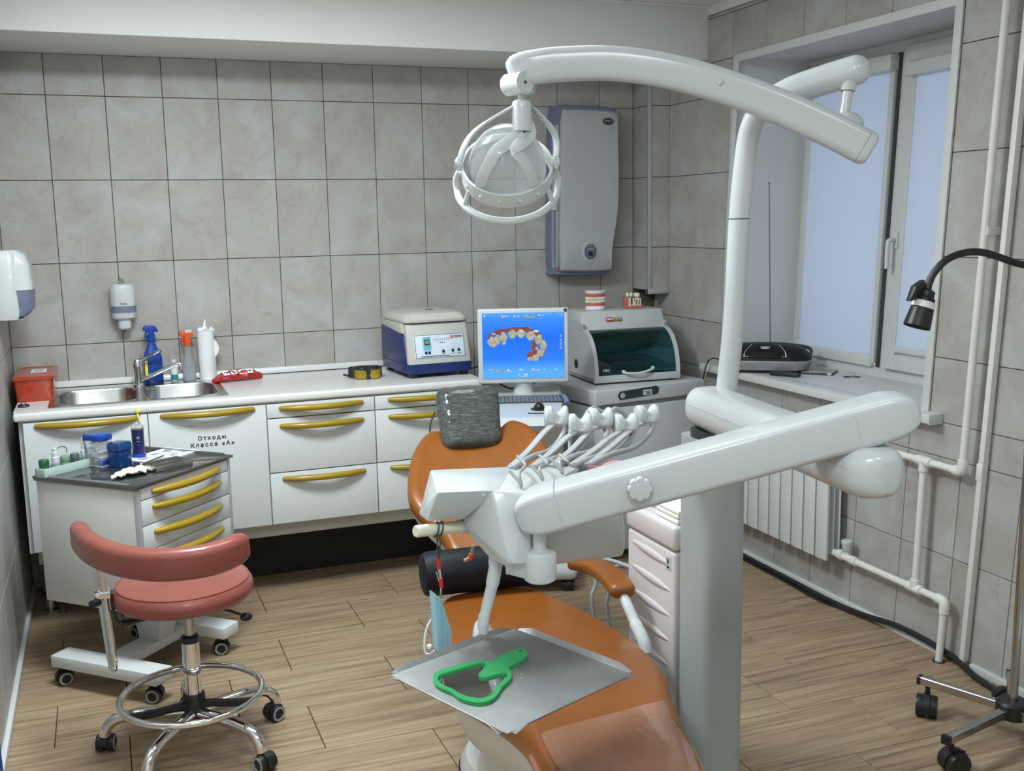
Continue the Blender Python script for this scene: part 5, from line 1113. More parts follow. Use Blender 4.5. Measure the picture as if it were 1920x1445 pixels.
# blue canister
t = thing('blue_canister', 'tall dark blue canister with clear lid standing on the printed sheet', 'canister', (0.252, -0.935, ZT+0.0012))
part('canister_body', G().lathe([(0.0225, 0.012), (0.0225, 0.105)], seg=24), mat('deep_blue_print', (0.012, 0.017, 0.085), 0.3, coat=0.4), t); part('base_ring', G().lathe([(0.0255, 0), (0.0255, 0.011), (0.023, 0.013)], seg=24), BLUEP, t); part('clear_lid', G().lathe([(0.0228, 0.105), (0.0235, 0.107), (0.0235, 0.118), (0.021, 0.121)], seg=24), CLEARP, t)
lettering('label_print', 'III\n—\n·', 0.014, WM[t] @ Matrix.Translation((0.0, -0.0229, 0.062)) @ FRONT, GREYW, t)
# printed sheet under glass
t = thing('printed_sheet', 'white printed sheet lying flat at the back of the cart top', 'sheet', (0.336, -0.945, ZT), R(46))
part('paper', G().box((0, 0, 0.0006), (0.230, 0.160, 0.001)), PAPER, t)
g = G()
for x, y, w, h, a in ((-0.07, 0.03, 0.05, 0.03, 0.2), (0.0, 0.04, 0.04, 0.025, -0.1), (0.065, 0.035, 0.05, 0.03, 0.3), (-0.06, -0.03, 0.06, 0.03, 0), (0.02, -0.035, 0.05, 0.028, 0.2), (0.08, -0.03, 0.03, 0.04, 0)): g.box((x, y, 0.0013), (w, h, 0.0004), rot=(0, 0, a))
part('pictures', g, mat('grey_photo_print', (0.36, 0.40, 0.45), 0.6, var=0.6, scale=60), t)
g = G()
for k in range(10): g.box((-0.08+0.04*(k % 5), 0.008-0.012*(k//5), 0.0013), (0.03, 0.003, 0.0004))
part('text_lines', g, GREYPRT, t)
# steel box with instruments
t = thing('steel_box', 'open shallow steel box with dental tools on the cart top', 'box', (0.338, -1.160, ZT), R(30))
part('box_body', G().bb((-0.075, -0.05, 0), (0.075, 0.05, 0.003)).bb((-0.075, -0.05, 0), (0.075, -0.047, 0.022), 0.001).bb((-0.075, 0.047, 0), (0.075, 0.05, 0.022), 0.001).bb((-0.075, -0.05, 0), (-0.072, 0.05, 0.022), 0.001).bb((0.072, -0.05, 0), (0.075, 0.05, 0.022), 0.001).bb((-0.060, -0.025, 0.003), (0.06, -0.015, 0.006)), STEEL, t)
t = thing('dental_probe', 'steel dental probe resting on the rim of the steel box', 'tool', (0.300, -1.130, ZT), R(30))
part('shaft', G().tube([(-0.070, -0.02, 0.024), (0.055, 0.03, 0.026)], 0.0030, 8).tube(smooth([(-0.070, -0.02, 0.024), (-0.090, -0.03, 0.022), (-0.098, -0.022, 0.010)], 4), 0.0016, 6).ball((-0.066, -0.018, 0.0245), 0.006, 8), CHROME, t)
# latex glove
t = thing('latex_glove', 'crumpled white latex glove lying at the front of the cart top', 'glove', (0.220, -1.235, ZT), R(40))
gl = [(-0.088, 0.004), (-0.074, 0.020), (-0.060, 0.014), (-0.052, 0.036), (-0.030, 0.030), (-0.016, 0.052), (0.004, 0.036), (0.022, 0.050), (0.034, 0.026), (0.060, 0.024), (0.082, 0.006), (0.064, -0.012), (0.066, -0.034), (0.040, -0.026), (0.020, -0.046), (0.002, -0.030), (-0.026, -0.036), (-0.040, -0.016), (-0.066, -0.022), (-0.072, -0.006)]
gl = [(p.x, p.y) for p in smooth([(a, b, 0) for a, b in gl], 3, closed=True)]
def crumple(x, y):
    d = max(0.0, 1-(x/0.095)**2-(y/0.058)**2)
    return 0.007+0.020*d*(0.55+0.9*abs(noise.noise(Vector((x*38, y*46, 0.3)))))+0.006*abs(noise.noise(Vector((x*90, y*80, 2.1))))
part('crumpled_hand', G().pad(gl, 0.006, 0.003, crumple, rings=(1.0, 0.95, 0.86, 0.76, 0.66, 0.56, 0.46, 0.36, 0.26, 0.16, 0.06)), GLOVE, t, sharp=25)

# ------------------------------------------------------------------ salmon operator stool
sl_ = thing('operator_stool', 'salmon pink operator stool with curved backrest and chrome foot ring', 'stool', (0.342, -1.815, 0))
for k in range(5):
    a = R(20+72*k+0.0); d = Vector((math.cos(a), math.sin(a), 0))
    part('leg', G().tube(smooth([d*0.02+Vector((0, 0, 0.118)), d*0.10+Vector((0, 0, 0.120)), d*0.19+Vector((0, 0, 0.118)), d*0.245+Vector((0, 0, 0.105)), d*0.272+Vector((0, 0, 0.078)), d*0.278+Vector((0, 0, 0.055))], 5), [0.019]*10+[0.0175]*16, 12), CHROME, sl_)
    castor(sl_, d.x*0.279, d.y*0.279, 0.062, 0.0265, a+R(100+40*k))
part('hub', G().lathe([(0.034, 0.095), (0.034, 0.175), (0.030, 0.182)], seg=20), BLACKP, sl_)
part('gas_cylinder', G().lathe([(0.0265, 0.18), (0.0265, 0.262), (0.0245, 0.264), (0.0245, 0.268), (0.0262, 0.270), (0.0262, 0.352), (0.022, 0.356)], seg=24), CHROME, sl_)
part('cylinder_collar', G().lathe([(0.0275, 0.348), (0.0275, 0.366), (0.02, 0.370)], seg=20), BLACKP, sl_)
part('piston', G().cyl((0, 0, 0.36), (0, 0, 0.472), 0.0155, seg=18), STEEL, sl_)
rg = part('foot_ring', G().tube([(0.212*math.cos(2*math.pi*k/48)-0.006, 0.212*math.sin(2*math.pi*k/48), 0.178) for k in range(48)], 0.0105, 12, closed=True), CHROME, sl_)
for a in (205, 325, 85):
    d = Vector((math.cos(R(a)), math.sin(R(a)), 0)); part('ring_strut', G().sweep([d*0.03+Vector((0, 0, 0.150)), d*0.13+Vector((0, 0, 0.160)), d*0.210+Vector((-0.006, 0, 0.174))], rrect(0.026, 0.020, 0.005, 2)), BLACKP, sl_)
# seat
so = Vector((-0.006, 0.045, 0)); g = G()
prof = [(0.03, 0.472), (0.17, 0.472), (0.200, 0.478), (0.2105, 0.491), (0.2125, 0.506), (0.207, 0.522), (0.196, 0.534), (0.194, 0.5355), (0.188, 0.5365), (0.12, 0.543), (0.04, 0.545), (0.008, 0.545)]
part('seat', g.lathe(prof, c=(so.x, so.y, 0), seg=48), PINK, sl_)
part('seat_piping', G().tube([(so.x+0.1965*math.cos(2*math.pi*k/48), so.y+0.1965*math.sin(2*math.pi*k/48), 0.5345) for k in range(48)], 0.0022, 6, closed=True), PINK, sl_)
part('seat_plate', G().box((so.x, so.y*0.4, 0.466), (0.16, 0.16, 0.012), 0.002), BLACKP, sl_)
# backrest: band curving round the left and near sides of the seat
bp = smooth([(-0.298, 0.215, 0.672), (-0.285, 0.125, 0.672), (-0.250, 0.010, 0.668), (-0.180, -0.105, 0.664), (-0.085, -0.185, 0.662), (0.020, -0.212, 0.664), (0.100, -0.192, 0.668), (0.164, -0.140, 0.674)], 6)
n_ = len(bp); sc_ = []
for i in range(n_):
    e = min(i, n_-1-i)/4.0; k = 1.0 if e >= 1 else 0.78+0.22*math.sin(e*math.pi/2); sc_.append((k, k))
sec = rrect(0.056, 0.096, 0.026, 5)
part('backrest', G().sweep(bp, sec, sc_), PINK, sl_, sharp=60)
# chrome loop carrying the backrest, bracket and levers
lx, ly = -0.245, 0.0
part('back_rod', G().tube(smooth([(lx-0.010, ly+0.03, 0.64), (lx+0.0, ly+0.025, 0.50), (lx+0.012, ly+0.010, 0.33), (lx+0.018, ly-0.004, 0.300), (lx+0.024, ly-0.018, 0.33), (lx+0.014, ly-0.005, 0.50), (lx+0.006, ly+0.0, 0.64)], 7), 0.0090, 10), CHROME, sl_)
part('rod_clamp', G().box((lx+0.006, ly+0.010, 0.535), (0.046, 0.044, 0.022), 0.003), CHROME, sl_)
part('clamp_knob', G().cyl((lx-0.006, ly-0.002, 0.515), (lx-0.026, ly-0.022, 0.515), 0.012, seg=12), BLACKP, sl_)
part('back_bracket', G().sweep(smooth([(lx+0.030, ly+0.010, 0.535), (lx+0.034, ly+0.012, 0.47), (lx+0.055, ly+0.016, 0.437), (lx+0.12, ly+0.022, 0.438), (-0.05, 0.02, 0.444)], 5), rrect(0.042, 0.010, 0.004, 2), up=(0.5, 0, 1)), BLACKP, sl_)
part('height_lever', G().tube([(0.05, 0.02, 0.445), (0.125, 0.005, 0.425), (0.165, 0.0, 0.405)], 0.0045, 8).ball((0.172, -0.002, 0.400), (0.020, 0.014, 0.014), 12), BLACKP, sl_)

# ------------------------------------------------------------------ orange treatment chair
dc = thing('dental_chair', 'orange dental chair with film wrapped headrest in the middle of the room', 'dental chair', (1.15, -2.6, 0))
# seat and leg rest in one piece
so_ = [(1.10, -2.13), (1.30, -2.145), (1.362, -2.24), (1.420, -2.45), (1.446, -2.66), (1.425, -2.85), (1.362, -3.005), (1.293, -3.20), (1.250, -3.34), (1.215, -3.50), (1.15, -3.62), (1.06, -3.64), (0.975, -3.58), (0.942, -3.42), (0.948, -3.207), (0.970, -3.02), (0.950, -2.87), (0.915, -2.70), (0.925, -2.50), (0.975, -2.32), (1.035, -2.19)]
so_ = [(p.x, p.y) for p in smooth([(a, b, 0) for a, b in so_], 5, closed=True)]
def axis_x(y): return 1.19-0.05*max(0, min(1, (-2.3-y)/1.0))
def seat_z(x, y): return 0.503-0.16*(abs(x-axis_x(y))**2)-0.02*max(0, min(1, (-3.25-y)/0.35))
part('seat', G().pad(so_, 0.085, 0.040, seat_z), ORANGE, dc, world=True, sharp=60)
# clear protective sheet over the leg rest
lo = []
for x, y in so_:
    if y < -3.045+0.10*(x-1.1): lo.append((x, y))
rows_ = []
for k in range(9):
    y = -3.05-0.07*k; xs = []
    # left and right limits of the pad at this y
    L_ = [x for x, yy in so_ if abs(yy-y) < 0.03 and x < axis_x(y)]; R_ = [x for x, yy in so_ if abs(yy-y) < 0.03 and x > axis_x(y)]
    if not L_ or not R_: continue
    a, b = min(L_)+0.0, max(R_)+0.0; q = []
    for j in range(13):
        s = j/12; x = a+(b-a)*s; y2 = y+0.10*(x-1.1)*(1 if k == 0 else 0.6); e = abs(s-0.5)*2
        dz = 0.0045+0.0015*math.sin(9*s+2.1*k)-0.050*max(0, e-0.93)/0.07*0.6-(0.016*max(0, (e-0.8)/0.2)**2)
        q.append((x+(0.006 if s > 0.5 else -0.006)*(e**6), y2, seat_z(x, y)+dz))
    rows_.append(q)
part('leg_rest_cover', G().loft(rows_, False, False, closed=False), ORANGE_F, dc, world=True, label='shiny clear sheet over the leg rest', sharp=80)
# backrest: a wide pad with two shoulder lobes, leaning back
BM = Matrix(((0.979804, 0.178166, -0.090780, 1.215000), (-0.199960, 0.873012, -0.444822, -2.120000), (0.000000, 0.453990, 0.891007, 0.530000), (0.000000, 0.000000, 0.000000, 1.000000)))
bo = [(-0.0292, 0.0430), (-0.0960, 0.1010), (-0.1233, 0.1928), (-0.1747, 0.2677), (-0.2115, 0.3487), (-0.2157, 0.4294), (-0.1928, 0.5767), (-0.1534, 0.6839), (-0.1197, 0.7368), (-0.0851, 0.7528), (-0.0481, 0.7340), (0.0245, 0.6597), (0.1304, 0.7193), (0.1912, 0.7655), (0.2372, 0.7296), (0.2665, 0.6704), (0.2860, 0.5950), (0.2971, 0.5108), (0.3002, 0.4104), (0.2815, 0.3163), (0.2131, 0.2055), (0.1201, 0.1276), (0.0478, 0.0515)]
bo = [(p.x, p.y) for p in smooth([(a, b, 0) for a, b in bo], 5, closed=True)]
def back_f(u, v): return 0.05*(u*u)/0.07-0.10*max(0, v-0.52)**2
part('backrest', G().pad(bo, 0.075, 0.034, back_f, M=BM), ORANGE, dc, world=True, sharp=60)
part('back_shell', G().pad([(x*0.93, 0.36+(y-0.36)*0.94) for x, y in bo], 0.03, 0.012, lambda u, v: -0.07+back_f(u, v), M=BM), SHELL, dc, world=True)
# headrest wrapped in film
HM = Matrix.Translation((1.3753, -1.5000, 0.9014)) @ Matrix.Rotation(R(-11), 4, 'Z') @ Matrix.Rotation(R(-34), 4, 'X')
bm = bmesh.new(); bmesh.ops.create_cube(bm, size=1.0)
for v in bm.verts: v.co = Vector((v.co.x*(0.236 if v.co.z > 0 else 0.212), v.co.y*0.085, v.co.z*0.240))
bmesh.ops.bevel(bm, geom=list(bm.edges), offset=0.036, segments=5, affect='EDGES', profile=0.5)
bmesh.ops.subdivide_edges(bm, edges=[e for e in bm.edges if e.calc_length() > 0.05], cuts=14, use_grid_fill=True)
for v in bm.verts:
    n1 = noise.noise(Vector((v.co.x*16+v.co.z*9, v.co.y*20, v.co.z*40-v.co.x*10))); 
    d = Vector((v.co.x, v.co.y*2.5, v.co.z)).normalized(); v.co += d*(0.0035*n1)
    v.co.y -= 0.016*(1-(v.co.x/0.13)**2)*(1 if v.co.y < 0 else 0)
    if v.co.z > 0.11: v.co.z += 0.002*noise.noise(v.co*70)
hd = part('headrest', G().bm(bm, HM), FILM, dc, world=True, label='headrest wrapped in grey clear film', sharp=80)
part('headrest_cord', G().tube(smooth([HM @ Vector(v) for v in ((-0.118, 0.03, 0.05), (-0.140, 0.035, 0.0), (-0.138, 0.04, -0.06), (-0.10, 0.045, -0.10))], 5), 0.0035, 8), BLACKP, hd, world=True)
part('headrest_stem', G().cyl(HM @ Vector((0, 0.04, -0.02)), HM @ Vector((0.0, 0.10, -0.16)), 0.022, seg=14), CHROME, dc, world=True)
# armrest on its white strut
part('armrest', G().sweep(smooth([(1.4570, -2.2200, 0.5743), (1.4858, -2.3000, 0.5814), (1.4860, -2.4000, 0.5863), (1.4767, -2.4800, 0.5846), (1.4661, -2.5400, 0.5777)], 5), rrect(0.078, 0.040, 0.019, 4), [(0.6, 0.7)]+[(1, 1)]*18+[(0.9, 0.9), (0.6, 0.6)]), ORANGE, dc, world=True, sharp=60)
part('armrest_strut', G().tube(smooth([(1.4697, -2.5200, 0.5705), (1.4690, -2.5600, 0.5436), (1.4712, -2.6000, 0.5080), (1.4729, -2.6400, 0.4766), (1.4720, -2.6600, 0.4463)], 5), [0.015]*10+[0.018]*11, 12), WHITE, dc, world=True)
# shell, pedestal and foot
sh = [(axis_x(y)+(x-axis_x(y))*0.90, y+0.02) for x, y in so_ if y > -3.45]
g = G()
c0 = Vector((sum(p[0] for p in sh)/len(sh), sum(p[1] for p in sh)/len(sh)))
def shr(k, z, ky=None, dy=0.0): return [(c0.x+(x-c0.x)*k, c0.y+dy+(y-c0.y)*(ky or k), z) for x, y in sh]
part('seat_shell', g.loft([shr(0.72, 0.255, 0.50, 0.0), shr(0.90, 0.30, 0.66, 0.0), shr(0.97, 0.38, 0.86, 0.0), shr(1.0, 0.43), shr(0.99, 0.44)]), SHELL, dc, world=True)
def ell(cx_, cy_, a, b, z, n=32): return [(cx_+a*math.copysign(abs(math.cos(2*math.pi*k/n))**0.7, math.cos(2*math.pi*k/n)), cy_+b*math.copysign(abs(math.sin(2*math.pi*k/n))**0.7, math.sin(2*math.pi*k/n)), z) for k in range(n)]
part('pedestal', G().loft([ell(1.19, -2.54, 0.14, 0.24, 0.06), ell(1.19, -2.56, 0.12, 0.20, 0.15), ell(1.18, -2.58, 0.15, 0.24, 0.28)]), SHELL, dc, world=True)
part('base_plate', G().loft([ell(1.20, -2.50, 0.165, 0.33, 0.0), ell(1.20, -2.50, 0.165, 0.33, 0.03), ell(1.20, -2.50, 0.15, 0.30, 0.07), ell(1.20, -2.50, 0.11, 0.22, 0.095)]), WHITE, dc, world=True)
part('base_gasket', G().loft([ell(1.20, -2.50, 0.170, 0.336, 0.0), ell(1.20, -2.50, 0.170, 0.336, 0.012)]), BLACKP, dc, world=True)
# black bolster lying where seat and back meet
bA, bB = Vector((1.000, -2.130, 0.568)), Vector((1.385, -2.165, 0.568)); q = []
bd_ = (bB-bA).normalized()
pts = [bA, bA+bd_*0.004, bA+bd_*0.02, bA.lerp(bB, 0.3), bA.lerp(bB, 0.6), bB-bd_*0.02, bB-bd_*0.004, bB]
bo_ = part('lumbar_bolster', G().tube(pts, [0.052, 0.062, 0.068, 0.0675, 0.068, 0.068, 0.062, 0.052], 24), BLACKF); tag(bo_, 'black cylindrical bolster cushion lying across the orange chair', 'cushion')

# ------------------------------------------------------------------ side unit with ridged panel
su = thing('side_unit', 'pinkish grey unit cabinet with ridged side panel left of the grey column', 'cabinet', (1.70, -2.555, 0))
FXs = 1.545
part('body', G().bb((FXs+0.004, -2.674, 0.02), (1.668, -2.40, 0.722), 0.012, 3), PINKG, su, world=True)
part('lid', G().bb((FXs, -2.677, 0.724), (1.672, -2.395, 0.795), 0.014, 3), PINKG, su, world=True)
for k in range(6):
    z0, z1 = 0.690-0.0735*k, 0.682-0.0725*k
    g = G(); L_ = []
    for j in range(15):
        s = j/14; w = 0.0115*math.sin(math.pi*s)**0.7+0.0003; y = -2.425-0.235*s+0.004*k*s; z = z0+(z1-z0)*s
        L_.append([(FXs+0.004-0.55*w*math.cos(a), y, z+w*math.sin(a)) for a in (2*math.pi*i/12 for i in range(12))])
    part('ridge', g.loft(L_), PINKG, su, world=True)
st_ = part('sticker', G().bb((FXs+0.002, -2.655, 0.668), (FXs+0.0045, -2.630, 0.706)), GREYW, su, world=True)
part('sticker_print', G().bb((FXs+0.0015, -2.650, 0.672), (FXs+0.003, -2.635, 0.678)).bb((FXs+0.0015, -2.646, 0.684), (FXs+0.003, -2.637, 0.698)), DGREY, st_, world=True)
for a_, b_, c_ in (((1.5561, -2.1800, 0.5309), (1.5473, -2.1900, 0.4776), (1.5327, -2.2000, 0.3954)), ((1.5810, -2.2200, 0.5173), (1.5789, -2.2200, 0.4566), (1.5767, -2.2200, 0.3692))):
    a2 = Vector((1.56, -2.42, 0.60)); c2 = Vector((c_[0]+0.06, c_[1]-0.05, 0.06))
    part('suction_hose', G().tube(smooth([a2, Vector(a_)+Vector((0.03, 0, 0.02)), a_, b_, c_, c2, (1.55, -2.41, 0.10)], 6), 0.0065, 8), HOSE, su, world=True)
t = thing('folded_towels', 'pale folded paper towels on top of the ridged unit cabinet', 'towels', (1.612, -2.605, 0.7952))
for k in range(3): part('towel', G().box((0.002*k, 0.002*(k % 2), 0.007+0.013*k), (0.10, 0.12, 0.012), 0.004), PAPER if k != 1 else mat('pale_green_paper', (0.66, 0.72, 0.60), 0.8, var=0.02), t)
t = thing('bur_holders', 'two small steel tubes standing on the ridged unit cabinet', 'holder', (1.600, -2.478, 0.7952), 0, None)
for dx in (0.0, 0.022): part('tube', G().lathe([(0.012, 0), (0.012, 0.003), (0.008, 0.004), (0.008, 0.042), (0.006, 0.042)], c=(dx, -dx, 0), seg=14), STEEL, t)
t = thing('black_case', 'flat black case with gold edge on the ridged unit cabinet', 'case', (1.625, -2.430, 0.7952), R(15))
part('case_body', G().box((0, 0, 0.009), (0.085, 0.055, 0.018), 0.003), BLACKP, t); part('gold_edge', G().tube([(-0.03, 0.02, 0.019), (0.0, 0.03, 0.034), (0.032, 0.022, 0.032), (0.038, -0.01, 0.019)], 0.0025, 6), mat('gold_metal', (0.55, 0.32, 0.08), 0.25, metal=1), t)

# ------------------------------------------------------------------ treatment unit: column, arms, instrument console
tu = thing('treatment_unit', 'white dental unit with grey column, jointed arm and instrument console', 'dental unit', (1.622, -2.76, 0))
CX, CY = 1.606, -2.765
part('column', G().loft([[(CX+p[0], CY+p[1], z) for p in rrect(0.120, 0.17, 0.04, 6)] for z in (0.0, 1.055)]), COLUMN, tu, world=True)
part('column_strip', G().bb((CX+0.054, CY-0.045, 0.0), (CX+0.0645, CY+0.05, 1.05), 0.004), WHITE, tu, world=True)
part('column_cap', G().loft([[(CX+p[0], CY+p[1], z) for p in rrect(0.11, 0.11, 0.05, 6)] for z in (1.054, 1.075)]), DGREY, tu, world=True)
def ease(n, m, lo=0.30):
    out = []
    for i in range(n):
        e = min(i, n-1-i)/float(m); k = 1.0 if e >= 1 else lo+(1-lo)*math.sqrt(max(0.0, 1-(1-e)**2)); out.append((k, k))
    return out
def arm_path(a, b, m=9, rnd=0.05):
    a = Vector(a); b = Vector(b); d = (b-a); L_ = d.length; d.normalize(); pts = []
    for i in range(m+1): pts.append(a+d*rnd*(1-math.cos(R(90*i/m))))
    for i in range(m, -1, -1): pts.append(b-d*rnd*(1-math.cos(R(90*i/m))))
    sc = []
    for i in range(m+1): sc.append(max(0.06, math.sin(R(90*i/m))))
    sc = sc+sc[::-1]
    return pts, sc
# lower swing arm
SA = Vector((CX+0.012, CY+0.085, 1.128)); SB = Vector((1.555, -3.475, 1.112))
pts, sc = arm_path(SA, SB, 9, 0.06)
sw_ = part('swing_arm', G().sweep(pts, rrect(0.128, 0.105, 0.045, 6), [(0.12+0.88*k, 0.55+0.45*k) for k in sc]), WHITE, tu, world=True, sharp=60)
part('arm_seam', G().sweep([SA.lerp(SB, 0.06)+Vector((0, 0, 0.012)), SA.lerp(SB, 0.94)+Vector((0, 0, 0.012))], rrect(0.1288, 0.0012, 0.0005, 1)), GREYW, sw_, world=True)
dS = (SB-SA).normalized()
part('end_seam', G().sweep([SB-dS*0.115, SB-dS*0.1135], rrect(0.1292, 0.1062, 0.0455, 6)), GREYW, sw_, world=True)
PJ = Vector((1.572, -3.395, 1.16))
part('joint_post', G().cyl(PJ-Vector((0, 0, 0.02)), PJ+Vector((0, 0, 0.06)), 0.0245, seg=20), WHITE, tu, world=True)
# pantograph arm
PA = Vector((1.6540, -3.4300, 1.2335)); PB = Vector((0.9314, -3.1000, 1.0141))
pts, sc = arm_path(PA, PB, 11, 0.066)
pa = part('spring_arm', G().sweep(pts, rrect(0.108, 0.090, 0.015, 5), [((0.45+0.55*k), (0.30+0.70*k)*(0.88+0.17*i/(len(sc)-1))) for i, k in enumerate(sc)]), WHITE, tu, world=True, sharp=60)
dP = (PB-PA).normalized()
for s in (0.155, 0.89):
    c = PA.lerp(PB, s); part('cover_seam', G().sweep([c, c+dP*0.0012], rrect(0.1092, 0.0912*(0.88+0.17*s), 0.0155, 5)), GREYW, pa, world=True)
side_n = dP.cross(Vector((0, 0, 1))).normalized()
if side_n.y > 0: side_n = -side_n
kc = Vector((1.1276, -3.2600, 1.0888)); 
# put the knob on the near face of the arm
tproj = (kc-PA).dot(dP); kc = PA+dP*tproj+side_n*0.054+Vector((0, 0, 0.004))
Mk = Matrix.Translation(kc) @ side_n.to_track_quat('Z', 'Y').to_matrix().to_4x4()
star = [((0.0208+0.0042*abs(math.cos(4*a))**0.6)*math.cos(a), (0.0208+0.0042*abs(math.cos(4*a))**0.6)*math.sin(a)) for a in (2*math.pi*k/112 for k in range(112))]
part('star_knob', G().loft([[Mk @ Vector((x*k, y*k, z)) for x, y in star] for k, z in ((0.7, 0.0), (0.98, 0.002), (1.0, 0.006), (1.0, 0.014), (0.9, 0.018), (0.4, 0.019))]), WHITE, pa, world=True)
# elbow cover over the joint
part('elbow_cover', G().loft([[PJ+Vector((0.036*math.cos(a), 0.036*math.sin(a), z)) for a in (2*math.pi*k/24 for k in range(24))] for z in (0.045, 0.062)]), WHITE, tu, world=True)
# nose and vertical pivot at the console
PN = PB-dP*0.035
pv = Vector((0.9678, -3.1300, 0.9451))
part('pivot_pin', G().cyl((pv.x, pv.y, pv.z-0.01), (pv.x, pv.y, pv.z+0.07), 0.0145, seg=18), WHITE, tu, world=True)
pz = pv.z
part('pivot_collar', G().lathe([(0.020, 0), (0.020, 0.004), (0.015, 0.006)], c=(pv.x, pv.y, pz-0.003), seg=20), GREYW, tu, world=True)
part('pivot_housing', G().lathe([(0.028, -0.066), (0.033, -0.062), (0.0345, -0.05), (0.0345, -0.008), (0.031, -0.002), (0.02, 0.0)], c=(pv.x, pv.y, pz), seg=28).hull([(pv.x-0.075, pv.y+0.05, pz-0.005), (pv.x-0.01, pv.y-0.033, pz-0.004), (pv.x+0.01, pv.y+0.06, pz-0.005), (pv.x-0.06, pv.y+0.03, pz-0.055), (pv.x-0.01, pv.y-0.030, pz-0.062), (pv.x+0.01, pv.y+0.06, pz-0.05)], 0.003), WHITE, tu, world=True)
# console
cs = part('console', G().hull([(0.8018, -2.9200, 1.0851), (0.9910, -2.9200, 1.0727), (0.7674, -3.0800, 1.0764), (0.9025, -3.0800, 1.0657), (0.7578, -3.0300, 1.0043), (0.8365, -3.0300, 0.9981), (0.7694, -2.9300, 0.9904), (0.8625, -2.9300, 0.9828)], 0.004)
          .hull([(0.9466, -2.9200, 1.0748), (1.1610, -2.9200, 1.0577), (0.8826, -3.0800, 1.0668), (0.9677, -3.1000, 1.0563), (0.8989, -3.1400, 0.9281), (0.9373, -3.1400, 0.9205), (0.8994, -3.1200, 0.9139), (0.8439, -3.0000, 0.9857), (0.8502, -2.9800, 0.9665), (0.8867, -3.0500, 0.9138), (1.0391, -2.9200, 0.8611), (0.8943, -2.9200, 0.9788)], 0.005)
          .hull([(1.0421, -2.9200, 1.0576), (1.2526, -2.9000, 1.0273), (0.9671, -3.1000, 1.0166), (1.2080, -3.0300, 0.9721), (1.2134, -3.0400, 0.9190), (1.2235, -3.0100, 0.8605), (0.9815, -3.0600, 0.8837), (1.0389, -2.9200, 0.8485), (1.2662, -2.9000, 0.8243)], 0.012, 4), WHITE, tu, world=True, sharp=30)
part('console_screw', G().cyl((0.8658, -3.0810, 1.0610), (0.8669, -3.0780, 1.0602), 0.0025, seg=8), GREYW, cs, world=True)
part('lower_nub', G().cyl((0.9144, -3.0900, 0.9083), (0.9140, -3.0900, 0.8887), 0.0065, seg=12), GREYW, tu, world=True)
hA, hB = Vector((0.7318, -3.0350, 0.9873)), Vector((0.8493, -2.9900, 0.9717)); hd_ = (hB-hA).normalized()
ch_ = part('console_handle', G().tube([hA, hA+hd_*0.002, hA+hd_*0.005, hB], [0.0105, 0.0122, 0.0128, 0.0125], 20), IVORY, tu, world=True, label='ivory grab handle')
part('handle_flange', G().cyl(hB-hd_*0.012, hB+hd_*0.006, 0.0155, seg=18), WHITE, ch_, world=True)
# five hose arms with cradles
def hose_arm(base, tip, slot, lean):
    b, t_ = Vector(base), Vector(tip); d = t_-b; q = part('hose_arm', G().sweep(smooth([b, b.lerp(t_, 0.35)+Vector((0.004, 0, -0.004)), b.lerp(t_, 0.7)+Vector((0.002, 0, -0.004)), t_-Vector((0, 0, 0.014))], 5), rrect(0.017, 0.007, 0.003, 2)), HOSE, tu, world=True)
    sag = Vector((0.020, -0.02, -0.030))
    top = t_+Vector((0.0, 0.006, 0.012))
    pts = [b+Vector((0.010, -0.004, 0)), b.lerp(t_, 0.30)+sag*0.5, b.lerp(t_, 0.65)+sag, t_+Vector((0.030, -0.004, -0.028)), t_+Vector((0.034, 0.0, -0.006)), t_+Vector((0.016, 0.004, 0.014)), t_+Vector((-0.002, 0.012, 0.010)), t_+Vector((-0.010, 0.02, -0.02)), b.lerp(t_, 0.55)+Vector((-0.008, 0.02, 0)), b+Vector((-0.004, 0.012, 0.0))]
    pts = [b+Vector((0.006, -0.006, 0.0)), b.lerp(t_, 0.28)+Vector((0.012, -0.010, -0.010)), b.lerp(t_, 0.58)+Vector((0.026, -0.014, -0.030)), b.lerp(t_, 0.85)+Vector((0.030, -0.010, -0.026)), t_+Vector((0.016, -0.004, -0.012)), t_+Vector((0.004, 0.010, 0.010))]
    part('hose', G().tube(smooth(pts, 6), 0.0066, 10), HOSE, q, world=True)
    if slot:
        s_ = Vector(slot); part('hose_tail', G().tube(smooth([b+Vector((0.016, -0.01, 0.028)), b+Vector((0.010, -0.07, 0.022)), s_+Vector((0.003, 0.02, 0.025)), s_+Vector((0, 0.0, 0.004)), s_+Vector((-0.004, 0.004, 0.012)), s_+Vector((-0.014, 0.03, 0.03))], 5), 0.0035, 8), HOSE, q, world=True)
    # cradle: drum with two round ears and a hose groove across its upper side
    Mc = Matrix.Translation(t_) @ Matrix.Rotation(R(-18+lean), 4, 'Z') @ Matrix.Rotation(R(20), 4, 'X')
    g = G(); N_ = 36; L_ = []
    for i in range(25):
        s = -1+2*i/24; rr_ = 0.0255
        edge = max(0.0, abs(s)-0.80)/0.20; r0 = rr_*(1-0.20*edge**2.2)
        gv = 0.5+0.5*math.cos(max(-1, min(1, (s-0.12)/0.60))*math.pi)
        ring = []
        for k in range(N_):
            a = 2*math.pi*k/N_; w = max(0.0, min(1.0, (math.sin(a)+0.25)/0.6)); w = w*w*(3-2*w)
            r = r0*(1-0.56*gv*w); ring.append(Mc @ Vector((s*0.0285, r*math.cos(a)*1.0, r*math.sin(a)*1.08)))
        L_.append(ring)
    g.loft(L_)
    part('cradle', g, WHITE, q, world=True)
hose_arm((0.9807, -2.9300, 1.0711), (1.1784, -2.7400, 1.1386), (0.9538, -3.0700, 1.0633), 0)
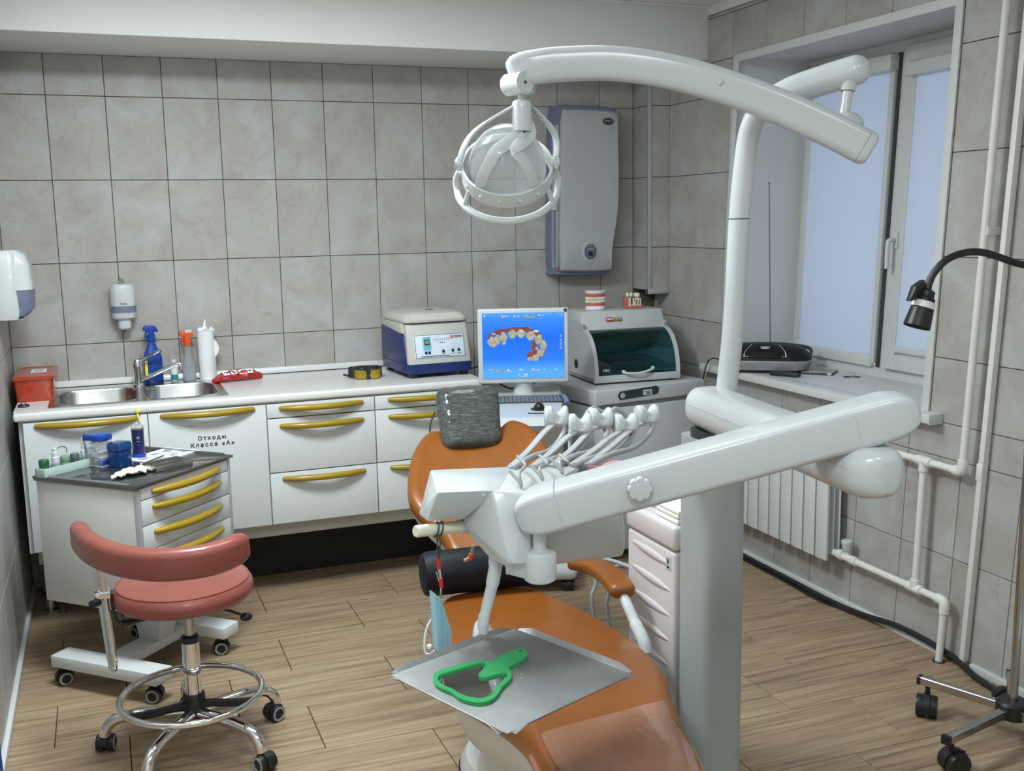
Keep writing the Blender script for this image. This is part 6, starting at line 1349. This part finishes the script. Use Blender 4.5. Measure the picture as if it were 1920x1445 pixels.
hose_arm((1.0330, -2.9300, 1.0681), (1.2259, -2.7700, 1.1212), (0.9989, -3.0750, 1.0732), 4)
hose_arm((1.0823, -2.9300, 1.0654), (1.3030, -2.7300, 1.1222), (1.0476, -3.0700, 1.0807), 8)
hose_arm((1.1297, -2.9300, 1.0630), (1.3560, -2.7600, 1.1080), None, 12)
hose_arm((1.1670, -2.9300, 1.0592), (1.4376, -2.7200, 1.1173), None, 16)
for a_, b_ in (((1.2578, -2.7200, 1.1122), (1.3129, -2.7100, 1.1343)), ((1.3212, -2.7200, 1.1162), (1.3819, -2.7100, 1.1189))):
    p0 = Vector(a_); p1 = Vector(b_); m_ = p0.lerp(p1, 0.5)+Vector((0, 0, 0.022))
    part('hose_loop', G().tube(smooth([p0-Vector((0, 0, 0.03)), p0, m_, p1, p1-Vector((-0.008, 0, 0.03))], 6), 0.0062, 10), HOSE, tu, world=True)
part('air_syringe', G().tube([(1.1880, -2.8000, 1.1155), (1.1878, -2.8000, 1.0973), (1.1817, -2.8100, 1.0841), (1.1756, -2.8200, 1.0685)], [0.0045, 0.0055, 0.004, 0.0022], 8), WHITE, tu, world=True)
part('saliva_tip', G().tube([(0.9017, -2.9000, 0.8962), (0.8974, -2.9000, 0.8744)], 0.0042, 8), CLEARP, tu, world=True)
part('tip_holder', G().tube(smooth([(0.8974, -2.9000, 0.8769), (0.8934, -2.9000, 0.8675), (0.8845, -2.9000, 0.8637)], 4), [0.0065]*5+[0.005]*4, 8), ORANGEP, tu, world=True, label='orange tip on the thin tube')
part('tip_end', G().tube([(0.8857, -2.9000, 0.8648), (0.8794, -2.9000, 0.8644)], 0.0035, 8), WHITE, tu, world=True)
# tray arm
part('tray_arm', G().tube(smooth([(0.9098, -3.0300, 0.9175), (0.9030, -3.0400, 0.8897), (0.8900, -3.0500, 0.8500), (0.8753, -3.0550, 0.8069), (0.8656, -3.0600, 0.7772), (0.8639, -3.0600, 0.7562)], 5), [0.0165]*5+[0.0145]*5+[0.0125]*5+[0.0115]*11, 14), WHITE, tu, world=True)
part('arm_band', G().cyl((0.8691, -3.0580, 0.7947), (0.8655, -3.0600, 0.7748), 0.0120, seg=16), SHELL, tu, world=True)
th_ = Vector((0.8646, -3.0674, 0.7470))
part('tray_holder', G().hull([(th_.x+a, th_.y+b, z) for a, b, z in ((-0.012, 0.028, 0.775), (0.014, 0.022, 0.775), (-0.024, -0.006, 0.750), (0.030, 0.010, 0.750), (-0.022, 0.02, 0.747), (0.03, 0.03, 0.747), (0.0, 0.03, 0.782), (0.005, 0.012, 0.782))], 0.004).box((th_.x+0.01, th_.y-0.12, 0.741), (0.06, 0.26, 0.006), 0.002, rot=(0, 0, R(20))), WHITE, tu, world=True)
solo('pink_net', G().pad([(0.055*math.cos(a)*(1+0.15*math.sin(3*a)), 0.014*math.sin(a)) for a in (2*math.pi*k/20 for k in range(20))], 0.012, 0.006, lambda x, y: 0.012+0.003*math.sin(80*x), M=Matrix.Translation((1.2266, -2.9300, 1.0455)) @ Matrix.Rotation(R(12), 4, 'Z')), mat('pink_mesh_fabric', (0.50, 0.24, 0.26), 0.8, var=0.5, scale=180), 'small strip of pink net lying on the white console behind the spring arm', 'net')

# steel tray and green hand mirror
tz = 0.748
ty = thing('steel_tray', 'square dull steel tray with raised rims held under the white console', 'tray', (0.850, -3.262, tz), R(22))
H_ = 0.160
part('tray_plate', G().box((0, 0, 0), (2*H_+0.01, 2*H_+0.01, 0.0016)), DSTEEL, ty)
for k in range(4):
    Mr = Matrix.Rotation(R(90*k), 4, 'Z')
    n = 10; rows_ = []
    for j in range(n+1):
        s = -1+2*j/n; x = s*(H_-0.004); e = max(0, abs(s)-0.94)/0.06
        hgt = 0.010*(1-0.9*e); rows_.append([Mr @ Vector(v) for v in ((x, -H_-0.003, -0.0008), (x, -H_-0.008-0.001*(1-e), 0.004*(1-e*.8)), (x, -H_-0.0150, hgt), (x, -H_-0.0162, hgt-0.0008), (x, -H_-0.0100, 0.0025*(1-e)), (x, -H_-0.004, -0.0016))])
    part('rim', G().loft(rows_), DSTEEL, ty)
g = G()
for k in range(26):
    a = random.uniform(0, 6.28); r = random.uniform(0, 1); g.cyl((0.035+0.05*r*math.cos(a), 0.05+0.09*r*math.sin(a), 0.0008), (0.035+0.05*r*math.cos(a), 0.05+0.09*r*math.sin(a), 0.0011), random.uniform(0.0006, 0.0018), seg=6)
part('dried_drops', g, mat('dried_drop', (0.62, 0.52, 0.52), 0.6), ty)
mo = [(0.7045, -3.2247), (0.7150, -3.2057), (0.7368, -3.1965), (0.7677, -3.1919), (0.7926, -3.1843), (0.8144, -3.1864), (0.8316, -3.2014), (0.8575, -3.1827), (0.8908, -3.1664), (0.9091, -3.1676), (0.9140, -3.1844), (0.9067, -3.2042), (0.8863, -3.2216), (0.8577, -3.2366), (0.8518, -3.2431), (0.8489, -3.2659), (0.8370, -3.2910), (0.8117, -3.3154), (0.7935, -3.3401), (0.7740, -3.3579), (0.7522, -3.3609), (0.7355, -3.3498), (0.7221, -3.3284), (0.7164, -3.3019), (0.7063, -3.2812), (0.6991, -3.2548)]
mi = [(0.7100, -3.2358), (0.7210, -3.2189), (0.7466, -3.2115), (0.7704, -3.2058), (0.7946, -3.2000), (0.8143, -3.1994), (0.8159, -3.2093), (0.8012, -3.2317), (0.7880, -3.2481), (0.7894, -3.2617), (0.8011, -3.2642), (0.8248, -3.2597), (0.8379, -3.2619), (0.8356, -3.2775), (0.8140, -3.2980), (0.7969, -3.3197), (0.7802, -3.3392), (0.7606, -3.3450), (0.7416, -3.3320), (0.7288, -3.3105), (0.7225, -3.2874), (0.7118, -3.2637)]
mo = [(p.x, p.y) for p in smooth([(a, b, 0) for a, b in mo], 4, closed=True)]; mi = [(p.x, p.y) for p in smooth([(a, b, 0) for a, b in mi], 4, closed=True)]
mcx = sum(p[0] for p in mi)/len(mi); mcy = sum(p[1] for p in mi)/len(mi)
hm_ = thing('hand_mirror', 'green framed hand mirror shaped like a tooth lying on the steel tray', 'mirror', (mcx, mcy, tz+0.001))
from mathutils.geometry import tessellate_polygon
def plate_with_hole(outer, hole, z0, z1):
    g = G(); loops = [[Vector((x, y, 0)) for x, y in outer], [Vector((x, y, 0)) for x, y in hole]]
    fl_ = loops[0]+loops[1]; tri = tessellate_polygon(loops); n = len(fl_)
    g.v = [(p.x, p.y, z1) for p in fl_]+[(p.x, p.y, z0) for p in fl_]
    g.f = [tuple(t) for t in tri]+[tuple(i+n for i in reversed(t)) for t in tri]
    no = len(outer)
    for i in range(no): j = (i+1) % no; g.f.append((i, j, j+n, i+n))
    for i in range(len(hole)): a = no+i; b = no+(i+1) % len(hole); g.f.append((a, b, b+n, a+n))
    return g
part('frame', plate_with_hole(mo, mi, tz+0.001, tz+0.0075), GREEN, hm_, world=True)
part('handle_hole', G().cyl((0.9017, -3.1807, 0.7556), (0.9012, -3.1820, 0.7562), 0.0035, seg=12), DGREY, hm_, world=True)
part('mirror_glass', G().prism([(mcx+(x-mcx)*1.03, mcy+(y-mcy)*1.03) for x, y in mi], tz+0.0015, tz+0.003), MIRROR, hm_, world=True)
# bib chain and face mask hanging from the handle
bc = thing('bib_chain', 'dark bib cord with two red clips looped over the ivory handle', 'cord', (0.7811, -3.0300, 0.9751))
g = G()
for c in (Vector((0.7809, -3.0200, 0.9816)), Vector((0.7902, -3.0200, 0.9815))):
    g.tube([c+Vector((0.004*math.sin(a), 0.0145*math.cos(a), 0.0150*math.sin(a))) for a in (2*math.pi*k/16 for k in range(16))], 0.0017, 6, closed=True)
g.tube([(0.7742, -3.0450, 0.9802), (0.7749, -3.0450, 0.9253)], 0.0017, 6).tube([(0.7822, -3.0450, 0.9792), (0.7783, -3.0450, 0.9248)], 0.0017, 6)
part('cord', g, DGREY, bc, world=True)
for a_, b_ in (((0.7761, -3.0450, 0.9274), (0.7766, -3.0450, 0.9044)), ((0.7794, -3.0450, 0.8832), (0.7811, -3.0450, 0.8633))):
    part('red_sleeve', G().tube([a_, b_], 0.0044, 8), REDPRT, bc, world=True)
part('clip', G().tube([(0.7766, -3.0450, 0.9044), (0.7794, -3.0450, 0.8821)], 0.003, 8).hull([(0.7684, -3.0450, 0.9009), (0.7718, -3.0450, 0.8982), (0.7787, -3.0460, 0.8698), (0.7761, -3.0400, 0.8752)], 0.0008).hull([(0.7777, -3.0450, 0.8650), (0.7823, -3.0450, 0.8643), (0.7758, -3.0450, 0.8398), (0.7820, -3.0400, 0.8395)], 0.0008), CHROME, bc, world=True)
fm = thing('face_mask', 'pale blue folded face mask hanging from the bib clip', 'mask', (0.7756, -3.0400, 0.7820))
mk = [[(0.7557, -3.0450, 0.8613), (0.7564, -3.0450, 0.8306), (0.7572, -3.0450, 0.7997), (0.7580, -3.0450, 0.7686), (0.7588, -3.0450, 0.7374)], [(0.7643, -3.0500, 0.8548), (0.7653, -3.0500, 0.8228), (0.7664, -3.0500, 0.7907), (0.7674, -3.0500, 0.7584), (0.7685, -3.0500, 0.7260)], [(0.7796, -3.0400, 0.8375), (0.7805, -3.0400, 0.8094), (0.7815, -3.0400, 0.7811), (0.7824, -3.0400, 0.7527), (0.7833, -3.0400, 0.7242)], [(0.7841, -3.0500, 0.8193), (0.7849, -3.0500, 0.7973), (0.7857, -3.0500, 0.7753), (0.7865, -3.0500, 0.7532), (0.7874, -3.0500, 0.7310)], [(0.7941, -3.0380, 0.7901), (0.7942, -3.0380, 0.7748), (0.7944, -3.0380, 0.7594), (0.7945, -3.0380, 0.7440), (0.7947, -3.0380, 0.7286)], [(0.8041, -3.0300, 0.7619), (0.8042, -3.0300, 0.7536), (0.8043, -3.0300, 0.7453), (0.8043, -3.0300, 0.7369), (0.8044, -3.0300, 0.7286)]]
part('cloth', G().loft([[Vector(p)+Vector((0, dy, 0)) for p in col] for dy in (-0.0012,) for col in mk]+[[Vector(p)+Vector((0, 0.0035, 0)) for p in col] for col in reversed(mk)], False, False, closed=False), MASKB, fm, world=True, sharp=25)
part('ear_loop', G().tube(smooth([(0.7664, -3.0300, 0.7975), (0.7517, -3.0300, 0.7764), (0.7450, -3.0300, 0.7481), (0.7454, -3.0300, 0.7221), (0.7542, -3.0350, 0.7178), (0.7635, -3.0400, 0.7276)], 5), 0.0022, 6), PAPER, fm, world=True)
part('ear_loop_knot', G().ball((0.7536, -3.0350, 0.7344), 0.006, 8), PAPER, fm, world=True)

# ------------------------------------------------------------------ operating light on its pole
ol = thing('operating_light', 'white dental operating light with long curved arm on a tall pole', 'lamp', (1.66, -2.75, 1.17))
pl_ = smooth([(1.655, -2.75, 1.172), (1.6742, -2.7500, 1.3503), (1.6856, -2.7500, 1.5938), (1.6986, -2.7520, 1.7526), (1.7075, -2.7620, 1.8303), (1.7248, -2.7900, 1.8796), (1.7633, -2.8400, 1.9094), (1.8185, -2.9000, 1.9325), (1.8655, -2.9550, 1.9490)], 6)
n_ = len(pl_); rr_ = [0.0272 if i < n_*0.55 else 0.0272+0.0085*min(1, (i-n_*0.55)/(n_*0.2)) for i in range(n_)]
po = part('pole', G().tube(pl_, rr_, 20), WHITE, ol, world=True, sharp=60)
part('pole_end', G().ball(pl_[-1], 0.0358, 20), WHITE, po, world=True)
part('pole_seam', G().lathe([(0.02745, -0.0012), (0.02745, 0.0012)], c=tuple((1.6862, -2.7500, 1.6071)), seg=24), DGREY, po, world=True)
dp0 = Vector((1.8534, -2.9500, 1.9297)); dp1 = Vector((1.8358, -2.9550, 1.8430))
part('drop_sleeve', G().tube([dp0+Vector((0, 0, 0.01)), dp0.lerp(dp1, 0.32)], [0.022, 0.0175], 18), WHITE, ol, world=True)
part('drop_post', G().tube(smooth([dp0.lerp(dp1, 0.3), dp0.lerp(dp1, 0.65)+Vector((0.001, 0, 0)), dp1], 4), [0.0125]*4+[0.0118]*5, 16), WHITE, ol, world=True)
part('drop_ring', G().tube([dp0.lerp(dp1, 0.31), dp0.lerp(dp1, 0.345)], 0.0150, 18), HOSE, ol, world=True)
ap_ = smooth([(1.1199, -2.6150, 1.9610), (1.1360, -2.6200, 1.9670), (1.1723, -2.6400, 1.9743), (1.2312, -2.6650, 1.9803), (1.3461, -2.7200, 1.9792), (1.4571, -2.7800, 1.9576), (1.5669, -2.8400, 1.9203), (1.6758, -2.9000, 1.8723), (1.7839, -2.9600, 1.8147), (1.8546, -3.0000, 1.7709)], 5)
n_ = len(ap_); sc_ = []
for i in range(n_):
    f_ = i/(n_-1); k = 0.80+0.20*min(1, f_/0.15)
    if i < 5: k *= (0.45, 0.72, 0.86, 0.95, 0.99)[i]
    sc_.append((k, k))
la = part('curved_arm', G().sweep(ap_, rrect(0.062, 0.079, 0.020, 5), sc_), WHITE, ol, world=True, sharp=50)
ec = (ap_[-1]-ap_[-2]).normalized(); e0 = ap_[-1]
pts = [e0+ec*0.0008, e0+ec*0.012, e0+ec*0.020, e0+ec*0.024]
part('end_cap', G().sweep(pts, rrect(0.062, 0.079, 0.020, 5), [(1, 1), (1, 1), (0.92, 0.92), (0.75, 0.78)]), WHITE, la, world=True)
cs_ = ec.cross(Vector((0, 0, 1))).normalized(); cu_ = cs_.cross(ec)
part('cap_badge', G().hull([e0+ec*d_+cs_*a_*0.005+cu_*(b_*0.006-0.012) for d_ in (0.020, 0.0246) for a_ in (-1, 1) for b_ in (-1, 1)]), TEXTK, la, world=True)
pc = ap_[-1].lerp(ap_[-6], 0.55)
part('pivot_dome', G().ball(Vector((1.8426, -2.9550, 1.8258)), (0.043, 0.038, 0.028), 20), WHITE, la, world=True)
an = (ap_[31]-ap_[30]).normalized().cross(Vector((0, 0, 1))).normalized(); an = -an if an.y > 0 else an
bt = Vector((1.5708, -2.8430, 1.9237)); tt = min(range(n_), key=lambda i: (ap_[i]-bt).length)
part('screw_cap', G().ball(ap_[tt]+an*0.031+Vector((0, 0, 0.003)), (0.0085, 0.006, 0.0085), 12), WHITE, la, world=True)
# knuckle, stem and head
kj = Vector((1.1315, -2.6300, 1.9371)); kd = Vector((0.30, -0.95, 0)).normalized()
part('knuckle', G().cyl(kj-kd*0.030, kj+kd*0.034, 0.0265, seg=24), WHITE, ol, world=True)
part('knuckle_screw', G().cyl(kj+kd*0.034, kj+kd*0.0355, 0.0035, seg=10), BLACKP, ol, world=True)
part('knuckle_disc', G().cyl(Vector((1.1652, -2.6150, 1.9361))+kd*-0.012, Vector((1.1652, -2.6150, 1.9361))+kd*0.010, 0.022, seg=22), WHITE, ol, world=True)
stx = Vector((1.1450, -2.6300, 1.9213)); hz0 = Vector((1.1445, -2.6300, 1.8939)); hz1 = Vector((1.1447, -2.6300, 1.8261))
part('stem', G().cyl(stx, hz0, 0.0098, seg=16), WHITE, ol, world=True)
part('swivel_housing', G().lathe([(0.023, 0), (0.0245, 0.002), (0.0245, 0.058), (0.022, 0.070), (0.012, 0.076)], c=(hz1.x, hz1.y, hz1.z), seg=24), WHITE, ol, world=True)
part('lock_pin', G().cyl((hz1.x+0.001, hz1.y-0.012, hz1.z-0.022), (hz1.x+0.001, hz1.y-0.012, hz1.z+0.004), 0.004, seg=8), BLACKP, ol, world=True)
LC = Vector((1.1369, -2.5450, 1.7390)); nz_ = Vector((-0.25, -0.66, 0.71)).normalized(); xl = Vector((0, 0, 1)).cross(nz_).normalized(); yl_ = nz_.cross(xl)
LM = Matrix((( xl.x, yl_.x, nz_.x, LC.x), (xl.y, yl_.y, nz_.y, LC.y), (xl.z, yl_.z, nz_.z, LC.z), (0, 0, 0, 1)))
RB = 0.112
def lp(x, y, z): return LM @ Vector((x, y, z))
g = G(); L_ = []
for k in range(9):
    a = R(88*k/8); L_.append([lp((RB-0.014)*math.cos(a)*math.cos(b), (RB-0.014)*math.cos(a)*math.sin(b), 0.122*math.sin(a)) for b in (2*math.pi*i/40 for i in range(40))])
part('reflector_dome', g.loft(L_, False, True), DOME, ol, world=True, label='clear glass reflector dome')
sec = [(-0.0035, -0.021), (0.0035, -0.021), (0.0035, 0.021), (-0.0035, 0.021)]
ringp = [lp(RB*math.cos(a), RB*math.sin(a), 0.0) for a in (2*math.pi*k/56 for k in range(56))]
L_ = []
for k in range(57):
    a = 2*math.pi*(k % 56)/56; c_, s_ = math.cos(a), math.sin(a)
    L_.append([lp((RB+dx)*c_, (RB+dx)*s_, dz) for dx, dz in ((-0.003, -0.020), (0.003, -0.020), (0.004, 0.0), (0.003, 0.020), (-0.003, 0.020))])
bd_ = part('rim_band', G().loft(L_, False, False), WHITE, ol, world=True)
g = G()
for a in (-150, -125, -100, -75, -50, -25):
    g.ball(lp((RB+0.0035)*math.cos(R(a)), (RB+0.0035)*math.sin(R(a)), 0.0), (0.0055, 0.0055, 0.0055), 8)
tag(part('rim_studs', g, WHITE, bd_, world=True), kind='stuff')
RH = 0.128
hp_ = [lp(RH*math.cos(R(a)), RH*math.sin(R(a))*0.92, -0.062) for a in range(-186, 7, 8)]
hp_ = [lp(-RB-0.006, 0.010, -0.01), lp(-RH-0.002, 0.012, -0.040)]+hp_[1:-1]+[lp(RH+0.002, 0.012, -0.040), lp(RB+0.006, 0.010, -0.01)]
part('grip_ring', G().tube(smooth(hp_, 2), 0.0092, 12), WHITE, ol, world=True)
for a in (-148, -28):
    part('grip_strut', G().tube([lp(RB*math.cos(R(a)), RB*math.sin(R(a)), -0.012), lp(RH*math.cos(R(a)), RH*0.92*math.sin(R(a)), -0.060)], 0.0065, 10), WHITE, ol, world=True)
jt = Vector((hz1.x, hz1.y, hz1.z))
for s in (-1, 1):
    pvt = lp(s*(RB+0.008), 0.0, 0.022); mid = pvt.lerp(jt, 0.55)+Vector((s*0.034, 0.0, 0.046))
    top_ = jt+Vector((s*0.016, 0.0, 0.062))
    yk = smooth([pvt, pvt.lerp(mid, 0.55)+Vector((s*0.012, 0, 0.0)), mid, top_], 6)
    y_ = part('yoke', G().sweep(yk, rrect(0.006, 0.018, 0.002, 2), up=(0.3, -0.8, 0.2)), WHITE, ol, world=True)
    part('yoke_pivot', G().cyl(pvt-xl*0.010, pvt+xl*0.010, 0.011, seg=14).box(pvt, (0.012, 0.016, 0.034), 0.003), WHITE, y_, world=True)
    cage = []
    for al, be in ((4, 40), (22, 37), (40, 31), (56, 22)):
        q_ = R(-90+s*be); cage.append(lp((RB-0.006)*math.cos(R(al))*math.cos(q_), (RB-0.006)*math.cos(R(al))*math.sin(q_), 0.136*math.sin(R(al))))
    rb_ = smooth(cage+[jt+Vector((s*0.014, -0.010, -0.010)), jt+Vector((s*0.010, -0.004, 0.016))], 4)
    part('head_bracket', G().sweep(rb_, rrect(0.034, 0.006, 0.0025, 2), [(0.75+0.35*i/20, 1) for i in range(21)], up=(-0.2, -0.85, 0.45)), WHITE, ol, world=True)
g = G()
for k in range(7): g.box(jt+Vector((0.021+0.0050*k, -0.009, 0.056-0.0065*k)), (0.0035, 0.003, 0.006 if k % 2 else 0.010), rot=(0, 0.8, 0))
part('yoke_print', g, GREYPRT, ol, world=True)
part('bulb_holder', G().cyl(lp(0, 0, 0.02), lp(0, 0, 0.075), 0.014, seg=14), GREYW, ol, world=True)
